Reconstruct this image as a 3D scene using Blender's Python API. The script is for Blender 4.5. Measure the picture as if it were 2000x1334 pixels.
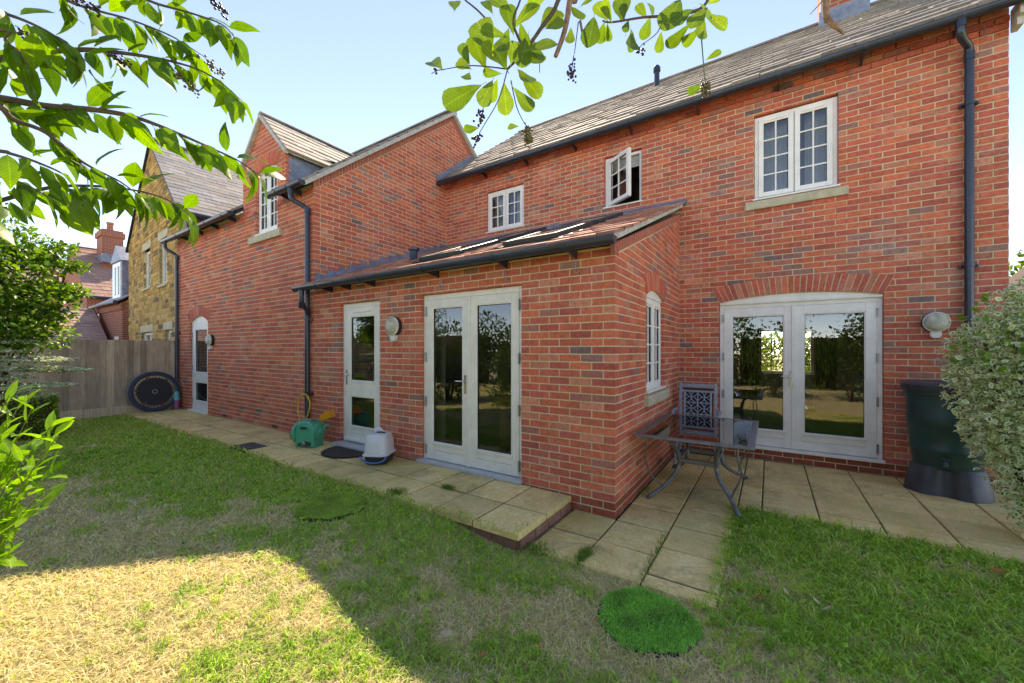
import bpy, math, random
import numpy as np
from mathutils import Vector, Matrix
R = math.radians
random.seed(7); rng = np.random.default_rng(7)
for o in list(bpy.data.objects): bpy.data.objects.remove(o)
scene = bpy.context.scene
C = scene.collection

# ------------------------------------------------------------------ camera
YAW, CAMH, FPX, V0 = 0.582077, 1.5437, 765.33, 682.72
cam_d = bpy.data.cameras.new('camera'); cam = bpy.data.objects.new('camera', cam_d); C.objects.link(cam)
cam.location = (0, 0, CAMH); cam.rotation_euler = (R(90), 0, YAW)
cam_d.sensor_width = 36; cam_d.lens = FPX / 2000 * 36; cam_d.shift_y = (V0 - 667) / 2000
cam_d.clip_start = 0.05; cam_d.clip_end = 2000
scene.camera = cam
# ------------------------------------------------------------------ sky, sun, exposure
SUN_EL, SUN_AZ = R(48.4), R(32.06)            # sun stands behind the house, left of the +y axis
w = bpy.data.worlds.new('World'); scene.world = w; w.use_nodes = True
nt = w.node_tree; nt.nodes.clear()
sky = nt.nodes.new('ShaderNodeTexSky'); sky.sky_type = 'NISHITA'; sky.sun_disc = False
sky.sun_elevation = SUN_EL; sky.sun_rotation = -SUN_AZ
sky.air_density = 0.5; sky.dust_density = 0.0; sky.ozone_density = 0.6; sky.altitude = 100
bg = nt.nodes.new('ShaderNodeBackground'); bg.inputs['Strength'].default_value = 0.15
wo = nt.nodes.new('ShaderNodeOutputWorld')
nt.links.new(sky.outputs[0], bg.inputs[0]); nt.links.new(bg.outputs[0], wo.inputs[0])
sd = bpy.data.lights.new('sun', 'SUN'); sd.energy = 2.2; sd.angle = R(0.53); sd.color = (1, 0.95, 0.87)
so = bpy.data.objects.new('sun', sd); C.objects.link(so)
sv = Vector((-math.sin(SUN_AZ) * math.cos(SUN_EL), math.cos(SUN_AZ) * math.cos(SUN_EL), math.sin(SUN_EL)))
so.rotation_euler = sv.to_track_quat('Z', 'Y').to_euler(); so.location = (0, 0, 20)
vs = scene.view_settings
vs.view_transform = 'Standard'; vs.look = 'None'; vs.gamma = 1; vs.use_curve_mapping = False
vs.exposure = 1.9
vs.use_white_balance = True; vs.white_balance_temperature = 8600; vs.white_balance_tint = 15
scene.render.engine = 'CYCLES'

# ------------------------------------------------------------------ helpers: pixels to places
_s, _c = math.sin(YAW), math.cos(YAW)
def ray(px, py):
    u = (px - 1000) / FPX; v = -(py - V0) / FPX
    return Vector((-_s + _c * u, _c + _s * u, v))
def at(px, py, dep):                                  # a point at a given depth in metres along the view
    return Vector((0, 0, CAMH)) + ray(px, py) * dep
def pxsize(p):                                        # how large a metre shows at p (photo pixels)
    d = max(0.3, -_s * p[0] + _c * p[1]); return FPX / d
def lin(r, g, b):
    f = lambda c: (c / 255 / 12.92) if c <= 10 else ((c / 255 + 0.055) / 1.055) ** 2.4
    return (f(r), f(g), f(b))

# ------------------------------------------------------------------ helpers: materials
def new_mat(name):
    m = bpy.data.materials.new(name); m.use_nodes = True
    t = m.node_tree; b = t.nodes['Principled BSDF']; return m, t, b
def nd(t, typ, **k):
    n = t.nodes.new(typ)
    for a, v in k.items():
        if a.startswith('i_'): n.inputs[int(a[2:]) if a[2:].isdigit() else a[2:].replace('_', ' ')].default_value = v
        else: setattr(n, a, v)
    return n
def coords(t, kind='Position'):
    if kind == 'Position': return nd(t, 'ShaderNodeNewGeometry').outputs['Position']
    return nd(t, 'ShaderNodeTexCoord').outputs[kind]
def noise(t, scale, detail=4, rough=0.6, vec=None, dist=0.0):
    n = nd(t, 'ShaderNodeTexNoise'); n.inputs['Scale'].default_value = scale; n.inputs['Detail'].default_value = detail
    n.inputs['Roughness'].default_value = rough; n.inputs['Distortion'].default_value = dist
    if vec is not None: t.links.new(vec, n.inputs['Vector'])
    return n
def ramp(t, fac, stops):
    r = nd(t, 'ShaderNodeValToRGB'); e = r.color_ramp.elements
    while len(e) < len(stops): e.new(0.5)
    for i, (p, c) in enumerate(stops):
        e[i].position = p; e[i].color = tuple(c) + (1,) if len(c) == 3 else c
    t.links.new(fac, r.inputs[0]); return r
def mixc(t, fac, a, b, mode='MIX'):
    m = nd(t, 'ShaderNodeMix', data_type='RGBA', blend_type=mode)
    for s, v in ((0, fac), (6, a), (7, b)):
        if isinstance(v, (int, float)): m.inputs[s].default_value = v
        elif isinstance(v, tuple): m.inputs[s].default_value = v + (1,) if len(v) == 3 else v
        else: t.links.new(v, m.inputs[s])
    return m.outputs[2]
def bump(t, b, h, strength=0.3, dist=0.01):
    n = nd(t, 'ShaderNodeBump'); n.inputs['Strength'].default_value = strength; n.inputs['Distance'].default_value = dist
    t.links.new(h, n.inputs['Height']); t.links.new(n.outputs[0], b.inputs['Normal'])
def attr(t, name='col'):
    return nd(t, 'ShaderNodeAttribute', attribute_name=name).outputs['Color']
g3 = lambda v: (v, v, v)
def tint(r, c, a, b): k = r.uniform(a, b); return tuple(v * k for v in c)
M = {}
def plain(name, col, rough=0.5, metal=0.0, var=0.12, vscale=6, bstr=0.0, bscale=80, spec=None, coat=0):
    m, t, b = new_mat(name); p = coords(t)
    n = noise(t, vscale, 5, 0.65, p)
    r = ramp(t, n.outputs[0], [(0.3, tuple(c * (1 - var) for c in col)), (0.7, tuple(min(1, c * (1 + var)) for c in col))])
    t.links.new(r.outputs[0], b.inputs['Base Color'])
    b.inputs['Roughness'].default_value = rough; b.inputs['Metallic'].default_value = metal
    if spec is not None: b.inputs['Specular IOR Level'].default_value = spec
    if coat: b.inputs['Coat Weight'].default_value = coat; b.inputs['Coat Roughness'].default_value = 0.15
    if bstr: bump(t, b, noise(t, bscale, 5, 0.7, p).outputs[0], bstr, 0.004)
    M[name] = m; return m
def brick_like(name, rough=0.9, eff=0.35, bstr=0.55, bscale=55):
    m, t, b = new_mat(name); p = coords(t); c = attr(t)
    n1 = noise(t, 28, 6, 0.75, p); n2 = noise(t, 9, 3, 0.6, p)
    a = mixc(t, 1.0, c, ramp(t, n1.outputs[0], [(0.28, g3(0.62)), (0.5, g3(1.0)), (0.75, g3(1.28))]).outputs[0], 'MULTIPLY')
    sm = ramp(t, n2.outputs[0], [(0.56, g3(0)), (0.74, g3(0.55))])                # dull mottling
    a = mixc(t, sm.outputs[0], a, mixc(t, 1.0, c, (0.72, 0.85, 0.95), 'MULTIPLY'))
    n3 = noise(t, 1.15, 7, 0.72, p, 0.4); n4 = noise(t, 22, 5, 0.8, p)
    em = ramp(t, n3.outputs[0], [(0.53, g3(0)), (0.72, g3(eff))])                 # lime bloom
    e2 = ramp(t, n4.outputs[0], [(0.42, g3(0)), (0.68, g3(1))])
    ef = mixc(t, 1.0, em.outputs[0], e2.outputs[0], 'MULTIPLY')
    a = mixc(t, ef, a, (0.66, 0.6, 0.53))
    n6 = noise(t, 0.8, 6, 0.7, p, 0.5); a = mixc(t, 1.0, a, ramp(t, n6.outputs[0], [(0.3, g3(0.84)), (0.5, g3(1.0)), (0.7, (1.08, 1.03, 0.97))]).outputs[0], 'MULTIPLY')
    t.links.new(a, b.inputs['Base Color']); b.inputs['Roughness'].default_value = rough
    b.inputs['Specular IOR Level'].default_value = 0.25
    h = noise(t, bscale, 6, 0.75, p, 0.6); bump(t, b, h.outputs[0], bstr, 0.006)
    M[name] = m; return m
brick_like('brick', 0.9, 0.5); brick_like('stone', 0.95, 0.15, 0.9, 30)
brick_like('tile', 0.8, 0.22, 0.35, 70)
def mortar():
    m, t, b = new_mat('mortar'); p = coords(t)
    n = noise(t, 5, 6, 0.7, p); n2 = noise(t, 160, 4, 0.8, p)
    r = ramp(t, n.outputs[0], [(0.25, (0.5, 0.38, 0.2)), (0.5, (0.72, 0.58, 0.34)), (0.8, (0.78, 0.69, 0.49))])
    a = mixc(t, 0.5, r.outputs[0], ramp(t, n2.outputs[0], [(0.3, g3(0.65)), (0.7, g3(1.15))]).outputs[0], 'MULTIPLY')
    t.links.new(a, b.inputs['Base Color']); b.inputs['Roughness'].default_value = 0.97
    bump(t, b, n2.outputs[0], 0.5, 0.004); M['mortar'] = m
mortar()
plain('white_frame', (0.87, 0.84, 0.77), 0.38, var=0.09, vscale=5)
plain('cream_frame', (0.81, 0.775, 0.665), 0.42, var=0.1, vscale=5)
plain('sill_grey', (0.52, 0.53, 0.55), 0.4, 0.2, var=0.1)
plain('rubber', (0.02, 0.02, 0.022), 0.6)
plain('pipe_black', (0.022, 0.031, 0.05), 0.32, var=0.3, vscale=4, coat=0.15)
plain('chrome', (0.6, 0.6, 0.62), 0.22, 1.0, var=0.05)
plain('hinge_grey', (0.33, 0.33, 0.34), 0.4, 0.8)
plain('lead', (0.215, 0.245, 0.31), 0.5, 0.35, var=0.35, vscale=7, bstr=0.25, bscale=14)
plain('cast_stone', (0.52, 0.46, 0.31), 0.92, var=0.22, vscale=7, bstr=0.4, bscale=90)
plain('verge_mortar', (0.5, 0.48, 0.42), 0.95, var=0.25, vscale=12, bstr=0.6, bscale=60)
plain('table_metal', (0.17, 0.17, 0.175), 0.42, 0.3, var=0.3, vscale=14, bstr=0.15, bscale=120)
plain('chair_metal', (0.3, 0.34, 0.41), 0.42, 0.2, var=0.2, vscale=14)
plain('chair_mesh', (0.035, 0.04, 0.05), 0.8, var=0.2)
plain('butt_green', (0.016, 0.062, 0.056), 0.4, var=0.25, vscale=5, bstr=0.08, bscale=40)
plain('stand_black', (0.055, 0.06, 0.075), 0.45, var=0.3, vscale=6, bstr=0.2, bscale=90)
plain('reel_green', (0.035, 0.36, 0.21), 0.38, var=0.18, vscale=8)
plain('reel_dark', (0.03, 0.05, 0.045), 0.4)
plain('hose_yellow', (0.62, 0.40, 0.03), 0.4, var=0.1)
plain('scoop_orange', (0.72, 0.27, 0.015), 0.35, var=0.08)
plain('litter_white', (0.66, 0.66, 0.65), 0.3, var=0.06)
plain('litter_grey', (0.035, 0.033, 0.036), 0.4)
plain('litter_blue', (0.06, 0.16, 0.42), 0.35)
plain('mat_fibre', (0.055, 0.042, 0.03), 1.0, var=0.45, vscale=60, bstr=0.9, bscale=180)
plain('lamp_white', (0.7, 0.69, 0.63), 0.4)
plain('lamp_black', (0.02, 0.025, 0.03), 0.4)
plain('bark', (0.10, 0.07, 0.05), 0.9, var=0.4, vscale=30, bstr=0.8, bscale=60)
plain('twig', (0.13, 0.09, 0.06), 0.8, var=0.3, vscale=40)
plain('twig_green', (0.16, 0.2, 0.05), 0.7, var=0.3, vscale=40)
plain('dead_wood', (0.34, 0.2, 0.13), 0.85, var=0.5, vscale=60, bstr=0.8, bscale=90)
plain('berry', (0.05, 0.022, 0.018), 0.4, var=0.5, vscale=90)
plain('berry_green', (0.16, 0.13, 0.05), 0.45, var=0.4, vscale=90)
plain('tramp_black', (0.012, 0.012, 0.016), 0.55, var=0.3)
plain('tramp_blue', (0.022, 0.026, 0.06), 0.5, var=0.35, vscale=18)
plain('spring', (0.6, 0.52, 0.3), 0.4, 0.7, var=0.4, vscale=40)
plain('leg_red', (0.22, 0.05, 0.035), 0.4)
plain('cover_iron', (0.09, 0.09, 0.09), 0.8, 0.2, var=0.3, vscale=30, bstr=0.5, bscale=70)
plain('inner_wall', (0.36, 0.33, 0.28), 0.9, var=0.05)
plain('inner_dark', (0.24, 0.22, 0.195), 0.9, var=0.1)
plain('inner_floor', (0.2, 0.2, 0.2), 0.35, var=0.15)
plain('carpet', (0.16, 0.13, 0.1), 1.0)
plain('oak', (0.42, 0.22, 0.085), 0.45, var=0.2, vscale=12)
plain('curtain', (0.11, 0.075, 0.06), 0.95, var=0.3, vscale=14)
plain('appliance', (0.6, 0.6, 0.6), 0.3)
plain('cloth_and_sky_sheen', (0.55, 0.55, 0.52), 0.8)  # also colours the sheets that imitate sky reflected in the panes
plain('sky_frame', (0.06, 0.075, 0.075), 0.35, 0.3)
plain('sofa', (0.05, 0.05, 0.07), 0.9)
plain('soil', (0.085, 0.06, 0.04), 1.0, var=0.4, vscale=20, bstr=1, bscale=40)
plain('concrete', (0.42, 0.39, 0.33), 0.95, var=0.25, vscale=14, bstr=0.5)
plain('toy_teal', (0.06, 0.45, 0.45), 0.35); plain('toy_pink', (0.35, 0.12, 0.24), 0.5)
def glass(name, ior, tint, rough=0.0):
    m, t, b = new_mat(name); t.nodes.remove(b)
    f = nd(t, 'ShaderNodeFresnel'); f.inputs['IOR'].default_value = ior
    tr = nd(t, 'ShaderNodeBsdfTransparent'); tr.inputs[0].default_value = tint + (1,)
    gl = nd(t, 'ShaderNodeBsdfGlossy'); gl.inputs['Roughness'].default_value = rough; gl.inputs['Color'].default_value = (1, 1, 1, 1)
    # float glass is never quite flat
    n = noise(t, 1.6, 2, 0.4, coords(t)); bn = nd(t, 'ShaderNodeBump'); bn.inputs['Strength'].default_value = 0.12; bn.inputs['Distance'].default_value = 0.01
    t.links.new(n.outputs[0], bn.inputs['Height']); t.links.new(bn.outputs[0], gl.inputs['Normal'])
    mx = nd(t, 'ShaderNodeMixShader'); t.links.new(f.outputs[0], mx.inputs[0]); t.links.new(tr.outputs[0], mx.inputs[1]); t.links.new(gl.outputs[0], mx.inputs[2])
    t.links.new(mx.outputs[0], t.nodes['Material Output'].inputs[0]); M[name] = m
glass('glass', 2.05, (0.84, 0.87, 0.86)); glass('table_glass', 1.9, (0.3, 0.32, 0.32)); glass('lamp_glass', 1.5, (0.8, 0.8, 0.7), 0.1)
def slab_mat():
    m, t, b = new_mat('slab'); p = coords(t)
    rnd = nd(t, 'ShaderNodeObjectInfo').outputs['Random']
    n = noise(t, 3.2, 8, 0.72, p, 0.3); n2 = noise(t, 34, 6, 0.8, p); n3 = noise(t, 1.1, 4, 0.6, p)
    r = ramp(t, n.outputs[0], [(0.26, (0.42, 0.28, 0.11)), (0.42, (0.82, 0.6, 0.23)), (0.6, (0.92, 0.7, 0.31)), (0.82, (0.93, 0.76, 0.42))])
    tone = ramp(t, rnd, [(0.0, g3(0.82)), (1.0, g3(1.12))])
    a = mixc(t, 1.0, r.outputs[0], tone.outputs[0], 'MULTIPLY')
    a = mixc(t, 1.0, a, ramp(t, n2.outputs[0], [(0.3, g3(0.7)), (0.55, g3(1.0)), (0.72, g3(1.2))]).outputs[0], 'MULTIPLY')
    ag = ramp(t, n2.outputs[0], [(0.66, g3(0)), (0.72, g3(0.55))])               # exposed pale aggregate
    a = mixc(t, ag.outputs[0], a, (0.6, 0.53, 0.42))
    mo = ramp(t, n3.outputs[0], [(0.48, g3(0)), (0.7, g3(0.6))])               # algae
    a = mixc(t, mo.outputs[0], a, (0.42, 0.36, 0.09))
    n5 = noise(t, 2.1, 9, 0.78, p, 0.8); gm2 = ramp(t, n5.outputs[0], [(0.52, g3(0)), (0.62, g3(0.45)), (0.8, g3(0.7))])      # grime
    a = mixc(t, gm2.outputs[0], a, (0.27, 0.21, 0.13))
    t.links.new(a, b.inputs['Base Color']); b.inputs['Roughness'].default_value = 0.92
    mh = mixc(t, 0.5, n.outputs[0], n2.outputs[0]); bump(t, b, mh, 0.8, 0.012); M['slab'] = m
slab_mat()
def fence_mat():
    m, t, b = new_mat('fence_wood'); p = coords(t)
    rnd = nd(t, 'ShaderNodeObjectInfo').outputs['Random']
    mp = nd(t, 'ShaderNodeMapping'); mp.inputs['Scale'].default_value = (1, 1, 0.06); t.links.new(p, mp.inputs[0])
    n = noise(t, 45, 6, 0.7, mp.outputs[0], 0.6); n2 = noise(t, 1.6, 5, 0.7, p)
    r = ramp(t, n.outputs[0], [(0.25, (0.28, 0.195, 0.12)), (0.5, (0.53, 0.4, 0.28)), (0.75, (0.66, 0.52, 0.38))])
    a = mixc(t, 1.0, r.outputs[0], ramp(t, rnd, [(0, g3(0.62)), (1, g3(1.2))]).outputs[0], 'MULTIPLY')
    a = mixc(t, 1.0, a, ramp(t, n2.outputs[0], [(0.3, g3(0.7)), (0.7, g3(1.15))]).outputs[0], 'MULTIPLY')
    t.links.new(a, b.inputs['Base Color']); b.inputs['Roughness'].default_value = 0.9
    bump(t, b, n.outputs[0], 0.5, 0.004); M['fence_wood'] = m
fence_mat()
def leaf_mat(name, col_a=None, col_b=None, trans=0.5, rough=0.38, use_attr=False, tboost=(1.2, 1.3, 0.5), vein=True):
    m, t, b = new_mat(name); p = coords(t)
    if use_attr: base = attr(t)
    else:
        rnd = nd(t, 'ShaderNodeObjectInfo').outputs['Random']
        base = ramp(t, rnd, [(0, col_a), (1, col_b)]).outputs[0]
        oc = nd(t, 'ShaderNodeSeparateXYZ'); t.links.new(coords(t, 'Object'), oc.inputs[0])
        ab = nd(t, 'ShaderNodeMath', operation='ABSOLUTE'); t.links.new(oc.outputs[0], ab.inputs[0])
        ve = nd(t, 'ShaderNodeMath', operation='MULTIPLY_ADD'); t.links.new(ab.outputs[0], ve.inputs[0]); ve.inputs[1].default_value = -0.85; t.links.new(oc.outputs[1], ve.inputs[2])
        vf = nd(t, 'ShaderNodeMath', operation='MULTIPLY'); t.links.new(ve.outputs[0], vf.inputs[0]); vf.inputs[1].default_value = 11.0
        vp_ = nd(t, 'ShaderNodeMath', operation='PINGPONG'); t.links.new(vf.outputs[0], vp_.inputs[0]); vp_.inputs[1].default_value = 0.5
        vl = ramp(t, vp_.outputs[0], [(0.0, g3(0.62)), (0.09, g3(1.0)), (0.5, g3(1.08))]); md = ramp(t, ab.outputs[0], [(0.0, g3(1.35)), (0.012, g3(1.3)), (0.02, g3(1.0))])
        base = mixc(t, 1.0, base, vl.outputs[0], 'MULTIPLY'); base = mixc(t, 1.0, base, md.outputs[0], 'MULTIPLY')
        sp_ = noise(t, 26, 3, 0.5, p); sm_ = ramp(t, sp_.outputs[0], [(0.68, g3(0)), (0.73, g3(0.8))]); base = mixc(t, sm_.outputs[0], base, (0.22, 0.12, 0.03))
    n = noise(t, 40, 4, 0.6, p)
    base = mixc(t, 0.6, base, ramp(t, n.outputs[0], [(0.3, g3(0.7)), (0.7, g3(1.2))]).outputs[0], 'MULTIPLY')
    t.links.new(base, b.inputs['Base Color']); b.inputs['Roughness'].default_value = rough
    b.inputs['Specular IOR Level'].default_value = 0.45
    tl = nd(t, 'ShaderNodeBsdfTranslucent'); tc = mixc(t, 1.0, base, tboost, 'MULTIPLY'); t.links.new(tc, tl.inputs[0])
    mx = nd(t, 'ShaderNodeMixShader'); mx.inputs[0].default_value = trans
    t.links.new(b.outputs[0], mx.inputs[1]); t.links.new(tl.outputs[0], mx.inputs[2])
    t.links.new(mx.outputs[0], t.nodes['Material Output'].inputs[0])
    if vein: bump(t, b, noise(t, 70, 3, 0.5, p).outputs[0], 0.25, 0.003)
    M[name] = m
leaf_mat('cherry_leaf', (0.08, 0.185, 0.014), (0.2, 0.36, 0.022), 0.6)
leaf_mat('broad_leaf', (0.11, 0.2, 0.024), (0.22, 0.33, 0.04), 0.55)
leaf_mat('laurel_leaf', (0.12, 0.29, 0.02), (0.26, 0.48, 0.04), 0.5)
leaf_mat('yellow_leaf', (0.4, 0.22, 0.02), (0.45, 0.25, 0.03), 0.45)
leaf_mat('foliage', use_attr=True, trans=0.4)
leaf_mat('variegated', use_attr=True, trans=0.35, tboost=(1.05, 1.05, 0.9))
leaf_mat('grass', use_attr=True, trans=0.45, rough=0.6, tboost=(1.2, 1.15, 0.9), vein=False)
plain('fallen_rust', (0.42, 0.13, 0.04), 0.7, var=0.3, vscale=50); plain('fallen_buff', (0.5, 0.4, 0.22), 0.75, var=0.25, vscale=50)
def ground_mat():
    m, t, b = new_mat('lawn_soil'); p = coords(t)
    n = noise(t, 2.0, 6, 0.7, p); n2 = noise(t, 120, 5, 0.8, p)
    r = ramp(t, n.outputs[0], [(0.3, (0.5, 0.46, 0.18)), (0.5, (0.74, 0.62, 0.31)), (0.72, (0.82, 0.67, 0.37))])
    a = mixc(t, 1.0, r.outputs[0], ramp(t, n2.outputs[0], [(0.3, g3(0.6)), (0.7, g3(1.25))]).outputs[0], 'MULTIPLY')
    t.links.new(a, b.inputs['Base Color']); b.inputs['Roughness'].default_value = 1
    bump(t, b, n2.outputs[0], 1.0, 0.03); M['lawn_soil'] = m
ground_mat()
def far_brick():
    m, t, b = new_mat('far_brick'); tc = coords(t, 'Object')
    br = nd(t, 'ShaderNodeTexBrick'); br.offset = 0.5
    for k, v in (('Scale', 1.0), ('Mortar Size', 0.006), ('Brick Width', 0.225), ('Row Height', 0.075)): br.inputs[k].default_value = v
    br.inputs['Color1'].default_value = (0.36, 0.095, 0.055, 1); br.inputs['Color2'].default_value = (0.26, 0.08, 0.055, 1); br.inputs['Mortar'].default_value = (0.42, 0.33, 0.22, 1)
    sp = nd(t, 'ShaderNodeSeparateXYZ'); t.links.new(tc, sp.inputs[0])
    ad = nd(t, 'ShaderNodeMath', operation='ADD'); t.links.new(sp.outputs[0], ad.inputs[0]); t.links.new(sp.outputs[1], ad.inputs[1])
    cb = nd(t, 'ShaderNodeCombineXYZ'); t.links.new(ad.outputs[0], cb.inputs[0]); t.links.new(sp.outputs[2], cb.inputs[1]); t.links.new(cb.outputs[0], br.inputs['Vector'])
    t.links.new(br.outputs[0], b.inputs['Base Color']); b.inputs['Roughness'].default_value = 0.9; M['far_brick'] = m
far_brick()

# ------------------------------------------------------------------ helpers: meshes
class MB:
    def __init__(s): s.v = []; s.f = []; s.c = []
    def add(s, vs_, fs, col=(1, 1, 1)):
        n = len(s.v); s.v += [tuple(p) for p in vs_]; s.f += [tuple(i + n for i in f) for f in fs]; s.c += [col] * len(fs)
    def box(s, x0, x1, y0, y1, z0, z1, col=(1, 1, 1)):
        s.add([(x0, y0, z0), (x1, y0, z0), (x1, y1, z0), (x0, y1, z0), (x0, y0, z1), (x1, y0, z1), (x1, y1, z1), (x0, y1, z1)],
              [(0, 3, 2, 1), (4, 5, 6, 7), (0, 1, 5, 4), (1, 2, 6, 5), (2, 3, 7, 6), (3, 0, 4, 7)], col); return s
    def fbox(s, F, u0, u1, w0, w1, z0, z1, col=(1, 1, 1)):
        P = [F(u0, w0, z0), F(u1, w0, z0), F(u1, w1, z0), F(u0, w1, z0), F(u0, w0, z1), F(u1, w0, z1), F(u1, w1, z1), F(u0, w1, z1)]
        s.add(P, [(0, 3, 2, 1), (4, 5, 6, 7), (0, 1, 5, 4), (1, 2, 6, 5), (2, 3, 7, 6), (3, 0, 4, 7)], col); return s
    def prism(s, poly_a, poly_b, col=(1, 1, 1), caps=True):
        n = len(poly_a); fs = [(i, (i + 1) % n, n + (i + 1) % n, n + i) for i in range(n)]
        if caps: fs += [tuple(range(n - 1, -1, -1)), tuple(range(n, 2 * n))]
        s.add(list(poly_a) + list(poly_b), fs, col); return s
    def tube(s, pts, rad, seg=8, col=(1, 1, 1), closed=False):
        pts = [Vector(p) for p in pts]; n = len(pts); rings = []
        rad = rad if isinstance(rad, (list, tuple)) else [rad] * n
        T = []
        for i in range(n):
            a = pts[(i - 1) % n] if (closed or i > 0) else pts[i]; b = pts[(i + 1) % n] if (closed or i < n - 1) else pts[i]
            T.append((b - a).normalized())
        ref = Vector((0, 0, 1)) if abs(T[0].z) < 0.9 else Vector((1, 0, 0))
        x = T[0].cross(ref).normalized(); V = []
        for i in range(n):
            x = (x - T[i] * x.dot(T[i])).normalized(); y = T[i].cross(x)
            V += [pts[i] + (x * math.cos(2 * math.pi * k / seg) + y * math.sin(2 * math.pi * k / seg)) * rad[i] for k in range(seg)]
        fs = []
        for i in range(n if closed else n - 1):
            j = (i + 1) % n
            fs += [(i * seg + k, i * seg + (k + 1) % seg, j * seg + (k + 1) % seg, j * seg + k) for k in range(seg)]
        if not closed: fs += [tuple(range(seg - 1, -1, -1)), tuple((n - 1) * seg + k for k in range(seg))]
        s.add(V, fs, col); return s
    def lathe(s, prof, seg=24, mat=Matrix(), col=(1, 1, 1), caps=True):
        V = []; fs = []
        for r, z in prof: V += [mat @ Vector((r * math.cos(2 * math.pi * k / seg), r * math.sin(2 * math.pi * k / seg), z)) for k in range(seg)]
        for i in range(len(prof) - 1): fs += [(i * seg + k, i * seg + (k + 1) % seg, (i + 1) * seg + (k + 1) % seg, (i + 1) * seg + k) for k in range(seg)]
        if caps: fs += [tuple(range(seg - 1, -1, -1)), tuple((len(prof) - 1) * seg + k for k in range(seg))]
        s.add(V, fs, col); return s
    def build(s, name, mat, parent=None, smooth=False, bevel=0.0, kind=None):
        me = bpy.data.meshes.new(name); me.from_pydata(s.v, [], s.f); me.update()
        a = me.attributes.new('col', 'FLOAT_COLOR', 'FACE')
        a.data.foreach_set('color', np.array([c + (1,) for c in s.c], dtype=np.float32).ravel())
        me.materials.append(M[mat])
        if smooth:
            me.polygons.foreach_set('use_smooth', np.ones(len(me.polygons), dtype=bool)); me.set_sharp_from_angle(angle=R(42))
        return link(me, name, parent, bevel, kind)
def link(me, name, parent=None, bevel=0.0, kind=None):
    o = bpy.data.objects.new(name, me); C.objects.link(o)
    if parent: o.parent = parent; o.matrix_parent_inverse = pinv(parent)
    if bevel:
        b = o.modifiers.new('bevel', 'BEVEL'); b.width = bevel; b.segments = 2; b.limit_method = 'ANGLE'; b.angle_limit = R(40)
    if kind: o['kind'] = kind
    return o
def pinv(p):                                         # meshes are written in world space, whatever their parent's place
    return Matrix.Translation(-p.location) if p.type == 'EMPTY' and p.parent is None else Matrix()
def thing(name, label, cat, loc=(0, 0, 0), group=None):
    o = bpy.data.objects.new(name, None); C.objects.link(o); o.location = loc; o.empty_display_size = 0.1
    o['label'] = label; o['category'] = cat
    if group: o['group'] = group
    return o
def tag(o, label, cat, group=None):
    o['label'] = label; o['category'] = cat
    if group: o['group'] = group
    return o
def struct(o): o['kind'] = 'structure'; return o
def np_mesh(name, V, F, mat, fcol=None, parent=None, kind=None, smooth=False):
    V = np.asarray(V, np.float32); F = np.asarray(F, np.int32); k = F.shape[1]
    me = bpy.data.meshes.new(name); me.vertices.add(len(V)); me.vertices.foreach_set('co', V.ravel())
    me.loops.add(F.size); me.loops.foreach_set('vertex_index', F.ravel())
    me.polygons.add(len(F)); me.polygons.foreach_set('loop_start', np.arange(0, F.size, k, dtype=np.int32))
    if smooth: me.polygons.foreach_set('use_smooth', np.ones(len(F), dtype=bool))
    me.update(calc_edges=True)
    if fcol is not None:
        a = me.attributes.new('col', 'FLOAT_COLOR', 'FACE')
        a.data.foreach_set('color', np.concatenate([fcol, np.ones((len(fcol), 1))], 1).astype(np.float32).ravel())
    me.materials.append(M[mat]); return link(me, name, parent, 0, kind)
def vnoise(x, y, seed=0, scale=1.0):
    r = np.random.default_rng(seed).random((128, 128)); x = np.asarray(x) * scale; y = np.asarray(y) * scale
    xi = np.floor(x).astype(int); yi = np.floor(y).astype(int); fx = x - xi; fy = y - yi
    fx = fx * fx * (3 - 2 * fx); fy = fy * fy * (3 - 2 * fy)
    a = r[xi % 128, yi % 128]; b = r[(xi + 1) % 128, yi % 128]; c = r[xi % 128, (yi + 1) % 128]; d = r[(xi + 1) % 128, (yi + 1) % 128]
    return (a * (1 - fx) + b * fx) * (1 - fy) + (c * (1 - fx) + d * fx) * fy
def sstep(a, b, x): t_ = np.clip((x - a) / (b - a), 0, 1); return t_ * t_ * (3 - 2 * t_)
def frame_of(o, u, n):                                # wall frame: u along the wall, w outwards, z up
    o, u, n = Vector(o), Vector(u), Vector(n)
    return lambda uu, ww, zz: o + u * uu + n * ww + Vector((0, 0, zz))
YE, YM, XE, XW = 3.478, 6.522, -1.171, -6.07
PATH_Z = 0.14
FE = frame_of((0, YE, 0), (1, 0, 0), (0, -1, 0))      # extension and wing front
FM = frame_of((0, YM, 0), (1, 0, 0), (0, -1, 0))      # main wall
FS = frame_of((XE, 0, 0), (0, 1, 0), (1, 0, 0))       # extension side wall
FG = frame_of((XW, 0, 0), (0, 1, 0), (1, 0, 0))       # wing gable wall

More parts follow.
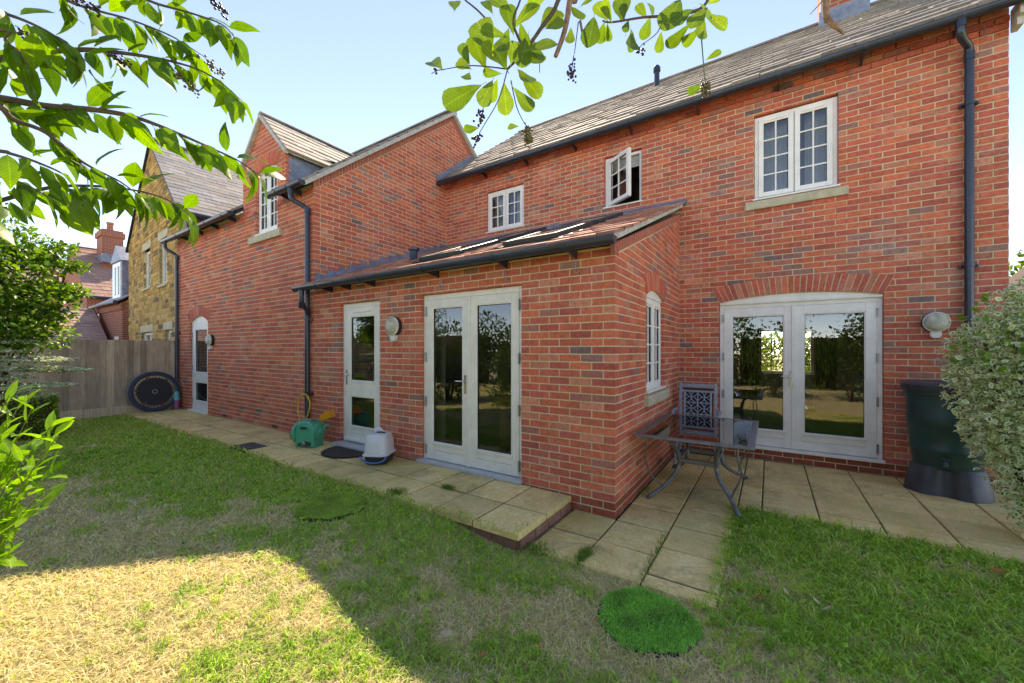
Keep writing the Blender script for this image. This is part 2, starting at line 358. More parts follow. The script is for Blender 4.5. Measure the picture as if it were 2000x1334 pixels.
# ================================================================== the ground
def lawn_z(x, y):
    x = np.asarray(x, float); y = np.asarray(y, float)
    return -0.018 + 0.125 * sstep(-1.5, -2.7, x) + 0.012 * (vnoise(x + 50, y + 50, 3, 1.3) - 0.5) * sstep(2.6, 1.6, y)
def lawn_sheet():
    xs = np.linspace(-12.6, 7, 120); ys = np.linspace(-9, 4.52, 80)
    X, Y = np.meshgrid(xs, ys, indexing='ij'); Z = lawn_z(X, Y) - 0.004
    V = np.stack([X, Y, Z], -1).reshape(-1, 3); i = np.arange(119)[:, None] * 80 + np.arange(79)[None, :]
    F = np.stack([i, i + 80, i + 81, i + 1], -1).reshape(-1, 4)
    return struct(np_mesh('lawn', V, F, 'lawn_soil', smooth=True))
lawn = lawn_sheet()
gm = MB(); gm.box(-160, 160, -160, 160, -0.6, -0.13); struct(gm.build('ground', 'lawn_soil'))
# patio and path: a bed with a slab for each stone
def slab_piece(parent, x0, x1, y0, y1, z1, th=0.05, lift=0.0, skew=0.0):
    g = 0.0065; h = 0.010; m = MB(); e = 0.008
    a = [(x0 + g, y0 + h), (x1 - g, y0 + h), (x1 - g, y1 - h), (x0 + g, y1 - h)]
    dz = [lift + skew * k for k in (-1, 1, 1, -1)]
    cx, cy = (x0 + x1) / 2, (y0 + y1) / 2
    ins = [(px + (e if px < cx else -e), py + (e if py < cy else -e)) for px, py in a]
    bot = [(p[0], p[1], z1 - th) for p in a]; mid = [(p[0], p[1], z1 - 0.005 + d) for p, d in zip(a, dz)]; top = [(p[0], p[1], z1 + d) for p, d in zip(ins, dz)]
    fs = [(0, 1, 5, 4), (1, 2, 6, 5), (2, 3, 7, 6), (3, 0, 4, 7), (4, 5, 9, 8), (5, 6, 10, 9), (6, 7, 11, 10), (7, 4, 8, 11), (8, 9, 10, 11)]
    m.add(bot + mid + top, fs); return m.build('slab', 'slab', parent)
pm = MB(); pm.box(-1.585, -0.31, 2.64, 6.52, -0.12, -0.012); pm.box(-0.31, 3.3, 4.42, 6.52, -0.12, -0.012); patio = struct(pm.build('patio', 'soil'))
rr = random.Random(3)
jit = lambda a: rr.uniform(-a, a)
ys = [2.62, 3.05, 3.5, 3.95, 4.4, 4.85, 5.3, 5.75, 6.2, 6.515]
xs = [-1.585, -1.165, -0.715, -0.265]
for i in range(3):
    for j in range(9):
        if ys[j] >= 3.45 and i == 0: continue
        yy0, yy1 = ys[j] + (0.16 if i == 2 else 0), ys[j + 1] + (0.16 if i == 2 else 0)
        slab_piece(patio, xs[i], xs[i + 1], yy0, min(yy1, 6.515), jit(0.003), 0.04, 0, jit(0.002))
slab_piece(patio, -0.715, -0.265, 2.62, 2.775, 0.0, 0.04)
xs = [-0.265, -0.065, 0.38, 0.825, 1.27, 1.715, 2.16, 2.6, 3.05, 3.3]
ys = [4.4, 4.72, 5.17, 5.62, 6.07, 6.515]
for i in range(9):
    for j in range(5): slab_piece(patio, xs[i], xs[i + 1], ys[j] + jit(0.006), ys[j + 1], jit(0.003), 0.04, 0, jit(0.002))
pm = MB(); pm.box(-12.0, -1.63, 2.56, 3.476, -0.1, PATH_Z - 0.012); path = struct(pm.build('path', 'soil'))
x = -1.59; k = 0
cols_x = [-1.59]
while cols_x[-1] > -11.9: cols_x.append(cols_x[-1] - (0.45 if k else 0.45)); k += 1
for i in range(len(cols_x) - 1):
    o = 0.06 if i % 2 else 0
    for y0, y1 in ((2.5, 2.96 + o * 0), (2.96 + o * 0, 3.475)):
        if -6.49 < cols_x[i + 1] < -6.0 and y0 < 2.6: continue
        slab_piece(path, cols_x[i + 1], cols_x[i], y0, y1, PATH_Z + jit(0.004), 0.05, 0, jit(0.0025))
slab_piece(path, cols_x[10], cols_x[9] - 0.0, 2.5, 2.96, PATH_Z); slab_piece(path, cols_x[11], cols_x[10], 2.8, 2.96, PATH_Z); slab_piece(path, cols_x[11], cols_x[10], 2.5, 2.53, PATH_Z)
# brick riser at the end of the path
m = MB()
for y0 in (2.55, 2.78, 3.01, 3.24): m.box(-1.645, -1.6, y0, min(y0 + 0.22, 3.47), 0.0, 0.088, (0.28, 0.13, 0.09))
m.build('riser', 'brick', path)
m = MB()
for k in range(6): m.box(-1.645 - 0.225 * (k + 1) + 0.008, -1.645 - 0.225 * k, 2.535, 2.558, 0.0, 0.088, (0.3, 0.14, 0.1))
m.build('riser', 'brick', path)
dc = MB(); dc.box(cols_x[11] + 0.004, cols_x[10] - 0.004, 2.53, 2.8, 0.1, PATH_Z + 0.004)
for k in range(8): dc.box(cols_x[11] + 0.03, cols_x[10] - 0.03, 2.555 + k * 0.03, 2.567 + k * 0.03, PATH_Z + 0.003, PATH_Z + 0.008)
tag(dc.build('drain_cover', 'cover_iron'), 'small dark rectangular drain cover let into the edge of the paved path', 'drain cover')

# ================================================================== the house
house = thing('brick_house', 'red brick house with tiled roofs, white framed windows and single storey rear extension', 'house', (-3, YE, 0))
PAL = [((0.66, 0.17, 0.09), 5), ((0.60, 0.145, 0.09), 6), ((0.54, 0.13, 0.092), 4), ((0.46, 0.175, 0.13), 2.4), ((0.36, 0.18, 0.15), 1.5), ((0.22, 0.14, 0.135), 0.28), ((0.62, 0.225, 0.14), 2.0)]
rb = random.Random(11)
def brick_col(z=1.0, u=0.0):
    q = float(vnoise(u + 40, z + 40, 77, 0.75)) * 0.6 + float(vnoise(u + 40, z + 40, 78, 2.2)) * 0.4; q = max(0.0, (q - 0.38) * 3.6)
    W_ = [p[1] * (q if i in (3, 4, 5) else 1.0) for i, p in enumerate(PAL)]
    c = rb.choices([p[0] for p in PAL], W_)[0]; k = rb.uniform(0.86, 1.12)
    return tuple(min(0.9, v * k) for v in c)
def clip_poly(poly, a, b, c):                         # keep a*u+b*z<=c
    out = []
    for i in range(len(poly)):
        p, q = poly[i], poly[(i + 1) % len(poly)]
        dp, dq = a * p[0] + b * p[1] - c, a * q[0] + b * q[1] - c
        if dp <= 0: out.append(p)
        if dp * dq < 0: t_ = dp / (dp - dq); out.append((p[0] + (q[0] - p[0]) * t_, p[1] + (q[1] - p[1]) * t_))
    return out
BR = []                                               # every brick: (weight, wall name, poly, frame, front, back, colour)
CL, CH, JT = 0.225, 0.075, 0.0112
def lay_bricks(wall, F, u0, u1, z0, z1, holes=(), clips=(), corner=None, phase=0.0, step=lambda z: 0.0, deep=0.09, colf=brick_col, zphase=0.0):
    k = int(math.floor((z0 - zphase) / CH + 1e-6))
    while k * CH + zphase < z1 - 0.006:
        za, zb = max(z0, k * CH + zphase + JT / 2), min(z1, (k + 1) * CH + zphase - JT / 2)
        odd = k % 2; a, b = u0, u1
        if corner == 'hi': b = u1 if odd == 0 else u1 - 0.1125
        if corner == 'lo': a = u0 + 0.1125 if odd == 0 else u0
        off = phase + (CL / 2 if odd else 0)
        j = int(math.floor((a - off) / CL)) - 1
        while off + j * CL < b:
            ua, ub = max(a, off + j * CL + JT / 2), min(b, off + (j + 1) * CL - JT / 2); j += 1
            if corner == 'hi' and odd == 0 and b - ub < 0.012: ub = b
            if ub - ua < 0.012: continue
            segs = [(ua, ub, za, zb)]
            for (h0, h1, g0, g1) in holes:
                ns = []
                for (p, q, r_, s_) in segs:
                    if q <= h0 or p >= h1 or s_ <= g0 or r_ >= g1: ns.append((p, q, r_, s_)); continue
                    if p < h0 - 0.012: ns.append((p, h0, r_, s_))
                    if q > h1 + 0.012: ns.append((h1, q, r_, s_))
                    pp, qq = max(p, h0), min(q, h1)
                    if s_ > g1 + 0.008: ns.append((pp, qq, g1, s_))
                    if r_ < g0 - 0.008: ns.append((pp, qq, r_, g0))
                segs = ns
            c = colf(za, ua)
            for (p, q, r_, s_) in segs:
                poly = [(p, r_), (q, r_), (q, s_), (p, s_)]
                for cl in clips:
                    poly = clip_poly(poly, *cl)
                    if len(poly) < 3: break
                if len(poly) < 3: continue
                fr = step(za) + rb.uniform(-0.0016, 0.0018)
                mid = F((p + q) / 2, 0, (r_ + s_) / 2); sc = pxsize(mid)
                cu, cz = mid.x, mid.y
                dirv = Vector((mid.x, mid.y, mid.z - CAMH)); nn = (F(0, 1, 0) - F(0, 0, 0)); fac = abs(dirv.normalized().dot(nn))
                dp = 0.106 if (corner == 'lo' and p < u0 + 0.01) or (corner == 'hi' and q > u1 - 0.01) else deep
                BR.append(((q - p) * (s_ - r_) * sc * sc * fac, wall, poly, F, fr, -dp, c))
        k += 1
def brick_solid(mb, poly, F, fr, bk, col):
    n = len(poly); e = 0.0022
    cu = sum(p[0] for p in poly) / n; cz = sum(p[1] for p in poly) / n
    ins = []
    for (u, z) in poly:
        ins.append((u - e * (1 if u > cu else -1), z - e * (1 if z > cz else -1)))
    # slightly uneven hand-made face
    A = [F(u, fr + rb.uniform(-0.0008, 0.0008), z) for u, z in ins]; B = [F(u, fr - 0.0028, z) for u, z in poly]; D = [F(u, bk, z) for u, z in poly]
    fs = [tuple(range(n))] + [(i + n, (i + 1) % n + n, (i + 1) % n, i) for i in range(n)] + [(i + 2 * n, (i + 1) % n + 2 * n, (i + 1) % n + n, i + n) for i in range(n)]
    mb.add(A + B + D, fs, col)
def wall_slab(name, F, u0, u1, z0, z1, holes, w0, w1, mat='mortar', gable=None, parent=None):
    m = MB(); us = sorted({u0, u1, *[h for q in holes for h in q[:2] if u0 < h < u1]}); zs = sorted({z0, z1, *[h for q in holes for h in q[2:] if z0 < h < z1]})
    for i in range(len(us) - 1):
        for j in range(len(zs) - 1):
            uc, zc = (us[i] + us[i + 1]) / 2, (zs[j] + zs[j + 1]) / 2
            if any(h[0] < uc < h[1] and h[2] < zc < h[3] for h in holes): continue
            m.fbox(F, us[i], us[i + 1], w1, w0, zs[j], zs[j + 1])
    if gable: m.prism([F(u, w0, z) for u, z in gable], [F(u, w1, z) for u, z in gable])
    return m.build(name, mat, parent or house)
grow = lambda hs, e=0.006: [(a - e, b + e, c - e, d + e) for a, b, c, d in hs]
RIC = 0.0042                                          # how far the mortar sits behind the brick faces
# --- openings
H_FR = (-3.655, -2.172, 0.145, 2.225); H_SM = (-5.365, -4.455, 0.145, 2.225)
H_WD = (-11.22, -10.2, 0.11, 2.30); H_DW = (-8.02, -7.22, 3.66, 4.875)
H_PD = (-0.622, 1.166, 0.15, 2.318); H_UR = (-0.185, 0.735, 3.648, 4.85); H_MW = (-2.385, -1.755, 3.965, 4.85); H_LW = (-4.925, -4.015, 3.955, 4.80)
H_SW = (4.56, 5.44, 1.045, 2.262)
EAVE_STEP = lambda zc, d: (lambda z: d if z > zc else 0.0)
w_main = wall_slab('main_wall', FM, XW - 0.3, 2.17, 0.0, 5.28, grow([H_PD, H_UR, H_MW, H_LW, (-4.6, -1.35, 0.14, 2.35)]), -RIC, -0.11)
lay_bricks('main', FM, XW + 0.001, 2.17, 3.7, 5.25, [H_UR, H_MW, H_LW], phase=2.17 - 0.1125, step=EAVE_STEP(5.0, 0.022))
lay_bricks('main', FM, XE + 0.001, 2.17, 0.0, 3.7, [H_PD, H_UR], phase=2.17 - 0.1125)
w_ext = wall_slab('extension_front_wall', FE, XW - 0.001, XE - 0.1105, 0.0, 2.49, grow([H_FR, H_SM]), -RIC, -0.11)
lay_bricks('ext', FE, XW + 0.004, XE, 0.0, 2.475, [H_FR, H_SM], corner='hi', phase=XE)
GS = [(YE + RIC, 0), (YM, 0), (YM, 3.66), (YE + RIC, 2.50)]
sl_u, sl_z = -(3.66 - 2.50), (YM - YE)
clip_e = (-(3.66 - 2.50), (YM - YE), -(3.66 - 2.50) * YE + (YM - YE) * 2.50)
w_side = wall_slab('extension_side_wall', FS, YE + RIC, YM, 0.0, 2.49, grow([H_SW]), -RIC, -0.11, gable=[(YE + RIC, 2.488), (YM - 0.001, 2.488), (YM - 0.001, 3.66)])
lay_bricks('side', FS, YE, YM, 0.0, 3.7, [H_SW], [(-(3.66 - 2.50), YM - YE, clip_e[2] - 0.10 * 3.2)], corner='lo', phase=YE)
w_wing = wall_slab('wing_front_wall', FE, -12.0, XW - 0.1105, 0.0, 4.2, grow([H_WD, H_DW]), -RIC, -0.11, gable=[(-8.53, 4.2), (-6.94, 4.2), (-6.94, 4.95), (-7.735, 5.74), (-8.53, 4.95)][0:0] or None)
lay_bricks('wing', FE, -11.98, XW, 0.0, 2.475, [H_WD, H_DW], phase=XW, step=EAVE_STEP(3.95, 0.016))
lay_bricks('wing', FE, -11.98, XW, 2.475, 4.13, [H_WD, H_DW], corner='hi', phase=XW, step=EAVE_STEP(3.95, 0.016))
# dormer front standing on the wing wall
DX0, DX1, DXC, DZE, DZA = -8.53, -6.94, -7.735, 4.98, 5.76
dm = MB()
for (a, b, c, d) in ((DX0 + 0.01, H_DW[0] - 0.006, 4.2, DZE), (H_DW[1] + 0.006, DX1 - 0.006, 4.2, DZE), (H_DW[0] - 0.006, H_DW[1] + 0.006, H_DW[3] + 0.006, DZE)): dm.fbox(FE, a, b, -0.105, -RIC, c, d)
dm.prism([FE(DX0 + 0.01, -RIC, DZE), FE(DX1 - 0.006, -RIC, DZE), FE(DXC, -RIC, DZA)], [FE(DX0 + 0.01, -0.105, DZE), FE(DX1 - 0.006, -0.105, DZE), FE(DXC, -0.105, DZA)])
w_dorm = dm.build('dormer_wall', 'mortar', house)
dk = (DZA - DZE) / (DXC - DX0)
lay_bricks('dormer', FE, DX0, DX1, 4.13, DZA, [H_DW], [(dk, 1, DZE + dk * DX1), (-dk, 1, DZE - dk * DX0)][::-1], phase=XW)
# wing gable wall
AY, AZ, GP = 6.72, 6.88, 0.815                        # apex and pitch
gz = lambda y: AZ - GP * abs(y - AY)
w_gab = wall_slab('gable_wall', FG, YE + RIC, 10.0, 0.0, 4.0, [(YE + 0.3, 9.5, 0.14, 2.4)], -RIC, -0.11, gable=[(YE + RIC, 3.999), (9.96, 3.999), (9.96, gz(9.96)), (AY, AZ), (YE + RIC, gz(YE + RIC))])
lay_bricks('gable', FG, YE, 8.4, 2.5, AZ, [], [(-GP, 1, AZ - GP * AY - 0.142), (GP, 1, AZ + GP * AY - 0.142), (0.398, -1, 0.398 * 3.33 - 2.55)], corner='lo', phase=YE, deep=0.02)
# side and back walls nobody sees from the garden, so that the rooms are dark
m = MB(); m.box(2.06, 2.169, YM - 0.05 + 0.11, 12.8, 0, 5.28); m.box(-6.4, 2.169, 12.8, 12.9, 0, 0.9); m.box(-6.4, -0.25, 12.8, 12.9, 0.9, 2.1); m.box(0.95, 2.169, 12.8, 12.9, 0.9, 2.1); m.box(-6.4, 2.169, 12.8, 12.9, 2.1, 5.3)
m.prism([(2.06, 6.45, 5.28), (2.06, 12.85, 5.28), (2.06, 9.63, 7.72)], [(2.169, 6.45, 5.28), (2.169, 12.85, 5.28), (2.169, 9.63, 7.72)])
m.prism([(-6.2, 6.45, 5.28), (-6.2, 12.85, 5.28), (-6.2, 9.63, 7.72)], [(-6.1, 6.45, 5.28), (-6.1, 12.85, 5.28), (-6.1, 9.63, 7.72)])
m.box(-12.0, -11.9, YE + 0.11, 10, 0, 4.2); m.prism([(-12, YE + .1, 4.2), (-12, 9.96, 4.2), (-12, AY, AZ - 0.1)], [(-11.9, YE + .1, 4.2), (-11.9, 9.96, 4.2), (-11.9, AY, AZ - 0.1)])
m.build('rear_and_side_walls', 'far_brick', house)
# --- arches: a ring of bricks on edge over each curved head
def arch(wallname, F, ua, ub, zs, zc, ht, n, col_proud=0.0066, splay=0.06):
    hw, um, rise = (ub - ua) / 2, (ua + ub) / 2, zc - zs
    rad = (hw * hw + rise * rise) / (2 * rise); cz = zc - rad; th = math.asin(hw / rad)
    for i in range(n):
        t0, t1 = -th + 2 * th * i / n, -th + 2 * th * (i + 1) / n; g = 0.005 / rad
        pts = []
        for (t_, r_) in ((t0 + g, rad), (t1 - g, rad), (t1 - g, rad + ht), (t0 + g, rad + ht)):
            e = splay * (r_ - rad) / ht * (t_ / th)
            pts.append((um + r_ * math.sin(t_) + e, cz + r_ * math.cos(t_)))
        mid = F(um, 0, zc); c = brick_col()
        if sum(c) < 0.62: c = (0.52, 0.13, 0.08)
        BR.append((0.014 * pxsize(mid) ** 2, wallname, pts, F, col_proud, -0.09, c))
    back = MB(); N_ = 16; pa = []; pb = []
    for i in range(N_ + 1):
        t_ = -th + 2 * th * i / N_; e = splay * (t_ / th)
        pa.append((um + rad * math.sin(t_), cz + rad * math.cos(t_))); pb.append((um + (rad + ht) * math.sin(t_) + e, cz + (rad + ht) * math.cos(t_)))
    poly = pa + pb[::-1]
    fs = [(i, i + 1, 2 * N_ - i, 2 * N_ + 1 - i) for i in range(N_)]
    V = [F(u, 0.0024, z) for u, z in poly]; back.add(V, fs); V2 = [F(u, -0.088, z) for u, z in pa]
    back.add([F(u, 0.0024, z) for u, z in pa] + V2, [(i, i + N_ + 1, i + N_ + 2, i + 1) for i in range(N_)])
    return back, pa
def infill(F, pa, zbase, w=-0.045):                   # white board closing the head of the arch
    m = MB(); n = len(pa); V = [F(u, w, z) for u, z in pa] + [F(pa[-1][0], w, zbase), F(pa[0][0], w, zbase)]
    V2 = [F(u, w - 0.03, z) for u, z in pa] + [F(pa[-1][0], w - 0.03, zbase), F(pa[0][0], w - 0.03, zbase)]
    m.prism(V, V2); return m
arches = {}
for key, F, wl, args in (('patio', FM, 'main', (-0.622, 1.166, 2.232, 2.318, 0.222, 28)), ('side', FS, 'side', (4.56, 5.44, 2.17, 2.262, 0.215, 13)),
                         ('wdoor', FE, 'wing', (-11.22, -10.2, 2.165, 2.298, 0.215, 15)), ('dwin', FE, 'dormer', (-8.02, -7.22, 4.79, 4.872, 0.215, 12))):
    bk, pa = arch(wl, F, *args); arches[key] = pa; bk.build('arch_bedding', 'mortar', house)
# raking bricks on edge below the verges
def raking(wl, F, ua, za, ub, zb, ht, n):
    for i in range(n):
        a, b = i / n + 0.002, (i + 1) / n - 0.003
        p = [(ua + (ub - ua) * t_, za + (zb - za) * t_ + d) for t_, d in ((a, -ht), (b, -ht), (b, 0), (a, 0))]
        mid = F((ua + ub) / 2, 0, (za + zb) / 2)
        BR.append((0.004 * pxsize(mid) ** 2, wl, p, F, 0.012, -0.03, (0.5, 0.15, 0.1) if i % 3 else (0.42, 0.16, 0.12)))
raking('side', FS, YE - 0.05, 2.50, YM, 3.66, 0.10, 40)
raking('gable', FG, YE - 0.02, gz(YE) - 0.02, AY, AZ - 0.005, 0.125, 56); raking('gable', FG, AY, AZ - 0.005, 8.4, gz(8.4) - 0.005, 0.125, 26)
# plinth courses are darker engineering brick
for i, b in enumerate(BR):
    if b[1] in ('ext', 'side', 'main') and max(p[1] for p in b[2]) < 0.155 and b[2][0][0] > -20:
        k = rb.uniform(0.85, 1.1); BR[i] = b[:6] + ((0.36 * k, 0.085 * k, 0.05 * k),)
WALLS = {'main': w_main, 'ext': w_ext, 'side': w_side, 'wing': w_wing, 'gable': w_gab, 'dormer': w_dorm}
order = sorted(range(len(BR)), key=lambda i: -BR[i][0]); big = set(order[:300])
rest = {k: MB() for k in WALLS}
for i, (wt, wl, poly, F, fr, bk, col) in enumerate(BR):
    if i in big:
        m = MB(); brick_solid(m, poly, F, fr, bk, col); m.build('brick', 'brick', WALLS[wl])
    else: brick_solid(rest[wl], poly, F, fr, bk, col)
for k, m in rest.items():
    if m.v: m.build('brickwork', 'brick', WALLS[k], kind='stuff')

# --- roofs
TILES = []
def roof_tiles(roof, o, U, S, nrm, width, length, tw, gauge, th, colf, holes=(), clip=None, seed=1):
    o, U, S, nrm = Vector(o), Vector(U).normalized(), Vector(S).normalized(), Vector(nrm).normalized(); r = random.Random(seed)
    rows = int(math.ceil(length / gauge))
    for j in range(rows):
        s0 = j * gauge; s1 = min(s0 + gauge * 1.12, length)
        off = (tw / 2 if j % 2 else 0); k = -1
        while k * tw + off < width:
            a, b = max(0, k * tw + off), min(width, (k + 1) * tw + off); k += 1
            if b - a < 0.02: continue
            if any(a < h[1] and b > h[0] and s0 + 0.02 < h[3] and s0 + gauge > h[2] for h in holes):
                segs = []
                for h in holes:
                    if a < h[1] and b > h[0] and s0 + 0.02 < h[3] and s0 + gauge > h[2]:
                        if a < h[0] - 0.02: segs.append((a, h[0]))
                        if b > h[1] + 0.02: segs.append((h[1], b))
                        break
            else: segs = [(a, b)]
            for a2, b2 in segs:
                if clip and not clip((a2 + b2) / 2, s0): continue
                t_ = th * r.uniform(0.9, 1.15); dj = r.uniform(-0.004, 0.004); l1, l2 = r.uniform(-0.0025, 0.003), r.uniform(-0.0025, 0.003)
                P = lambda u, s, h: o + U * u + S * s + nrm * h
                g = 0.0025
                V = [P(a2 + g, s0 + dj, t_ * 0.55 + l1), P(b2 - g, s0 + dj, t_ * 0.55 + l2), P(b2 - g, s1, 0), P(a2 + g, s1, 0),
                     P(a2 + g, s0 + dj, t_ * 1.55 + l1), P(b2 - g, s0 + dj, t_ * 1.55 + l2), P(b2 - g, s1, t_), P(a2 + g, s1, t_)]
                mid = (V[4] + V[6]) / 2; c = colf(r)
                TILES.append(((b2 - a2) * gauge * pxsize(mid) ** 2 * max(0.02, abs((mid - Vector((0, 0, CAMH))).normalized().dot(nrm))), roof, V, c))
TF = [(0, 3, 2, 1), (4, 5, 6, 7), (0, 1, 5, 4), (1, 2, 6, 5), (2, 3, 7, 6), (3, 0, 4, 7)]
def c_main(r):
    k = r.uniform(0.85, 1.15); b = r.choice([(0.31, 0.275, 0.24), (0.27, 0.24, 0.215), (0.35, 0.31, 0.275), (0.25, 0.225, 0.205)]); return tuple(v * k for v in b)
def c_ext(r):
    k = r.uniform(0.85, 1.15); b = r.choice([(0.48, 0.21, 0.14), (0.43, 0.18, 0.125), (0.41, 0.2, 0.15), (0.53, 0.26, 0.18)]); return tuple(v * k for v in b)
def roof_deck(name, quad, th=0.05, mat='rubber'):
    m = MB(); q = [Vector(p) for p in quad]; n = (q[1] - q[0]).cross(q[3] - q[0]).normalized(); m.prism(q, [p - n * th for p in q]); return m.build(name, mat, house)
MY, MZ, RY, RZ = 6.335, 5.235, 9.63, 7.80             # main eave and ridge
r_main = MB()
def deck(mb, quad, th=0.05):
    q = [Vector(p) for p in quad]; n = (q[1] - q[0]).cross(q[3] - q[0]).normalized(); mb.prism(q, [p - n * th for p in q])
deck(r_main, [(XW, MY, MZ), (2.2, MY, MZ), (2.2, RY, RZ), (XW, RY, RZ)]); deck(r_main, [(2.2, 12.95, MZ), (XW, 12.95, MZ), (XW, RY, RZ), (2.2, RY, RZ)])
roof_main = r_main.build('main_roof', 'rubber', house)
ms = Vector((0, RY - MY, RZ - MZ)); mn = Vector((1, 0, 0)).cross(ms).normalized()
roof_tiles('main', (XW + 0.01, MY - 0.05, MZ - 0.035), (1, 0, 0), ms, mn, 2.12 - XW, ms.length + 0.03, 0.33, 0.3, 0.044, c_main, seed=4)
r_w = MB(); wy0, wz0 = 3.34, gz(3.34) + 0.06
deck(r_w, [(-12.1, wy0, wz0), (DX0 + 0.02, wy0, wz0), (DX0 + 0.02, AY, AZ + 0.06), (-12.1, AY, AZ + 0.06)]); deck(r_w, [(DX1 - 0.02, wy0, wz0), (XW + 0.04, wy0, wz0), (XW + 0.04, AY, AZ + 0.06), (DX1 - 0.02, AY, AZ + 0.06)])
deck(r_w, [(DX0 + 0.02, 4.6, gz(4.6) + 0.06), (DX1 - 0.02, 4.6, gz(4.6) + 0.06), (DX1 - 0.02, AY, AZ + 0.06), (DX0 + 0.02, AY, AZ + 0.06)])
deck(r_w, [(XW + 0.04, 10.1, gz(10.1) + 0.06), (-12.1, 10.1, gz(10.1) + 0.06), (-12.1, AY, AZ + 0.06), (XW + 0.04, AY, AZ + 0.06)])
roof_wing = r_w.build('wing_roof', 'rubber', house)
ws = Vector((0, AY - wy0, AZ + 0.06 - wz0)); wn = Vector((1, 0, 0)).cross(ws).normalized()
roof_tiles('wing', (-12.1, wy0 - 0.04, wz0 - 0.03), (1, 0, 0), ws, wn, DX0 + 12.1, ws.length + 0.03, 0.33, 0.3, 0.028, c_main, seed=5)
roof_tiles('wing', (DX1 - 0.03, wy0 - 0.04, wz0 - 0.03), (1, 0, 0), ws, wn, XW + 0.05 - DX1, ws.length + 0.03, 0.33, 0.3, 0.028, c_main, seed=6)
ws2 = Vector((0, AY - 10.1, AZ - gz(10.1))); roof_tiles('wing', (XW + 0.05, 10.1, gz(10.1) + 0.06), (-1, 0, 0), ws2, Vector((-1, 0, 0)).cross(ws2), 6.1, ws2.length, 0.33, 0.3, 0.028, c_main, seed=8)
# extension roof with two pairs of roof windows
EY, EZ, ET = 3.34, 2.535, 0.392
SKY = [(-4.08, -3.32, 3.86, 4.95), (-4.08, -3.32, 5.12, 6.2), (-2.66, -1.95, 3.86, 4.95), (-2.66, -1.95, 5.12, 6.2)]
r_e = MB(); deck(r_e, [(XW, EY, EZ), (XE + 0.04, EY, EZ), (XE + 0.04, YM, EZ + ET * (YM - EY)), (XW, YM, EZ + ET * (YM - EY))], 0.04); roof_ext = r_e.build('extension_roof', 'rubber', house)
es = Vector((0, 1, ET)).normalized(); en = Vector((1, 0, 0)).cross(es).normalized(); el = (YM - EY) * math.sqrt(1 + ET * ET)
ku = math.sqrt(1 + ET * ET)
roof_tiles('ext', (XW + 0.04, EY - 0.05, EZ - 0.012), (1, 0, 0), es, en, XE + 0.06 - XW - 0.04, el + 0.02, 0.25, 0.285, 0.026, c_ext,
           holes=[(a - XW - 0.04 - 0.09, b - XW - 0.04 + 0.09, (c - EY) * ku - 0.02, (d - EY) * ku + 0.1) for a, b, c, d in SKY], seed=9)
# dormer roof
r_d = MB(); dry0, dry1 = YE - 0.06, 5.6; ov = 0.10
dl = lambda x: DZE + 0.05 + dk * ((x - DX0) if x < DXC else (DX1 - x))
deck(r_d, [(DX0 - ov, dry0, dl(DX0 - ov)), (DX0 - ov, dry1, dl(DX0 - ov)), (DXC, dry1, dl(DXC)), (DXC, dry0, dl(DXC))][::-1], 0.04)
deck(r_d, [(DX1 + ov, dry1, dl(DX1 + ov)), (DX1 + ov, dry0, dl(DX1 + ov)), (DXC, dry0, dl(DXC)), (DXC, dry1, dl(DXC))][::-1], 0.04)
roof_dorm = r_d.build('dormer_roof', 'verge_mortar', house)
dsl = Vector((DXC - DX1 - ov, 0, dl(DXC) - dl(DX1 + ov)))
hide = lambda y, z: z > gz(y) + 0.05
roof_tiles('dormer', (DX1 + ov + 0.02, dry0 + 0.01, dl(DX1 + ov) - 0.02), (0, 1, 0), dsl, Vector((0, 1, 0)).cross(dsl), dry1 - dry0, dsl.length + 0.02, 0.3, 0.18, 0.024, lambda r: tint(r, (0.4, 0.36, 0.3), 0.9, 1.2), seed=12)
dsl2 = Vector((DXC - DX0 + ov, 0, dl(DXC) - dl(DX0 - ov)))
roof_tiles('dormer', (DX0 - ov - 0.02, dry1, dl(DX0 - ov) - 0.02), (0, -1, 0), dsl2, Vector((0, -1, 0)).cross(dsl2), dry1 - dry0 - 0.01, dsl2.length + 0.02, 0.3, 0.18, 0.024, c_main, seed=13)
ROOFS = {'main': roof_main, 'wing': roof_wing, 'ext': roof_ext, 'dormer': roof_dorm}
order = sorted(range(len(TILES)), key=lambda i: -TILES[i][0]); big = set(order[:290]); rest = {k: MB() for k in ROOFS}
for i, (wt, rf, V, c) in enumerate(TILES):
    if i in big: m = MB(); m.add(V, TF, c); m.build('roof_tile', 'tile', ROOFS[rf])
    else: rest[rf].add(V, TF, c)
for k, m in rest.items(): m.build('tiling', 'tile', ROOFS[k], kind='stuff')
# ridges: half round caps
def ridge(parent, a, b, r=0.11, n=18, col=(0.27, 0.23, 0.2)):
    a, b = Vector(a), Vector(b); d = (b - a) / n; m = MB(); side = d.cross(Vector((0, 0, 1))).normalized()
    for i in range(n):
        p, q = a + d * i + d * 0.01, a + d * (i + 1) - d * 0.01; A = []; B = []
        for k in range(7):
            t_ = math.pi * k / 6; off = side * (math.cos(t_) * r) + Vector((0, 0, math.sin(t_) * r * 0.8 - 0.02)); A.append(p + off); B.append(q + off)
        m.prism(A, B, tint(rb, col, 0.8, 1.15))
    m.build('ridge', 'tile', parent, smooth=True)
ridge(roof_main, (XW, RY, RZ + 0.02), (2.2, RY, RZ + 0.02), n=20); ridge(roof_wing, (-12.1, AY, AZ + 0.08), (XW + 0.06, AY, AZ + 0.08), n=14, r=0.12); ridge(roof_dorm, (DXC, dry0, dl(DXC) + 0.01), (DXC, dry1, dl(DXC) + 0.01), r=0.085, n=5)
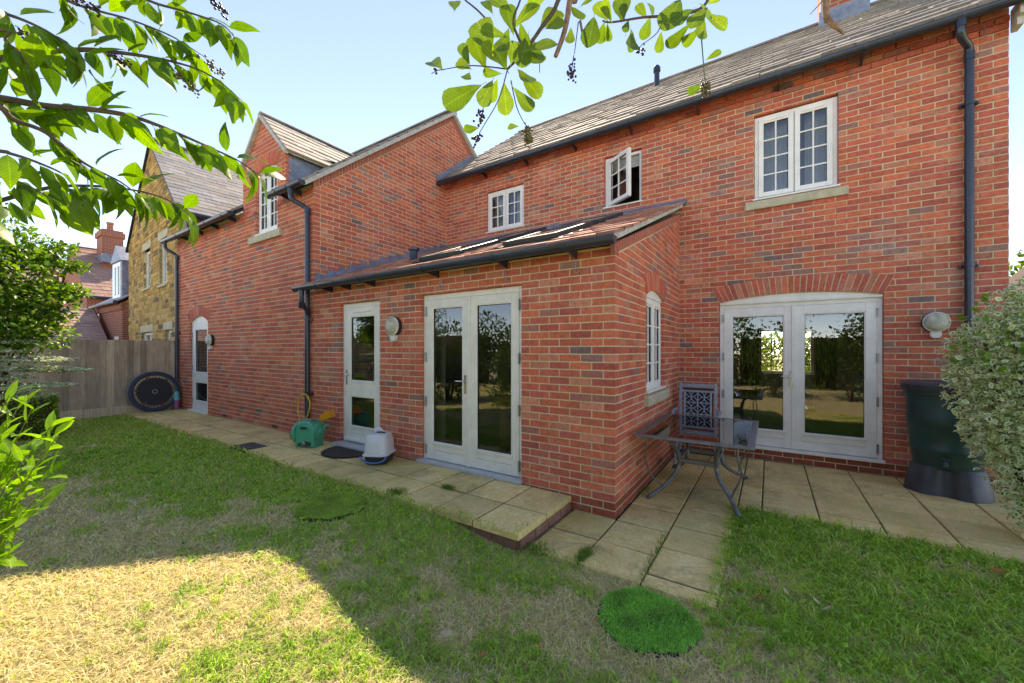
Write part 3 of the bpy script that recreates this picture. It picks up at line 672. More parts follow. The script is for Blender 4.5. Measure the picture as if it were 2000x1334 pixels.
# verges
m = MB(); q = [(XE - 0.02, EY - 0.04, EZ - 0.05), (XE + 0.05, EY - 0.04, EZ - 0.05), (XE + 0.05, EY - 0.04, EZ + 0.016), (XE - 0.02, EY - 0.04, EZ + 0.016)]
dz = ET * (YM - EY + 0.04); m.prism(q, [(a, YM - 0.002, c + dz + (0.012 if i > 1 else 0)) for i, (a, b, c) in enumerate(q)]); m.build('verge', 'verge_mortar', house)
m = MB()
for (y0, y1) in ((3.3, AY), (AY, 9.9)):
    q0 = [(XW + 0.02, y0, gz(y0) - 0.005), (XW + 0.09, y0, gz(y0) - 0.005), (XW + 0.09, y0, gz(y0) + 0.075), (XW + 0.02, y0, gz(y0) + 0.075)]; m.prism(q0, [(a, y1, gz(y1) + (c - gz(y0))) for a, b, c in q0])
m.build('verge', 'verge_mortar', house)
m = MB(); sx = DX1 + ov
for (xa, xb) in ((DX0 - ov, DXC), (DXC, DX1 + ov)):
    q0 = [(xa, dry0 - 0.012, dl(xa) - 0.06), (xb, dry0 - 0.012, dl(xb) - 0.06), (xb, dry0 - 0.012, dl(xb) + 0.012), (xa, dry0 - 0.012, dl(xa) + 0.012)]; m.prism(q0, [(a, dry0 + 0.05, c) for a, b, c in q0])
m.build('verge', 'verge_mortar', house)
m = MB(); m.prism([(2.165, MY, MZ - 0.08), (2.235, MY, MZ - 0.08), (2.235, MY, MZ + 0.01), (2.165, MY, MZ + 0.01)], [(2.165, RY, RZ - 0.08), (2.235, RY, RZ - 0.08), (2.235, RY, RZ + 0.01), (2.165, RY, RZ + 0.01)])
m.box(2.172, 2.26, 6.3, 6.5, 5.04, 5.2); m.box(2.172, 2.22, 6.36, 6.5, 4.96, 5.04); m.build('verge', 'verge_mortar', house)
# chimney through the ridge, with lead apron
m = MB(); m.box(0.8, 1.4, 9.1, 10.1, 6.9, 9.6); ch = m.build('chimney', 'far_brick', roof_main)
m = MB(); m.box(0.75, 1.45, 9.075, 9.098, RZ - 0.46, RZ - 0.1); m.prism([(0.72, 9.098, RZ - 0.4), (1.48, 9.098, RZ - 0.4), (1.48, 8.86, RZ - 0.545), (0.72, 8.86, RZ - 0.545)], [(0.72, 9.098, RZ - 0.36), (1.48, 9.098, RZ - 0.36), (1.48, 8.86, RZ - 0.54), (0.72, 8.86, RZ - 0.54)]); m.box(0.78, 0.798, 9.09, 9.6, RZ - 0.46, RZ + 0.16); m.box(1.402, 1.42, 9.09, 9.6, RZ - 0.46, RZ + 0.16)
m.build('chimney_flashing', 'lead', roof_main)
vp = Matrix.Translation((-2.085, 8.99, 7.25)); m = MB(); m.lathe([(0.09, 0), (0.085, 0.08), (0.06, 0.12), (0.055, 0.42), (0.075, 0.43), (0.078, 0.5), (0.05, 0.555), (0.02, 0.565)], 16, vp); m.build('soil_vent', 'pipe_black', roof_main, smooth=True)
vp = Matrix.Translation((-4.72, 4.34, 2.90)); m = MB(); m.lathe([(0.11, 0), (0.075, 0.06), (0.06, 0.09), (0.056, 0.2), (0.085, 0.215), (0.088, 0.25), (0.06, 0.262)], 18, vp); m.build('vent_cowl', 'pipe_black', roof_ext, smooth=True)
# roof windows
for (a, b, c, d) in SKY:
    P = lambda x, y, h: Vector((x, y, EZ + ET * (y - EY))) + en * h
    def slabq(mb, x0, x1, y0, y1, h0, h1): mb.prism([P(x0, y0, h0), P(x1, y0, h0), P(x1, y1, h0), P(x0, y1, h0)], [P(x0, y0, h1), P(x1, y0, h1), P(x1, y1, h1), P(x0, y1, h1)])
    m = MB(); slabq(m, a - 0.075, b + 0.075, c - 0.03, d + 0.07, 0.012, 0.034); fl_ = m.build('roof_window', 'sky_frame', roof_ext)
    m = MB(); e = 0.07
    for q in ((a, a + e, c, d), (b - e, b, c, d), (a + e, b - e, c, c + e), (a + e, b - e, d - e, d)): slabq(m, *q, 0.034, 0.088)
    m.build('roof_window_frame', 'sky_frame', roof_ext, bevel=0.006)
    m = MB(); slabq(m, a + e, b - e, c + e, d - e, 0.036, 0.05); m.build('roof_window_sky_sheen', 'cloth_and_sky_sheen', roof_ext)  # pale sheet imitates the white sky reflection on the roof glass
    m = MB(); m.add([P(a + e, c + e, 0.078), P(b - e, c + e, 0.078), P(b - e, d - e, 0.078), P(a + e, d - e, 0.078)], [(0, 1, 2, 3)]); m.build('roof_window_pane', 'glass', roof_ext)
# lead flashings
m = MB(); zt = lambda y: EZ + ET * (y - EY)
m.prism([FM(XW + 0.02, 0.006, 3.77), FM(XE + 0.1, 0.006, 3.77), FM(XE + 0.1, 0.006, 3.865), FM(XW + 0.02, 0.006, 3.865)], [FM(XW + 0.02, 0.016, 3.77), FM(XE + 0.1, 0.016, 3.77), FM(XE + 0.1, 0.016, 3.865), FM(XW + 0.02, 0.016, 3.865)])
q = [(XW + 0.02, YM - 0.016, zt(YM) + 0.075), (XE + 0.1, YM - 0.016, zt(YM) + 0.075), (XE + 0.1, YM - 0.17, zt(YM - 0.17) + 0.052), (XW + 0.02, YM - 0.17, zt(YM - 0.17) + 0.052)]; m.prism(q, [(a, b, c - 0.02) for a, b, c in q]); m.build('back_flashing', 'lead', house)
for i in range(15):
    ya = YE + 0.02 + i * 0.203; yb = ya + 0.212; za, zb = zt(ya) + 0.02, zt(yb) + 0.02; top = zt(ya) + 0.175 + (0.01 if i % 2 else 0)
    pts = [(ya, za), (yb, zb), (yb + 0.004, top - 0.012), (ya, top)]; m = MB(); off = 0.008 + 0.003 * (i % 2)
    m.prism([FG(u, off, z) for u, z in pts], [FG(u, off - 0.004, z) for u, z in pts]); m.build('step_flashing', 'lead', house)
m = MB(); q = [(XW + 0.008, EY - 0.03, zt(EY - .03) + 0.05), (XW + 0.13, EY - 0.03, zt(EY - .03) + 0.05), (XW + 0.13, YM - .02, zt(YM) + 0.05), (XW + 0.008, YM - .02, zt(YM) + 0.05)]; m.prism(q, [(a, b, c - 0.012) for a, b, c in q]); m.build('flashing_apron', 'lead', house)
# lead where the main eave meets the gable
m = MB(); pts = [(MY - 0.12, MZ - 0.06), (MY + 1.2, MZ + 0.94), (MY + 1.2, MZ + 1.12), (MY - 0.02, MZ + 0.16), (MY - 0.12, MZ + 0.1)]; m.prism([FG(u, 0.007, z) for u, z in pts], [FG(u, 0.016, z) for u, z in pts])
q = [(XW + 0.016, MY - 0.12, MZ - 0.03), (XW + 0.16, MY - 0.12, MZ - 0.03), (XW + 0.16, MY + 1.1, MZ + 0.90), (XW + 0.016, MY + 1.1, MZ + 0.90)]; m.prism(q, [(a, b, c + 0.02) for a, b, c in q]); m.build('eave_flashing', 'lead', house)
# dormer cheeks in lead
for sx, side in ((DX1, 1), (DX0, -1)):
    yb = 3.33 + (4.95 - 4.16) / GP
    m = MB(); pts = [(YE + 0.11, gz(YE + .11)), (yb + 0.3, gz(yb + .3)), (yb + 0.3, DZE + 0.03), (YE + 0.11, DZE + 0.03)]; m.prism([(sx - 0.03 * side, u, z) for u, z in pts], [(sx - 0.008 * side, u, z) for u, z in pts]); m.build('dormer_cheek', 'lead', house)
    for k in range(7):
        z0 = 4.27 + k * 0.1; m = MB(); m.box(sx - 0.004 if side > 0 else sx - 0.003, sx + 0.003 if side > 0 else sx + 0.004, YE + 0.05, YE + 0.13, z0, z0 + 0.07); m.build('cheek_flashing', 'lead', house)

# --- gutters, brackets, downpipes
def gutter(x0, x1, yc, zb, r=0.058, tag_=None):
    m = MB(); A = []; B = []; prof = []
    for k in range(11): t_ = math.pi + math.pi * k / 10; prof.append((math.cos(t_) * r, math.sin(t_) * r))
    inner = [(a * 0.93, b * 0.93) for a, b in prof[::-1]]; pr = [(-r, 0.012)] + prof + [(r, 0.012)] + [(r * 0.93, 0.012)] + inner + [(-r * 0.93, 0.012)]
    z = zb + r
    m.prism([(x0, yc + a, z + b) for a, b in pr], [(x1, yc + a, z + b) for a, b in pr], caps=False)
    for x in (x0, x1): m.prism([(x - 0.004, yc + a * 1.04, z + b * 1.04) for a, b in [(-r, 0.012)] + prof + [(r, 0.012)]], [(x + 0.004, yc + a * 1.04, z + b * 1.04) for a, b in [(-r, 0.012)] + prof + [(r, 0.012)]])
    g = m.build('gutter', 'pipe_black', house, smooth=True)
    return g, z
def brackets(g, xs_, yc, z, yw, r=0.058):
    for x in xs_:
        m = MB(); prof = [(math.cos(math.pi + math.pi * k / 8) * (r + 0.007), math.sin(math.pi + math.pi * k / 8) * (r + 0.007)) for k in range(9)]
        inn = [(a * 0.9, b * 0.9) for a, b in prof[::-1]]; pr = prof + inn
        m.prism([(x - 0.017, yc + a, z + b) for a, b in pr], [(x + 0.017, yc + a, z + b) for a, b in pr])
        tri = [(yc + r * 0.6, z - r * 0.9), (yw + 0.002, z - r * 1.55), (yw + 0.002, z + 0.0), (yc + r, z + 0.0)]
        m.prism([(x - 0.009, a, b) for a, b in tri], [(x + 0.009, a, b) for a, b in tri]); m.build('gutter_bracket', 'pipe_black', g)
def hooks(g, xs_, yw, z):                              # bent wire light hooks hanging below the gutter
    for x in xs_:
        m = MB(); h = rb.uniform(0.12, 0.15)
        m.tube([(x, yw - 0.03, z), (x, yw - 0.03, z - h), (x + 0.012, yw - 0.045, z - h - 0.012), (x + 0.045, yw - 0.05, z - h), (x + 0.06, yw - 0.045, z - h + 0.012)], 0.0045, 6)
        m.tube([(x - 0.02, yw - 0.03, z - h * 0.85), (x + 0.02, yw - 0.03, z - h * 0.85)], 0.005, 6); m.build('light_hook', 'hinge_grey', g)
g1, z1 = gutter(XW - 0.11, XE + 0.075, EY - 0.10, 2.44)
brackets(g1, [-5.55, -5.1, -4.55, -3.35, -2.35, -1.55], EY - 0.10, z1, YE); hooks(g1, [-5.62, -5.25, -4.75, -4.25, -3.3, -2.35, -1.55], YE, 2.40)
g2, z2 = gutter(XW + 0.04, 2.42, MY - 0.085, 5.115)
brackets(g2, [-4.9, -3.9, -2.9, -1.9, -0.9, 0.1, 0.95, 1.75], MY - 0.085, z2, YM - 0.02); hooks(g2, [-5.2, -4.35, -3.3, -2.2, -1.2, -0.15, 0.85, 1.98], YM - 0.02, 5.11)
g3_, z3 = gutter(-12.2, DX0 + 0.05, 3.25, 4.08); brackets(g3_, [-11.2, -10.4, -9.6, -8.8], 3.25, z3, YE - 0.02); hooks(g3_, [-11.5, -10.3, -9.2], YE, 4.06)
g4, z4 = gutter(DX1 - 0.12, XW + 0.07, 3.25, 4.08); brackets(g4, [-6.75, -6.4], 3.25, z4, YE - 0.02)
def downpipe(pts, r=0.034, collars=(), clips=()):
    m = MB(); P = [Vector(p) for p in pts]; Q = [P[0]]
    for i in range(1, len(P) - 1):
        a = (P[i - 1] - P[i]).normalized(); b = (P[i + 1] - P[i]).normalized(); d = min(0.05, (P[i - 1] - P[i]).length * 0.4, (P[i + 1] - P[i]).length * 0.4)
        Q += [P[i] + a * d, P[i] + (a + b) * d * 0.3, P[i] + b * d]
    Q.append(P[-1]); m.tube(Q, r, 14); dp = m.build('downpipe', 'pipe_black', house, smooth=True)
    for c in collars:
        m = MB(); a, b = Vector(c[0]), Vector(c[1]); m.tube([a, b], r * 1.17, 14); m.build('pipe_collar', 'pipe_black', dp, smooth=True)
    for (x, y, z, yw) in clips:
        m = MB(); m.lathe([(r * 1.22, -0.014), (r * 1.22, 0.014)], 14, Matrix.Translation((x, y, z))); m.box(x - 0.075, x + 0.075, y + r * 0.6, yw, z - 0.014, z + 0.014)
        m.lathe([(0.016, -0.016), (0.016, 0.016)], 8, Matrix.Translation((x - 0.065, y + r * 0.5, z))); m.lathe([(0.016, -0.016), (0.016, 0.016)], 8, Matrix.Translation((x + 0.065, y + r * 0.5, z)))
        m.build('pipe_clip', 'pipe_black', dp, smooth=True)
    return dp
yp = YE - 0.052
downpipe([(-6.33, 3.25, 4.09), (-6.33, 3.25, 3.93), (-6.165, yp, 3.80), (-6.165, yp, 0.14)], 0.037, [((-6.33, 3.25, 4.1), (-6.33, 3.25, 4.02)), ((-6.165, yp, 3.80), (-6.165, yp, 3.72)), ((-6.165, yp, 2.2), (-6.165, yp, 2.06))], [(-6.165, yp, 2.02, YE), (-6.165, yp, 0.85, YE)])
downpipe([(-5.99, EY - 0.10, 2.44), (-5.99, EY - 0.10, 2.26), (-6.13, yp - 0.01, 2.14), (-6.16, yp, 2.08)], 0.034, [((-5.99, EY - 0.10, 2.46), (-5.99, EY - 0.10, 2.38)), ((-6.0, EY - 0.096, 2.25), (-6.05, EY - 0.08, 2.21))])
downpipe([(-12.03, 3.25, 4.09), (-12.03, 3.25, 3.95), (-11.87, yp, 3.80), (-11.87, yp, 0.12)], 0.037, [((-11.87, yp, 3.8), (-11.87, yp, 3.72)), ((-11.87, yp, 1.78), (-11.87, yp, 1.7)), ((-11.87, yp, 0.36), (-11.87, yp, 0.3))], [(-11.87, yp, 1.95, YE), (-11.87, yp, 0.5, YE)])
ym = YM - 0.052
downpipe([(1.735, MY - 0.085, 5.12), (1.735, MY - 0.085, 4.955), (1.862, ym, 4.93), (1.862, ym, 4.80), (1.862, ym, 0.1)], 0.038, [((1.735, MY - 0.085, 5.14), (1.735, MY - 0.085, 5.05)), ((1.862, ym, 4.86), (1.862, ym, 4.78))], [(1.862, ym, 4.29, YM), (1.862, ym, 2.48, YM)])

# --- joinery: built in the wall's own frame (u along, w out, z up)
def rect_frame(mb, F, u0, u1, z0, z1, t, w0, w1, tb=None, tt=None):
    tb = t if tb is None else tb; tt = t if tt is None else tt
    mb.fbox(F, u0, u0 + t, w0, w1, z0, z1); mb.fbox(F, u1 - t, u1, w0, w1, z0, z1); mb.fbox(F, u0 + t, u1 - t, w0, w1, z0, z0 + tb); mb.fbox(F, u0 + t, u1 - t, w0, w1, z1 - tt, z1)
def pane(F, u0, u1, z0, z1, w, parent, mat='glass'):
    m = MB(); m.add([F(u0, w, z0), F(u1, w, z0), F(u1, w, z1), F(u0, w, z1)], [(0, 1, 2, 3)]); return m.build('pane', mat, parent)
def gasket(F, u0, u1, z0, z1, w, parent):
    m = MB(); rect_frame(m, F, u0 - 0.004, u1 + 0.004, z0 - 0.004, z1 + 0.004, 0.007, w - 0.004, w + 0.003); return m.build('gasket', 'rubber', parent)
def handle(F, u, z, w, parent, side=-1):
    m = MB(); m.fbox(F, u - 0.014, u + 0.014, w, w + 0.008, z - 0.12, z + 0.10); m.tube([F(u, w, z + 0.03), F(u, w + 0.05, z + 0.03), F(u + side * 0.02, w + 0.055, z + 0.03), F(u + side * 0.11, w + 0.05, z + 0.028)], 0.009, 8)
    m.lathe([(0.01, 0), (0.01, 0.006)], 10, Matrix.Translation(F(u, w + 0.008, z - 0.06)) @ Matrix.Rotation(R(90), 4, 'X')); return m.build('handle', 'chrome', parent, smooth=True)
def hinges(F, u, zs_, w, parent):
    for z in zs_: m = MB(); m.fbox(F, u - 0.011, u + 0.011, w, w + 0.014, z - 0.055, z + 0.055); m.lathe([(0.009, -0.06), (0.009, 0.06)], 8, Matrix.Translation(F(u, w + 0.014, z))); m.build('hinge', 'hinge_grey', parent)
def door_leaf(F, u0, u1, z0, z1, st, tr, br, wf, mat, parent, mid=None, panel=True):
    th = 0.05; m = MB(); m.fbox(F, u0, u0 + st, wf - th, wf, z0, z1); m.fbox(F, u1 - st, u1, wf - th, wf, z0, z1)
    m.fbox(F, u0 + st, u1 - st, wf - th, wf - 0.001, z1 - tr, z1); m.fbox(F, u0 + st, u1 - st, wf - th, wf - 0.001, z0, z0 + br * 0.52)
    m.fbox(F, u0 + st, u1 - st, wf - th, wf - 0.006, z0 + br * 0.535, z0 + br)
    gl = [(z0 + br, z1 - tr)]
    if mid: m.fbox(F, u0 + st, u1 - st, wf - th, wf - 0.001, mid[0], mid[1]); gl = [(z0 + br, mid[0]), (mid[1], z1 - tr)]
    lf = m.build('door_leaf', mat, parent, bevel=0.004)
    for a, b in gl:
        bm_ = MB(); rect_frame(bm_, F, u0 + st - 0.002, u1 - st + 0.002, a - 0.002, b + 0.002, 0.014, wf - 0.02, wf - 0.007); bm_.fbox(F, u0 + st - 0.012, u1 - st + 0.012, wf - 0.004, wf + 0.012, a - 0.018, a + 0.006); bm_.build('glazing_bead', mat, parent, bevel=0.003)
        gasket(F, u0 + st + 0.014, u1 - st - 0.014, a + 0.014, b - 0.014, wf - 0.019, parent); pane(F, u0 + st + 0.01, u1 - st - 0.01, a + 0.01, b - 0.01, wf - 0.026, parent)
    return lf
def door_unit(F, h, mat, leaves, ztop=None, setback=-0.048, mid=None, st=0.098, tr=0.1, br=0.22, sillmat='sill_grey', sill_out=0.04, hinge_side=None, sill_z=None, label=None, fr=0.05):
    u0, u1, z0, z1 = h; z1 = ztop or z1; m = MB(); rect_frame(m, F, u0 + 0.002, u1 - 0.002, z0 + 0.004, z1 - 0.002, fr, setback - 0.07, setback, tb=0.03, tt=0.062); d = m.build('door', mat, house, bevel=0.003)
    a, b = u0 + fr + 0.004, u1 - fr - 0.004; za, zb = z0 + 0.04, z1 - 0.066; wf = setback + 0.004
    if leaves == 2:
        mid_u = (a + b) / 2; door_leaf(F, a, mid_u - 0.003, za, zb, st, tr, br, wf, mat, d, mid); door_leaf(F, mid_u + 0.003, b, za, zb, st, tr, br, wf, mat, d, mid)
        am = MB(); am.fbox(F, mid_u - 0.024, mid_u + 0.024, wf, wf + 0.014, za, zb); am.build('meeting_bar', mat, d, bevel=0.003)
        hs = [za + (zb - za) * k for k in (0.06, 0.36, 0.64, 0.93)]; hinges(F, a - 0.004, hs, wf, d); hinges(F, b + 0.004, hs, wf, d)
        handle(F, mid_u - 0.055 if F is FE else mid_u - 0.03, za + 0.96, wf + (0 if F is FE else 0.014), d, -1)
    else:
        door_leaf(F, a, b, za, zb, st, tr, br, wf, mat, d, mid)
        if hinge_side == 'lo': hinges(F, a - 0.004, [za + 0.2, za + 0.95, za + 1.7], wf, d); handle(F, b - 0.045, za + 0.96, wf, d, -1)
        else: handle(F, a + 0.045, za + 0.96, wf, d, 1)
    s = MB(); sz = sill_z if sill_z is not None else z0
    s.fbox(F, u0 - 0.035, u1 + 0.012, setback - 0.02, sill_out, sz - 0.002, sz + 0.034); s.build('door_sill', sillmat, d, bevel=0.004)
    return d
d1 = door_unit(FE, H_FR, 'cream_frame', 2, br=0.21, sill_out=0.05); d1['label'] = 'cream glazed double doors of the extension'
d2 = door_unit(FE, H_SM, 'cream_frame', 1, mid=(0.86, 1.085), st=0.125, tr=0.13, br=0.235, sill_out=0.14, setback=-0.055); d2['label'] = 'single cream door with two glass panels'
m = MB(); m.fbox(FE, -5.1, -4.72, -0.051, -0.03, 2.085, 2.115); m.build('trickle_vent', 'white_frame', d2, bevel=0.004)
m = MB(); m.fbox(FE, -5.29, -4.5, -0.052, -0.022, 0.21, 0.25); m.build('weather_bar', 'white_frame', d2, bevel=0.006)
d3 = door_unit(FM, H_PD, 'white_frame', 2, ztop=2.205, br=0.225, sill_out=0.035, sillmat='white_frame', st=0.105, tr=0.115); d3['label'] = 'white double patio doors under a brick arch'
infill(FM, arches['patio'], 2.206, -0.04).build('arch_board', 'white_frame', d3)
m = MB(); m.fbox(FM, -0.615, 1.16, -0.048, -0.012, 2.196, 2.222); m.build('head_drip', 'cream_frame', d3)
d4 = door_unit(FE, (H_WD[0], H_WD[1], 0.14, 2.16), 'white_frame', 1, ztop=2.14, mid=(0.80, 1.03), st=0.12, tr=0.075, br=0.2, hinge_side='lo', sillmat='white_frame'); d4['label'] = 'narrow white back door of the wing'
infill(FE, arches['wdoor'], 2.14, -0.045).build('arch_board', 'white_frame', d4)
def casement(F, h, sashes, cols, rows, setback=-0.05, open_=None, fr=0.045, vents=True, ztop=None, sfr=0.062):
    u0, u1, z0, z1 = h; z1 = ztop or z1; m = MB(); rect_frame(m, F, u0 + 0.002, u1 - 0.002, z0 + 0.002, z1 - 0.002, fr, setback - 0.06, setback); wdw = m.build('window', 'white_frame', house, bevel=0.003)
    m = MB(); m.fbox(F, u0 - 0.02, u1 + 0.02, setback - 0.02, setback + 0.05 + 0.022, z0 - 0.002, z0 + 0.022); m.build('window_sill', 'white_frame', wdw, bevel=0.004)
    a, b = u0 + fr, u1 - fr; sw = (b - a) / sashes
    for k in range(sashes):
        G = F; s0, s1 = a + k * sw + 0.004, a + (k + 1) * sw - 0.004; zz0, zz1 = z0 + fr + 0.004, z1 - fr - 0.004; wf = setback + 0.014
        if open_:                                      # sash swung outwards about its hinge at s0
            pivot, c_, s_ = s0, math.cos(open_), math.sin(open_); base = wf
            G = (lambda u, w_, z, F=F: F(pivot + (u - pivot) * c_ - (w_ - base) * s_, base + (u - pivot) * s_ + (w_ - base) * c_, z))
        m = MB(); rect_frame(m, G, s0, s1, zz0, zz1, sfr, wf - 0.055, wf); sash = m.build('sash', 'white_frame', wdw, bevel=0.005)
        g0, g1, h0, h1 = s0 + sfr, s1 - sfr, zz0 + sfr, zz1 - sfr
        gasket(G, g0 + 0.003, g1 - 0.003, h0 + 0.003, h1 - 0.003, wf - 0.02, wdw)
        bars = MB()
        for i in range(1, cols): u = g0 + (g1 - g0) * i / cols; bars.fbox(G, u - 0.009, u + 0.009, wf - 0.024, wf - 0.008, h0, h1)
        for j in range(1, rows): z = h0 + (h1 - h0) * j / rows; bars.fbox(G, g0, g1, wf - 0.0235, wf - 0.0085, z - 0.009, z + 0.009)
        bars.build('glazing_bars', 'white_frame', wdw)
        for i in range(cols):
            for j in range(rows): pane(G, g0 + (g1 - g0) * i / cols, g0 + (g1 - g0) * (i + 1) / cols, h0 + (h1 - h0) * j / rows, h0 + (h1 - h0) * (j + 1) / rows, wf - 0.027, wdw)
        if vents and not open_: m = MB(); m.fbox(G, (s0 + s1) / 2 - 0.12, (s0 + s1) / 2 + 0.12, wf, wf + 0.01, zz1 - 0.04, zz1 - 0.026); m.build('trickle_vent', 'cream_frame', wdw)
    return wdw
w1 = casement(FM, H_UR, 2, 2, 4, ztop=4.835); w1['label'] = 'tall white twin window with stone sill'
w2 = casement(FM, H_MW, 1, 2, 3, open_=R(33), ztop=4.84); w2['label'] = 'small white window with its sash swung open'
w3 = casement(FM, H_LW, 2, 2, 3); w4 = casement(FE, H_DW, 2, 2, 4, ztop=4.80, setback=-0.06); w5 = casement(FS, H_SW, 2, 2, 4, ztop=2.165, setback=-0.045)
infill(FS, arches['side'], 2.16, -0.03).build('arch_board', 'white_frame', w5); infill(FE, arches['dwin'], 4.795, -0.05).build('arch_board', 'white_frame', w4)
def stone_sill(F, u0, u1, z0, z1, out): m = MB(); m.prism([F(u0, -0.09, z0), F(u0, out, z0), F(u0, out, z1 - 0.02), F(u0, -0.09, z1)], [F(u1, -0.09, z0), F(u1, out, z0), F(u1, out, z1 - 0.02), F(u1, -0.09, z1)]); m.build('stone_sill', 'cast_stone', house, bevel=0.005)
stone_sill(FM, -0.292, 0.835, 3.515, 3.646, 0.045); stone_sill(FS, 4.47, 5.53, 0.905, 1.04, 0.05); stone_sill(FE, -8.22, -7.05, 3.515, 3.655, 0.05)
# blind and room behind the open sash, curtains and pale sheets
m = MB()
for k in range(5): m.box(-2.34, -1.79, YM + 0.12, YM + 0.135, 4.8 - k * 0.045, 4.838 - k * 0.045)
m.build('blind', 'cloth_and_sky_sheen', w2)
for (a, b, c, d) in ((-0.12, 0.2, 3.7, 4.8), (0.4, 0.68, 3.7, 4.8), (-4.86, -4.55, 4.0, 4.75), (-4.3, -4.08, 4.0, 4.75)):
    m = MB(); n_ = 16
    for k in range(n_): xa, xb = a + (b - a) * k / n_, a + (b - a) * (k + 1) / n_; m.add([(xa, YM + 0.2 + 0.015 * math.sin(k * 1.9), c), (xb, YM + 0.2 + 0.015 * math.sin((k + 1) * 1.9), c), (xb, YM + 0.2 + 0.015 * math.sin((k + 1) * 1.9), d), (xa, YM + 0.2 + 0.015 * math.sin(k * 1.9), d)], [(0, 1, 2, 3)])
    m.build('curtain_and_sky_sheen', 'cloth_and_sky_sheen', w1 if a > -1 else w3, smooth=True)  # twin window's pair is added: pale sheets standing in for reflected bright sky
# airbricks
for (F, u, z) in ((FS, 5.16, 0.13), (FE, -9.35, 0.19), (FE, -7.3, 0.19)):
    m = MB(); m.fbox(F, u - 0.105, u + 0.105, -0.02, 0.004, z - 0.033, z + 0.033); ab = m.build('air_brick', 'far_brick', house)
    m = MB()
    for i in range(4): m.fbox(F, u - 0.085 + i * 0.046, u - 0.058 + i * 0.046, -0.01, 0.0055, z - 0.022, z + 0.022)
    m.build('air_slot', 'rubber', ab)
# --- rooms behind the glass
m = MB()
m.box(-4.36, -1.29, YE + 0.12, 9.6, 0.10, 0.15); m.box(-6.0, -4.44, YE + 0.12, 6.4, 0.10, 0.15); m.build('kitchen_floor', 'inner_floor', house)
m = MB(); m.box(-6.0, XE - 0.12, YE + 0.12, 9.6, 2.42, 2.45); m.box(-6.05, -6.0, YE + .12, 6.5, 0.1, 2.42); m.box(-4.42, -4.36, YE + .12, 9.6, 0.1, 2.42); m.box(-4.36, -1.29, 9.5, 9.6, 0.1, 2.42); m.box(-6.0, -4.42, 5.4, 5.5, 0.1, 2.42); m.box(-1.29, -1.2, 6.63, 9.6, 0.1, 2.42); m.build('kitchen_walls', 'inner_dark', house)
m = MB(); m.box(-1.19, 2.05, 6.64, 12.79, 0.10, 0.16); m.build('lounge_floor', 'carpet', house)
m = MB(); m.box(-1.2, 2.06, 6.64, 12.8, 2.55, 2.6); m.box(-1.2, -1.14, 6.64, 12.79, 0.16, 2.55); m.box(2.0, 2.05, 6.64, 12.79, 0.16, 2.55); m.box(-1.14, -0.25, 12.74, 12.79, 0.16, 2.55); m.box(0.95, 2.0, 12.74, 12.79, 0.16, 2.55); m.box(-0.25, 0.95, 12.74, 12.79, 0.16, 0.9); m.box(-0.25, 0.95, 12.74, 12.79, 2.1, 2.55); m.build('lounge_walls', 'inner_wall', house)
m = MB(); m.box(-6.0, 2.05, 6.65, 12.7, 3.0, 3.05); m.box(-6.0, 2.05, 7.9, 7.95, 3.05, 5.3); m.box(-6.0, 2.05, 6.65, 7.9, 5.2, 5.25); m.box(-3.2, -3.15, 6.65, 7.9, 3.05, 5.2); m.box(-1.2, -1.15, 6.65, 7.9, 3.05, 5.2); m.build('upper_rooms', 'inner_dark', house)
m = MB(); m.box(-11.9, -6.2, 4.6, 4.65, 0.1, 4.0); m.box(-8.5, -6.97, 4.4, 4.44, 3.4, 5.0); m.box(-11.9, -6.2, YE + .12, 4.6, 2.7, 2.75); m.box(-11.9, -9.9, YE + .12, 4.6, 0.1, 0.14); m.build('wing_rooms', 'inner_dark', house)
# back window of the lounge
FB = frame_of((0, 12.85, 0), (1, 0, 0), (0, -1, 0)); m = MB(); rect_frame(m, FB, -0.25, 0.95, 0.9, 2.1, 0.06, -0.03, 0.03); m.fbox(FB, 0.31, 0.39, -0.03, 0.03, 0.96, 2.04)
for u in (0.03, 0.67): m.fbox(FB, u - 0.012, u + 0.012, -0.02, 0.02, 0.96, 2.04)
for z in (1.26, 1.56): m.fbox(FB, -0.19, 0.89, -0.019, 0.019, z - 0.012, z + 0.012)
m.build('window', 'white_frame', house)
for a in (-0.62, 0.98):
    m = MB(); pts = [(a + 0.42 * k / 24, 12.66 + 0.03 * math.sin(k * 2.2)) for k in range(25)]
    for k in range(24): m.add([(pts[k][0], pts[k][1], 0.3), (pts[k + 1][0], pts[k + 1][1], 0.3), (pts[k + 1][0], pts[k + 1][1], 2.3), (pts[k][0], pts[k][1], 2.3)], [(0, 1, 2, 3)])
    tag(m.build('curtain', 'curtain', smooth=True), 'dark brown curtain beside the far lounge window, ' + ('on the sofa side' if a > 0 else 'on the side away from the sofa'), 'curtain', 'lounge curtains')
for a in (-3.62, -2.35):
    m = MB(); pts = [(a + 0.16 * k / 14, 3.72 + 0.02 * math.sin(k * 2.2)) for k in range(15)]
    for k in range(14): m.add([(pts[k][0], pts[k][1], 0.17), (pts[k + 1][0], pts[k + 1][1], 0.17), (pts[k + 1][0], pts[k + 1][1], 2.35), (pts[k][0], pts[k][1], 2.35)], [(0, 1, 2, 3)])
    tag(m.build('curtain', 'cloth_and_sky_sheen', smooth=True), 'pale curtain drawn aside behind the extension double doors', 'curtain', 'dining room curtains')
tb = thing('dining_table', 'oak dining table seen through the extension double doors', 'table', (-2.35, 4.7, 0.15))
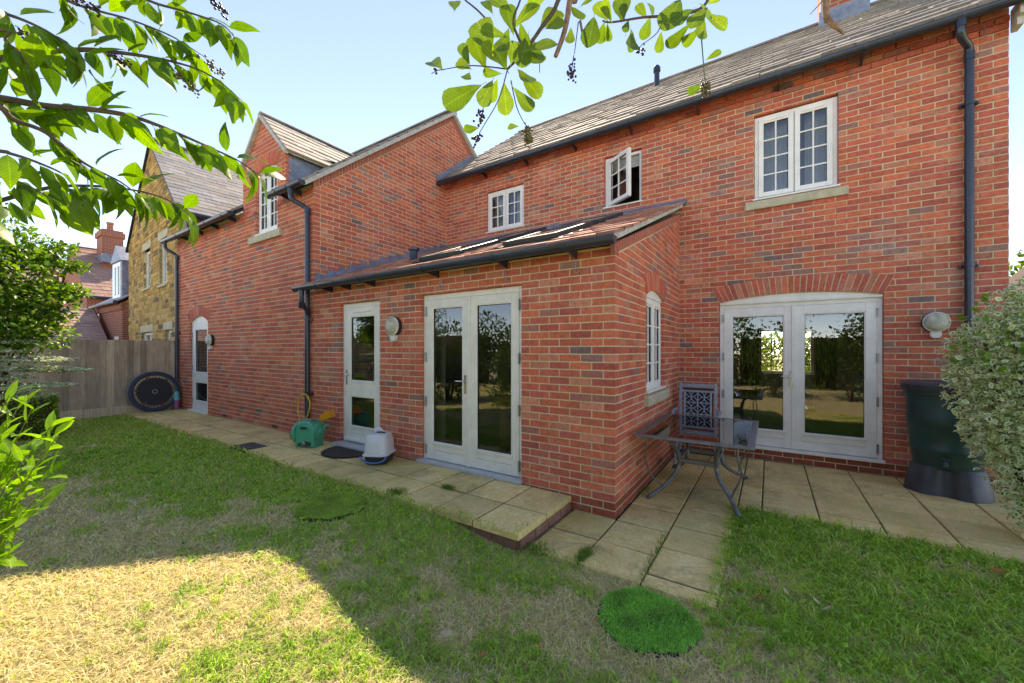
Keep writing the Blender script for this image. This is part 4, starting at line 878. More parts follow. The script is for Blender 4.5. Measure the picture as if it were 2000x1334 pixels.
m = MB(); m.box(-3.08, -1.6, 4.22, 5.15, 0.86, 0.9); m.build('table_top', 'oak', tb, bevel=0.006); m = MB(); m.box(-2.98, -1.7, 4.31, 5.06, 0.78, 0.858); m.build('apron', 'oak', tb)
for x, y in ((-3.02, 4.28), (-1.75, 4.28), (-3.02, 5.0), (-1.75, 5.0)): m = MB(); m.box(x, x + 0.09, y, y + 0.09, 0.15, 0.859); m.build('leg', 'oak', tb, bevel=0.005)
wmn = thing('washing_machine', 'white front loading washing machine behind the single glazed door', 'appliance', (-4.8, 4.6, 0.15))
m = MB(); m.box(-5.05, -4.46, 4.5, 5.05, 0.15, 1.0); m.build('cabinet', 'appliance', wmn, bevel=0.01)
rx = Matrix.Translation((-4.76, 4.5, 0.55)) @ Matrix.Rotation(R(90), 4, 'X'); m = MB(); m.lathe([(0.21, 0), (0.21, 0.03), (0.15, 0.035), (0.15, 0.01)], 28, rx, caps=False); m.build('door_ring', 'chrome', wmn, smooth=True); m = MB(); m.lathe([(0.15, 0.0), (0.12, 0.02), (0.01, 0.03)], 24, rx); m.build('door_glass', 'rubber', wmn, smooth=True)
m = MB(); m.box(-5.03, -4.48, 4.49, 4.5, 0.88, 0.97); m.build('control_panel', 'hinge_grey', wmn)
sf = thing('sofa', 'dark sofa inside the lounge seen through the patio doors', 'sofa', (1.4, 10.5, 0.16)); m = MB(); m.box(0.7, 1.9, 9.6, 11.8, 0.2, 0.55); m.build('seat', 'sofa', sf, bevel=0.06); m = MB(); m.box(1.6, 1.9, 9.6, 11.8, 0.55, 0.98); m.build('backrest', 'sofa', sf, bevel=0.06); m = MB(); m.box(0.7, 1.9, 9.4, 9.62, 0.2, 0.75); m.build('arm', 'sofa', sf, bevel=0.05)

# --- wall lamps: round bulkhead with a sensor box below
def wall_lamp(F, u, z, rad, label, flat=1.0):
    base = F(u, 0, z); t_ = thing('wall_lamp', label, 'lamp', base, 'bulkhead lamps on the brick walls')
    n = (F(0, 1, 0) - F(0, 0, 0)); rot = n.to_track_quat('Z', 'Y').to_matrix().to_4x4(); mt = Matrix.Translation(base) @ rot
    m = MB(); m.lathe([(rad * 0.95, 0), (rad, 0.012), (rad, 0.05), (rad * 0.94, 0.058)], 32, mt); m.build('backplate', 'lamp_black', t_, smooth=True)
    m = MB(); m.lathe([(rad * 0.97, 0.05), (rad * 0.98, 0.07), (rad * 0.9, 0.078), (rad * 0.88, 0.07)], 32, mt, caps=False); m.build('bezel', 'lamp_white', t_, smooth=True)
    m = MB(); m.lathe([(rad * 0.9, 0.066), (rad * 0.8, 0.088), (rad * 0.55, 0.108), (rad * 0.25, 0.118), (0.004, 0.12)], 32, mt); m.build('diffuser', 'lamp_glass_ribbed', t_, smooth=True)
    for sx in (-1, 1): m = MB(); m.lathe([(0.007, 0.07), (0.007, 0.083)], 8, mt @ Matrix.Translation((sx * rad * 0.93, 0, 0))); m.build('screw', 'hinge_grey', t_)
    m = MB(); m.fbox(F, u - 0.045, u + 0.045, 0, 0.06, z - rad - 0.05, z - rad + 0.012); m.fbox(F, u - 0.033, u + 0.033, 0.002, 0.064, z - rad - 0.066, z - rad - 0.046); m.build('sensor', 'lamp_white', t_, bevel=0.006)
def ribbed():
    m, t, b = new_mat('lamp_glass_ribbed'); p = coords(t); w_ = nd(t, 'ShaderNodeTexWave'); w_.inputs['Scale'].default_value = 22; w_.bands_direction = 'Z'; t.links.new(p, w_.inputs[0])
    n = noise(t, 14, 4, 0.6, p); r = ramp(t, n.outputs[0], [(0.3, (0.36, 0.35, 0.24)), (0.7, (0.62, 0.62, 0.5))]); t.links.new(r.outputs[0], b.inputs['Base Color']); b.inputs['Roughness'].default_value = 0.12
    bump(t, b, w_.outputs[1], 0.35, 0.006); M['lamp_glass_ribbed'] = m
ribbed()
wall_lamp(FE, -4.13, 1.85, 0.128, 'round ribbed glass bulkhead lamp between single door and extension double doors')
wall_lamp(FE, -9.97, 1.74, 0.125, 'round bulkhead lamp on wing wall beside narrow white back door')
wall_lamp(FM, 1.602, 1.86, 0.118, 'round bulkhead lamp on wall above the green water butt')

# ================================================================== neighbours behind the fence
sa = R(4.1); FT = frame_of((-12.03, 3.5, 0), (math.cos(sa), -math.sin(sa), 0), (-math.sin(sa), -math.cos(sa), 0))
sh = thing('stone_house', 'golden ironstone gabled house with slate roof and pale window lintels', 'house', FT(-3, 0, 0))
SH_H = [(-3.78, -2.92, 3.35, 4.5), (-1.85, -1.08, 3.27, 4.5), (-4.05, -2.65, 0.9, 2.06), (-1.25, -0.6, 0.9, 2.06)]
GA, GE0, GE1 = (-2.82, 7.5), (-6.05, 4.95), (0.0, 4.95)
sw_ = wall_slab('stone_wall', FT, -6.05, 0.0, 0.0, 4.95, SH_H, -0.012, -0.2, 'mortar', gable=[(-6.05, 4.949), (0, 4.949), GA], parent=sh)
stones = MB(); z = 0.0; rs = random.Random(21)
while z < 7.5:
    hgt = rs.choice([0.10, 0.115, 0.13]); u = -6.05
    while u < 0:
        ln = rs.uniform(0.18, 0.42); a, b = u + 0.007, min(u + ln, 0) - 0.007; u += ln; za, zb = z + 0.007, z + hgt - 0.007
        if b - a < 0.03: continue
        for h in SH_H:
            if a < h[1] and b > h[0] and za < h[3] and zb > h[2]:
                if h[0] - a > b - h[1]: b = h[0]
                else: a = h[1]
        if b - a < 0.03: continue
        poly = [(a, za), (b, za), (b, zb), (a, zb)]
        for cl in ((-(GA[1] - 4.95) / (GA[0] + 6.05), 1, 4.95 + (GA[1] - 4.95) / (GA[0] + 6.05) * 6.05), ((GA[1] - 4.95) / -GA[0], 1, 4.95)):
            poly = clip_poly(poly, *cl)
            if len(poly) < 3: break
        if len(poly) < 3: continue
        k = rs.uniform(0.75, 1.2); c = rs.choices([(0.52, 0.33, 0.11), (0.45, 0.28, 0.09), (0.35, 0.22, 0.08), (0.18, 0.14, 0.08)], [5, 4, 2, 0.6])[0]
        brick_solid(stones, poly, FT, rs.uniform(-0.004, 0.008), -0.05, tuple(v * k for v in c))
    z += hgt
stones.build('stonework', 'stone', sw_, kind='stuff')
for i, h in enumerate(SH_H):
    m = MB(); rect_frame(m, FT, h[0] + 0.01, h[1] - 0.01, h[2] + 0.02, h[3] - 0.01, 0.07, -0.14, -0.08); n_ = 2
    mu = (h[0] + h[1]) / 2; m.fbox(FT, mu - 0.05, mu + 0.05, -0.14, -0.08, h[2], h[3]); wd = m.build('window', 'white_frame', sh)
    m = MB(); m.add([FT(h[0], -0.11, h[2]), FT(h[1], -0.11, h[2]), FT(h[1], -0.11, h[3]), FT(h[0], -0.11, h[3])], [(0, 1, 2, 3)]); m.build('pane', 'glass', wd)
    m = MB(); m.fbox(FT, h[0], h[1], -0.6, -0.5, h[2] - .1, h[3] + .1); m.build('room', 'inner_dark', wd)
    m = MB(); m.fbox(FT, h[0] - 0.12, h[1] + 0.12, -0.1, 0.014, h[3], h[3] + 0.2); m.build('lintel', 'cast_stone', sh); m = MB(); m.fbox(FT, h[0] - 0.05, h[1] + 0.05, -0.1, 0.05, h[2] - 0.06, h[2]); m.build('stone_sill', 'cast_stone', sh)
m = MB(); dep_ = -9.0
m.prism([FT(-6.0, -0.21, 0), FT(-0.005, -0.21, 0), FT(-0.005, -0.21, 5.05), FT(-2.82, -0.21, 7.35), FT(-6.0, -0.21, 4.9)], [FT(-6.0, dep_, 0), FT(-0.005, dep_, 0), FT(-0.005, dep_, 5.05), FT(-2.82, dep_, 7.35), FT(-6.0, dep_, 4.9)]); m.build('brick_side_wall', 'far_brick', sh)
rf = MB()
for (ue, ze, ug, zg) in ((0.22, 4.98 - 0.12, -2.82, 7.56), (-6.25, 4.87, -2.82, 7.56)):
    q = [FT(ue, 0.06, ze), FT(ue, dep_, ze), FT(ug, dep_, zg), FT(ug, 0.06, zg)]; n = (q[1] - q[0]).cross(q[3] - q[0]).normalized(); n = n if n.z > 0 else -n; rf.prism(q, [p - n * 0.05 for p in q])
srf = rf.build('slate_roof', 'rubber', sh)
o = FT(0.24, 0.07, 4.87); S = FT(-2.82, 0.07, 7.57) - o; U = FT(0, -1, 0) - FT(0, 0, 0)
TILES = []; roof_tiles('s', o, U, S, (U.cross(S) if U.cross(S).z > 0 else S.cross(U)), 8.9, S.length, 0.36, 0.2, 0.013, lambda r: tint(r, r.choice([(0.29, 0.28, 0.27), (0.25, 0.245, 0.245), (0.3, 0.27, 0.24)]), 0.75, 1.2), seed=31)
m = MB()
for t_ in TILES: m.add(t_[2], TF, t_[3])
m.build('slating', 'tile', srf, kind='stuff'); ridge(srf, FT(-2.82, 0.07, 7.58), FT(-2.82, dep_, 7.58), n=20, r=0.12)
m = MB(); gx = FT(0.3, 0, 0); m.tube([FT(0.3, 0.0, 4.83), FT(0.3, dep_, 4.83)], 0.055, 10); m.tube([FT(0.3, -0.12, 4.83), FT(0.3, -0.12, 4.55), FT(0.12, -0.3, 4.35), FT(0.12, -0.3, 3.0)], 0.035, 8); m.build('gutter', 'pipe_black', sh, smooth=True)

def simple_house(name, label, x0, x1, y0, y1, ze, zr, axis, tilec, chim=None, gauge=0.28):
    t_ = thing(name, label, 'house', ((x0 + x1) / 2, (y0 + y1) / 2, 0)); m = MB()
    if axis == 'y':
        xm = (x0 + x1) / 2; prof = [(x0, 0), (x1, 0), (x1, ze), (xm, zr), (x0, ze)]; m.prism([(a, y0, b) for a, b in prof], [(a, y1, b) for a, b in prof])
    m.build('wall', 'far_brick', t_); rm = MB(); rt = MB(); global TILES
    for xe in (x1 + 0.18, x0 - 0.18):
        zz = ze - (zr - ze) * 0.18 / (xm - x0)
        q = [Vector((xe, y0 - 0.08, zz + 0.03)), Vector((xe, y1 + 0.08, zz + 0.03)), Vector((xm, y1 + 0.08, zr + 0.03)), Vector((xm, y0 - 0.08, zr + 0.03))]; n = (q[1] - q[0]).cross(q[3] - q[0]).normalized(); n = n if n.z > 0 else -n; rm.prism(q, [p + n * 0.03 for p in q])
    rf_ = rm.build('roof', 'rubber', t_)
    TILES = []; oo = Vector((x1 + 0.2, y0 - 0.08, ze - (zr - ze) * 0.18 / (xm - x0) + 0.05)); S_ = Vector((xm, y0 - 0.08, zr + 0.06)) - oo
    roof_tiles('n', oo, (0, 1, 0), S_, Vector((0, 1, 0)).cross(S_) , y1 - y0 + 0.16, S_.length, 0.3, gauge, 0.03, lambda r: tint(r, tilec, 0.85, 1.15), seed=41)
    for t2 in TILES: rt.add(t2[2], TF, t2[3])
    rt.build('tiling', 'tile', rf_, kind='stuff'); ridge(rf_, (xm, y0 - 0.08, zr + 0.06), (xm, y1 + 0.08, zr + 0.06), n=14)
    gm_ = MB(); gm_.tube([(x1 + 0.22, y0 - 0.05, ze - 0.1), (x1 + 0.22, y1, ze - 0.1)], 0.06, 8); gm_.tube([(x1 + 0.22, y0 + 0.6, ze - 0.1), (x1 + 0.06, y0 + 0.6, ze - 0.4), (x1 + 0.06, y0 + 0.6, 0.1)], 0.04, 8); gm_.build('gutter', 'pipe_black', t_)
    if chim:
        cx, cy, cz0, cz1, cw = chim; m = MB(); m.box(cx - cw, cx + cw, cy - cw * 0.75, cy + cw * 0.75, cz0, cz1); m.box(cx - cw - 0.06, cx + cw + 0.06, cy - cw * 0.75 - 0.06, cy + cw * 0.75 + 0.06, cz1 - 0.35, cz1 - 0.1); c_ = m.build('chimney', 'far_brick', t_)
        m = MB(); m.lathe([(0.13, 0), (0.12, 0.35), (0.14, 0.38), (0.14, 0.45)], 12, Matrix.Translation((cx, cy, cz1))); m.build('chimney_pot', 'far_brick', c_); m = MB(); m.box(cx - cw - 0.05, cx + cw + 0.4, cy - cw * 0.75 - 0.05, cy + cw * 0.75 + 0.05, cz0 + 0.5, cz0 + 0.9); m.build('flashing', 'lead', c_)
    return t_
hA = simple_house('tiled_house', 'tall red brick house with pinkish tiled roof and stepped chimney behind the fence', -31.0, -25.0, 4.1, 13.0, 3.95, 6.45, 'y', (0.40, 0.24, 0.19), (-27.2, 5.25, 5.2, 7.35, 0.5))
m = MB(); m.box(-31.5, -31.0, 3.6, 4.09, 0, 6.1); m.box(-31.4, -30.9, 3.55, 3.99, 0, 6.7); m.build('stepped_gable', 'far_brick', hA)
m = MB(); m.box(-24.995, -24.95, 4.4, 4.75, 2.3, 3.2); m.build('window', 'white_frame', hA)
hC = simple_house('gabled_house', 'distant brick gabled house with pale tiled roof partly hidden by the tree', -44.0, -37.0, 1.5, 12.0, 4.2, 7.0, 'y', (0.42, 0.27, 0.22))
hG = simple_house('garage', 'low garage with pinkish tiled roof just above the fence top', -24.2, -18.6, -2.0, 3.62, 1.25, 2.95, 'y', (0.46, 0.30, 0.25), gauge=0.2)
hB = thing('brick_annexe', 'brick annexe with white dormer window beside the stone house', 'house', (-20, 4.6, 0))
m = MB(); m.box(-21.6, -18.5, 3.86, 9.0, 0, 3.15); m.prism([(-21.6, 3.86, 3.15), (-21.6, 9, 3.15), (-21.6, 6.4, 5.0)], [(-18.5, 3.86, 3.15), (-18.5, 9, 3.15), (-18.5, 6.4, 5.0)]); m.box(-21.65, -18.44, 3.80, 3.86, 2.92, 3.14); m.build('wall', 'far_brick', hB)
m = MB(); q = [(-21.7, 3.7, 3.16), (-18.4, 3.7, 3.16), (-18.4, 6.4, 5.06), (-21.7, 6.4, 5.06)]; m.prism(q, [(a, b, c + 0.05) for a, b, c in q]); m.build('roof', 'lead', hB); m = MB(); m.tube([(-21.75, 3.66, 3.15), (-18.35, 3.66, 3.15)], 0.06, 8); m.tube([(-21.5, 3.68, 3.1), (-21.5, 3.8, 2.8), (-21.5, 3.8, 0)], 0.04, 8); m.build('gutter', 'pipe_black', hB)
m = MB(); m.box(-20.6, -19.4, 4.05, 6.5, 3.3, 4.75); m.prism([(-20.7, 4.0, 4.75), (-19.3, 4.0, 4.75), (-20.0, 4.0, 5.35)], [(-20.7, 6.8, 4.75), (-19.3, 6.8, 4.75), (-20.0, 6.8, 5.35)]); dmr = m.build('dormer', 'lead', hB)
m = MB(); m.box(-20.5, -19.5, 4.02, 4.05, 3.4, 4.7); m.build('window', 'white_frame', dmr); m = MB(); m.box(-20.35, -20.05, 4.0, 4.02, 3.55, 4.55); m.box(-19.95, -19.65, 4.0, 4.02, 3.55, 4.55); m.build('pane', 'glass', dmr)
m = MB(); FBB = frame_of((0, 3.86, 0), (1, 0, 0), (0, -1, 0)); m.fbox(FBB, -19.3, -18.9, 0, 0.03, 0.9, 2.0); m.build('window', 'white_frame', hB)

# ================================================================== fence
fn = thing('board_fence', 'weathered grey brown closeboard timber fence beside the trampoline', 'fence', (-11.95, 1.2, 0.1))
y = 3.44; rf_ = random.Random(5); k = 0
while y > -3.2:
    wd = rf_.uniform(0.098, 0.118); m = MB(); t1, t2 = 0.03, 0.006; ztop = 1.755 + rf_.uniform(-0.008, 0.008); zb = 0.30
    x = -11.93 + rf_.uniform(-0.003, 0.003)
    pr = [(x, y), (x + t1 - 0.004, y), (x + t2 + 0.012, y - wd - 0.012), (x + 0.004, y - wd - 0.012)]; tw_ = rf_.uniform(-0.004, 0.004)
    m.prism([(a, b, zb) for a, b in pr], [(a + 0.0, b + tw_, ztop) for a, b in pr]); m.build('board', 'fence_wood', fn); y -= wd
m = MB(); m.box(-11.95, -11.905, -3.2, 3.45, 0.08, 0.30); m.build('gravel_board', 'fence_wood', fn)
for z in (0.5, 1.05, 1.6): m = MB(); m.box(-12.0, -11.935, -3.2, 3.45, z - 0.04, z + 0.04); m.build('rail', 'fence_wood', fn)
for yy in (3.2, 1.4, -0.4, -2.2): m = MB(); m.box(-12.08, -12.0, yy - 0.05, yy + 0.05, 0, 1.7); m.build('post', 'fence_wood', fn)

# ================================================================== things on path and patio
# small trampoline leaning on the fence
tr = thing('mini_trampoline', 'round black fitness trampoline stood on edge against the timber fence', 'trampoline', (-11.65, 2.98, 0.14))
mt = Matrix.Translation((-11.70, 2.98, 0.585)) @ Matrix.Rotation(R(80), 4, 'Y') @ Matrix.Rotation(R(0), 4, 'Z'); Rr = 0.45
m = MB(); pts = [mt @ Vector((Rr * math.cos(2 * math.pi * k / 48), Rr * math.sin(2 * math.pi * k / 48), 0)) for k in range(48)]; m.tube(pts, 0.018, 8, closed=True); m.build('rim', 'table_metal', tr, smooth=True)
m = MB(); m.lathe([(Rr * 0.72, 0.012), (0.01, 0.008)], 48, mt); m.build('bounce_mat', 'tramp_black', tr)
m = MB(); prof = [(Rr * 1.0, 0.02), (Rr * 0.95, 0.036), (Rr * 0.84, 0.033), (Rr * 0.80, 0.018)]; m.lathe(prof, 48, mt, caps=False); m.build('safety_pad', 'tramp_blue', tr, smooth=True)
m = MB()
for k in range(36):
    a = 2 * math.pi * k / 36
    for da in (-0.05, 0.05): m.tube([mt @ Vector((Rr * 0.70 * math.cos(a), Rr * 0.70 * math.sin(a), 0.018)), mt @ Vector((Rr * 0.83 * math.cos(a + da), Rr * 0.83 * math.sin(a + da), 0.02))], 0.006, 5)
m.build('springs', 'spring', tr)
for a in (0.3, 1.35, 2.4, 3.45, 4.5, 5.55):
    p = mt @ Vector((Rr * 0.98 * math.cos(a), Rr * 0.98 * math.sin(a), 0)); q = mt @ Vector((Rr * 0.62 * math.cos(a + 0.12), Rr * 0.62 * math.sin(a + 0.12), 0.055)); m = MB(); m.tube([p, q], 0.013, 7); m.build('folded_leg', 'leg_red', tr)
lg = MB(); lg.lathe([(0.05, 0.024), (0.048, 0.026)], 20, mt); lg.build('logo_ring', 'hinge_grey', tr); lg = MB(); lg.lathe([(0.036, 0.0265), (0.034, 0.0275)], 20, mt); lg.build('logo_disc', 'tramp_black', tr)
ty = thing('toy_bucket', 'small teal and pink plastic bucket wedged between trampoline and downpipe', 'bucket', (-11.72, 3.36, 0.14))
m = MB(); m.lathe([(0.05, 0), (0.062, 0.22), (0.055, 0.22), (0.045, 0.02)], 16, Matrix.Translation((-11.66, 3.36, 0.14)), caps=False); m.lathe([(0.05, 0.001), (0.01, 0)], 16, Matrix.Translation((-11.66, 3.36, 0.14))); m.build('pail', 'toy_pink', ty, smooth=True)
m = MB(); m.lathe([(0.064, 0.22), (0.05, 0.38), (0.03, 0.42)], 16, Matrix.Translation((-11.66, 3.36, 0.14))); m.build('lid', 'toy_teal', ty, smooth=True)
# hose reel
hr = thing('hose_reel', 'green plastic hose reel case with grey handle standing beside the downpipe', 'hose reel', (-5.6, 3.1, PATH_Z))
mt = Matrix.Translation((-5.585, 3.13, PATH_Z)) @ Matrix.Rotation(R(24), 4, 'Z')
def dshape(wd, ht, r, inset=0.0):
    P_ = [(-wd / 2 + inset, inset), (wd / 2 - inset, inset)]
    for k in range(9): t_ = math.pi * k / 8 * 0.5; P_.append((wd / 2 - r + (r - inset) * math.cos(t_), ht - r + (r - inset) * math.sin(t_)))
    for k in range(9): t_ = math.pi / 2 + math.pi * k / 8 * 0.5; P_.append((-wd / 2 + r + (r - inset) * math.cos(t_), ht - r + (r - inset) * math.sin(t_)))
    return P_
m = MB(); A = dshape(0.30, 0.385, 0.135); A2 = dshape(0.30, 0.385, 0.135, 0.02)
m.prism([mt @ Vector((a, -0.115, b)) for a, b in A2], [mt @ Vector((a, -0.09, b)) for a, b in A]); m.prism([mt @ Vector((a, -0.09, b)) for a, b in A], [mt @ Vector((a, 0.12, b)) for a, b in A]); m.build('case', 'reel_green', hr, smooth=True, bevel=0.006)
m = MB(); hub = mt @ Matrix.Translation((-0.15, 0.0, 0.2)) @ Matrix.Rotation(R(-90), 4, 'Y'); m.lathe([(0.155, -0.02), (0.155, 0.02), (0.14, 0.035), (0.05, 0.04), (0.045, 0.07), (0.02, 0.075)], 28, hub); m.build('drum_side', 'reel_green', hr, smooth=True)
m = MB(); hub2 = mt @ Matrix.Translation((0.15, 0.02, 0.22)) @ Matrix.Rotation(R(90), 4, 'Y'); m.lathe([(0.12, -0.02), (0.12, 0.015), (0.05, 0.025), (0.04, 0.045)], 24, hub2); m.box(0, 0, 0, 0, 0, 0) if False else None; m.build('crank_side', 'reel_green', hr, smooth=True)
m = MB(); m.tube([mt @ Vector((0.19, 0.02, 0.22)), mt @ Vector((0.2, 0.09, 0.3)), mt @ Vector((0.26, 0.1, 0.31))], 0.014, 8); m.build('crank', 'reel_green', hr, smooth=True)
m = MB(); m.tube([mt @ Vector((-0.07, -0.05, 0.378)), mt @ Vector((-0.065, -0.05, 0.4)), mt @ Vector((0.065, -0.05, 0.4)), mt @ Vector((0.07, -0.05, 0.378))], 0.012, 8); m.prism([mt @ Vector((a, -0.08, b)) for a, b in ((-0.09, 0.376), (0.09, 0.376), (0.08, 0.396), (-0.08, 0.396))], [mt @ Vector((a, 0.03, b)) for a, b in ((-0.09, 0.376), (0.09, 0.376), (0.08, 0.396), (-0.08, 0.396))]); m.build('top_handle', 'hinge_grey', hr, smooth=True)
m = MB(); pts = [mt @ Vector((0.062 * math.cos(2 * math.pi * k / 20), -0.117, 0.285 + 0.022 * math.sin(2 * math.pi * k / 20))) for k in range(20)]; pts2 = [p + (mt.to_3x3() @ Vector((0, 0.02, 0))) for p in pts]; m.prism(pts, pts2); m.build('grip_slot', 'reel_dark', hr)
m = MB(); m.tube([mt @ Vector((0.075 * math.cos(math.pi + math.pi * k / 12), -0.12, 0.285 + 0.035 * math.sin(math.pi + math.pi * k / 12))) for k in range(13)], 0.008, 6); m.build('grip_lip', 'reel_green', hr, smooth=True)
m = MB(); pts = [(-0.09, 0.03), (0.11, 0.03), (0.115, 0.085), (0.03, 0.1), (-0.09, 0.07)]; m.prism([mt @ Vector((a, -0.12, b)) for a, b in pts], [mt @ Vector((a, -0.1, b)) for a, b in pts]); m.build('hose_guide_slot', 'reel_dark', hr); m = MB(); m.lathe([(0.028, 0), (0.028, 0.02), (0.02, 0.025)], 16, mt @ Matrix.Translation((0.01, -0.118, 0.075)) @ Matrix.Rotation(R(90), 4, 'X')); m.tube([mt @ Vector((-0.03, -0.13, 0.06)), mt @ Vector((0.05, -0.13, 0.07))], 0.008, 6); m.build('hose_guide', 'hinge_grey', hr, smooth=True)
# yellow hose from the reel up to the outside tap
def smooth_path(P_, n=8):
    P_ = [Vector(p) for p in P_]; out = []
    for i in range(len(P_) - 1):
        p0, p1, p2, p3 = P_[max(0, i - 1)], P_[i], P_[i + 1], P_[min(len(P_) - 1, i + 2)]
        for k in range(n):
            t_ = k / n; out.append(0.5 * ((2 * p1) + (p2 - p0) * t_ + (2 * p0 - 5 * p1 + 4 * p2 - p3) * t_ ** 2 + (3 * p1 - p0 - 3 * p2 + p3) * t_ ** 3))
    return out + [P_[-1]]
m = MB(); cs = mt @ Vector((-0.225, 0.0, 0.2))
m.tube(smooth_path([cs, cs + Vector((-0.10, -0.02, -0.04)), (-6.02, 3.1, 0.2), (-6.1, 3.18, 0.165), (-6.0, 3.2, 0.19), (-5.93, 3.24, 0.3), (-6.08, 3.3, 0.36), (-6.23, 3.32, 0.52), (-6.28, 3.34, 0.66), (-6.22, 3.34, 0.79), (-6.1, 3.345, 0.845), (-5.99, 3.345, 0.80), (-5.935, 3.34, 0.68), (-5.97, 3.32, 0.52), (-6.02, 3.3, 0.42), (-5.9, 3.22, 0.24)]), 0.0105, 8)
tag(m.build('garden_hose', 'hose_yellow', smooth=True), 'yellow garden hose looped from the green reel up to the outside tap', 'hose')
m = MB(); m.tube([cs + Vector((0.06, 0.01, 0)), cs + Vector((-0.03, -0.005, -0.01))], 0.02, 10); m.build('hose_connector', 'hose_yellow', hr)
tp = thing('outside_tap', 'black and yellow outside tap on the wall behind the downpipe', 'tap', (-6.08, YE, 0.82))
m = MB(); m.tube([(-6.08, YE, 0.83), (-6.08, YE - 0.1, 0.83)], 0.013, 8); m.lathe([(0.022, 0), (0.022, 0.04)], 10, Matrix.Translation((-6.08, YE - 0.09, 0.82))); m.tube([(-6.11, YE - 0.09, 0.87), (-6.05, YE - 0.09, 0.87)], 0.008, 6); m.build('valve', 'rubber', tp); m = MB(); m.lathe([(0.016, 0), (0.02, 0.02), (0.02, 0.045)], 10, Matrix.Translation((-6.08, YE - 0.09, 0.765))); m.build('connector', 'hose_yellow', tp)
# orange scoop propped behind the reel
sc = thing('plastic_scoop', 'orange plastic scoop lying tilted on top of the hose reel', 'scoop', (-5.47, 3.34, PATH_Z + 0.3))
ms_ = Matrix.Translation((-5.50, 3.30, PATH_Z + 0.40)) @ Matrix.Rotation(R(20), 4, 'Z') @ Matrix.Rotation(R(-28), 4, 'Y')
m = MB(); o_ = [(-0.02, -0.05, -0.045), (0.15, -0.065, -0.06), (0.15, 0.065, -0.06), (-0.02, 0.05, -0.045)]; t_ = [(-0.02, -0.055, 0.03), (0.16, -0.07, 0.05), (0.16, 0.07, 0.05), (-0.02, 0.055, 0.03)]
i_ = [(a * 0.94, b * 0.9, c + 0.008) for a, b, c in o_]; it = [(a * 0.94, b * 0.9, c + 0.002) for a, b, c in t_]
V = [ms_ @ Vector(p) for p in o_ + t_ + i_ + it]; m.add(V, [(0, 3, 2, 1), (0, 1, 5, 4), (1, 2, 6, 5), (2, 3, 7, 6), (3, 0, 4, 7), (8, 9, 10, 11), (8, 12, 13, 9), (9, 13, 14, 10), (10, 14, 15, 11), (11, 15, 12, 8), (4, 5, 13, 12), (5, 6, 14, 13), (6, 7, 15, 14), (7, 4, 12, 15)]); m.build('bowl', 'scoop_orange', sc)
m = MB(); m.tube([ms_ @ Vector((-0.02, 0, -0.01)), ms_ @ Vector((-0.12, 0, -0.02)), ms_ @ Vector((-0.2, 0, -0.06))], [0.02, 0.018, 0.016], 10); m.build('grip', 'scoop_orange', sc, smooth=True)
# half round doormat
mc = (-4.83, 3.335); dmt = thing('doormat', 'dark brown half round coir doormat in front of the single door', 'doormat', (-4.83, 3.2, PATH_Z))
P_ = [(mc[0] + 0.405 * math.cos(math.pi + math.pi * k / 28), mc[1] + 0.41 * math.sin(math.pi + math.pi * k / 28)) for k in range(29)]
P2 = [(mc[0] + (a - mc[0]) * 0.95, mc[1] - 0.012 + (b - mc[1]) * 0.94) for a, b in P_]
m = MB(); m.prism([(a, b, PATH_Z + 0.003) for a, b in P_], [(a, b, PATH_Z + 0.012) for a, b in P_]); m.build('rubber_edge', 'rubber', dmt); m = MB(); m.prism([(a, b, PATH_Z + 0.012) for a, b in P2], [(a, b, PATH_Z + 0.02) for a, b in P2]); m.build('coir', 'mat_fibre', dmt)
# hooded pet litter box
lb = thing('litter_box', 'white hooded pet litter box with dark base and blue trim beside single door', 'litter box', (-4.09, 3.2, PATH_Z))
mt = Matrix.Translation((-4.10, 3.20, PATH_Z)) @ Matrix.Rotation(R(28), 4, 'Z')
def rrect(a, b, r, n=6):
    P_ = []
    for cx, cy, s in ((a - r, b - r, 0), (-a + r, b - r, 1), (-a + r, -b + r, 2), (a - r, -b + r, 3)):
        for k in range(n + 1): t_ = math.pi / 2 * (s + k / n); P_.append((cx + r * math.cos(t_), cy + r * math.sin(t_)))
    return P_
def loft(mb, rings):
    n = len(rings[0]); V = [p for r_ in rings for p in r_]; fs = []
    for i in range(len(rings) - 1): fs += [(i * n + k, i * n + (k + 1) % n, (i + 1) * n + (k + 1) % n, (i + 1) * n + k) for k in range(n)]
    fs += [tuple(range(n - 1, -1, -1)), tuple((len(rings) - 1) * n + k for k in range(n))]; mb.add(V, fs)
rg = lambda a, b, r, z: [mt @ Vector((p, q, z)) for p, q in rrect(a, b, r)]
m = MB(); loft(m, [rg(0.12, 0.15, 0.08, 0.0), rg(0.135, 0.165, 0.08, 0.01), rg(0.145, 0.175, 0.08, 0.11)]); m.build('tray', 'litter_grey', lb, smooth=True)
m = MB(); loft(m, [rg(0.165, 0.195, 0.09, 0.105), rg(0.165, 0.195, 0.09, 0.118), rg(0.15, 0.18, 0.09, 0.122), rg(0.142, 0.17, 0.085, 0.25), rg(0.125, 0.15, 0.08, 0.335), rg(0.10, 0.125, 0.07, 0.358), rg(0.06, 0.08, 0.05, 0.362)]); m.build('hood', 'litter_white', lb, smooth=True)
m = MB(); m.tube([mt @ Vector((0.165 * math.cos(t_) * 0.96, -0.185 - 0.012 * math.sin(math.pi * k / 16), 0.105 - 0.075 * math.sin(math.pi * k / 16))) for k, t_ in ((k, math.pi - math.pi * k / 16) for k in range(17))], 0.011, 8); m.build('trim', 'litter_blue', lb, smooth=True)
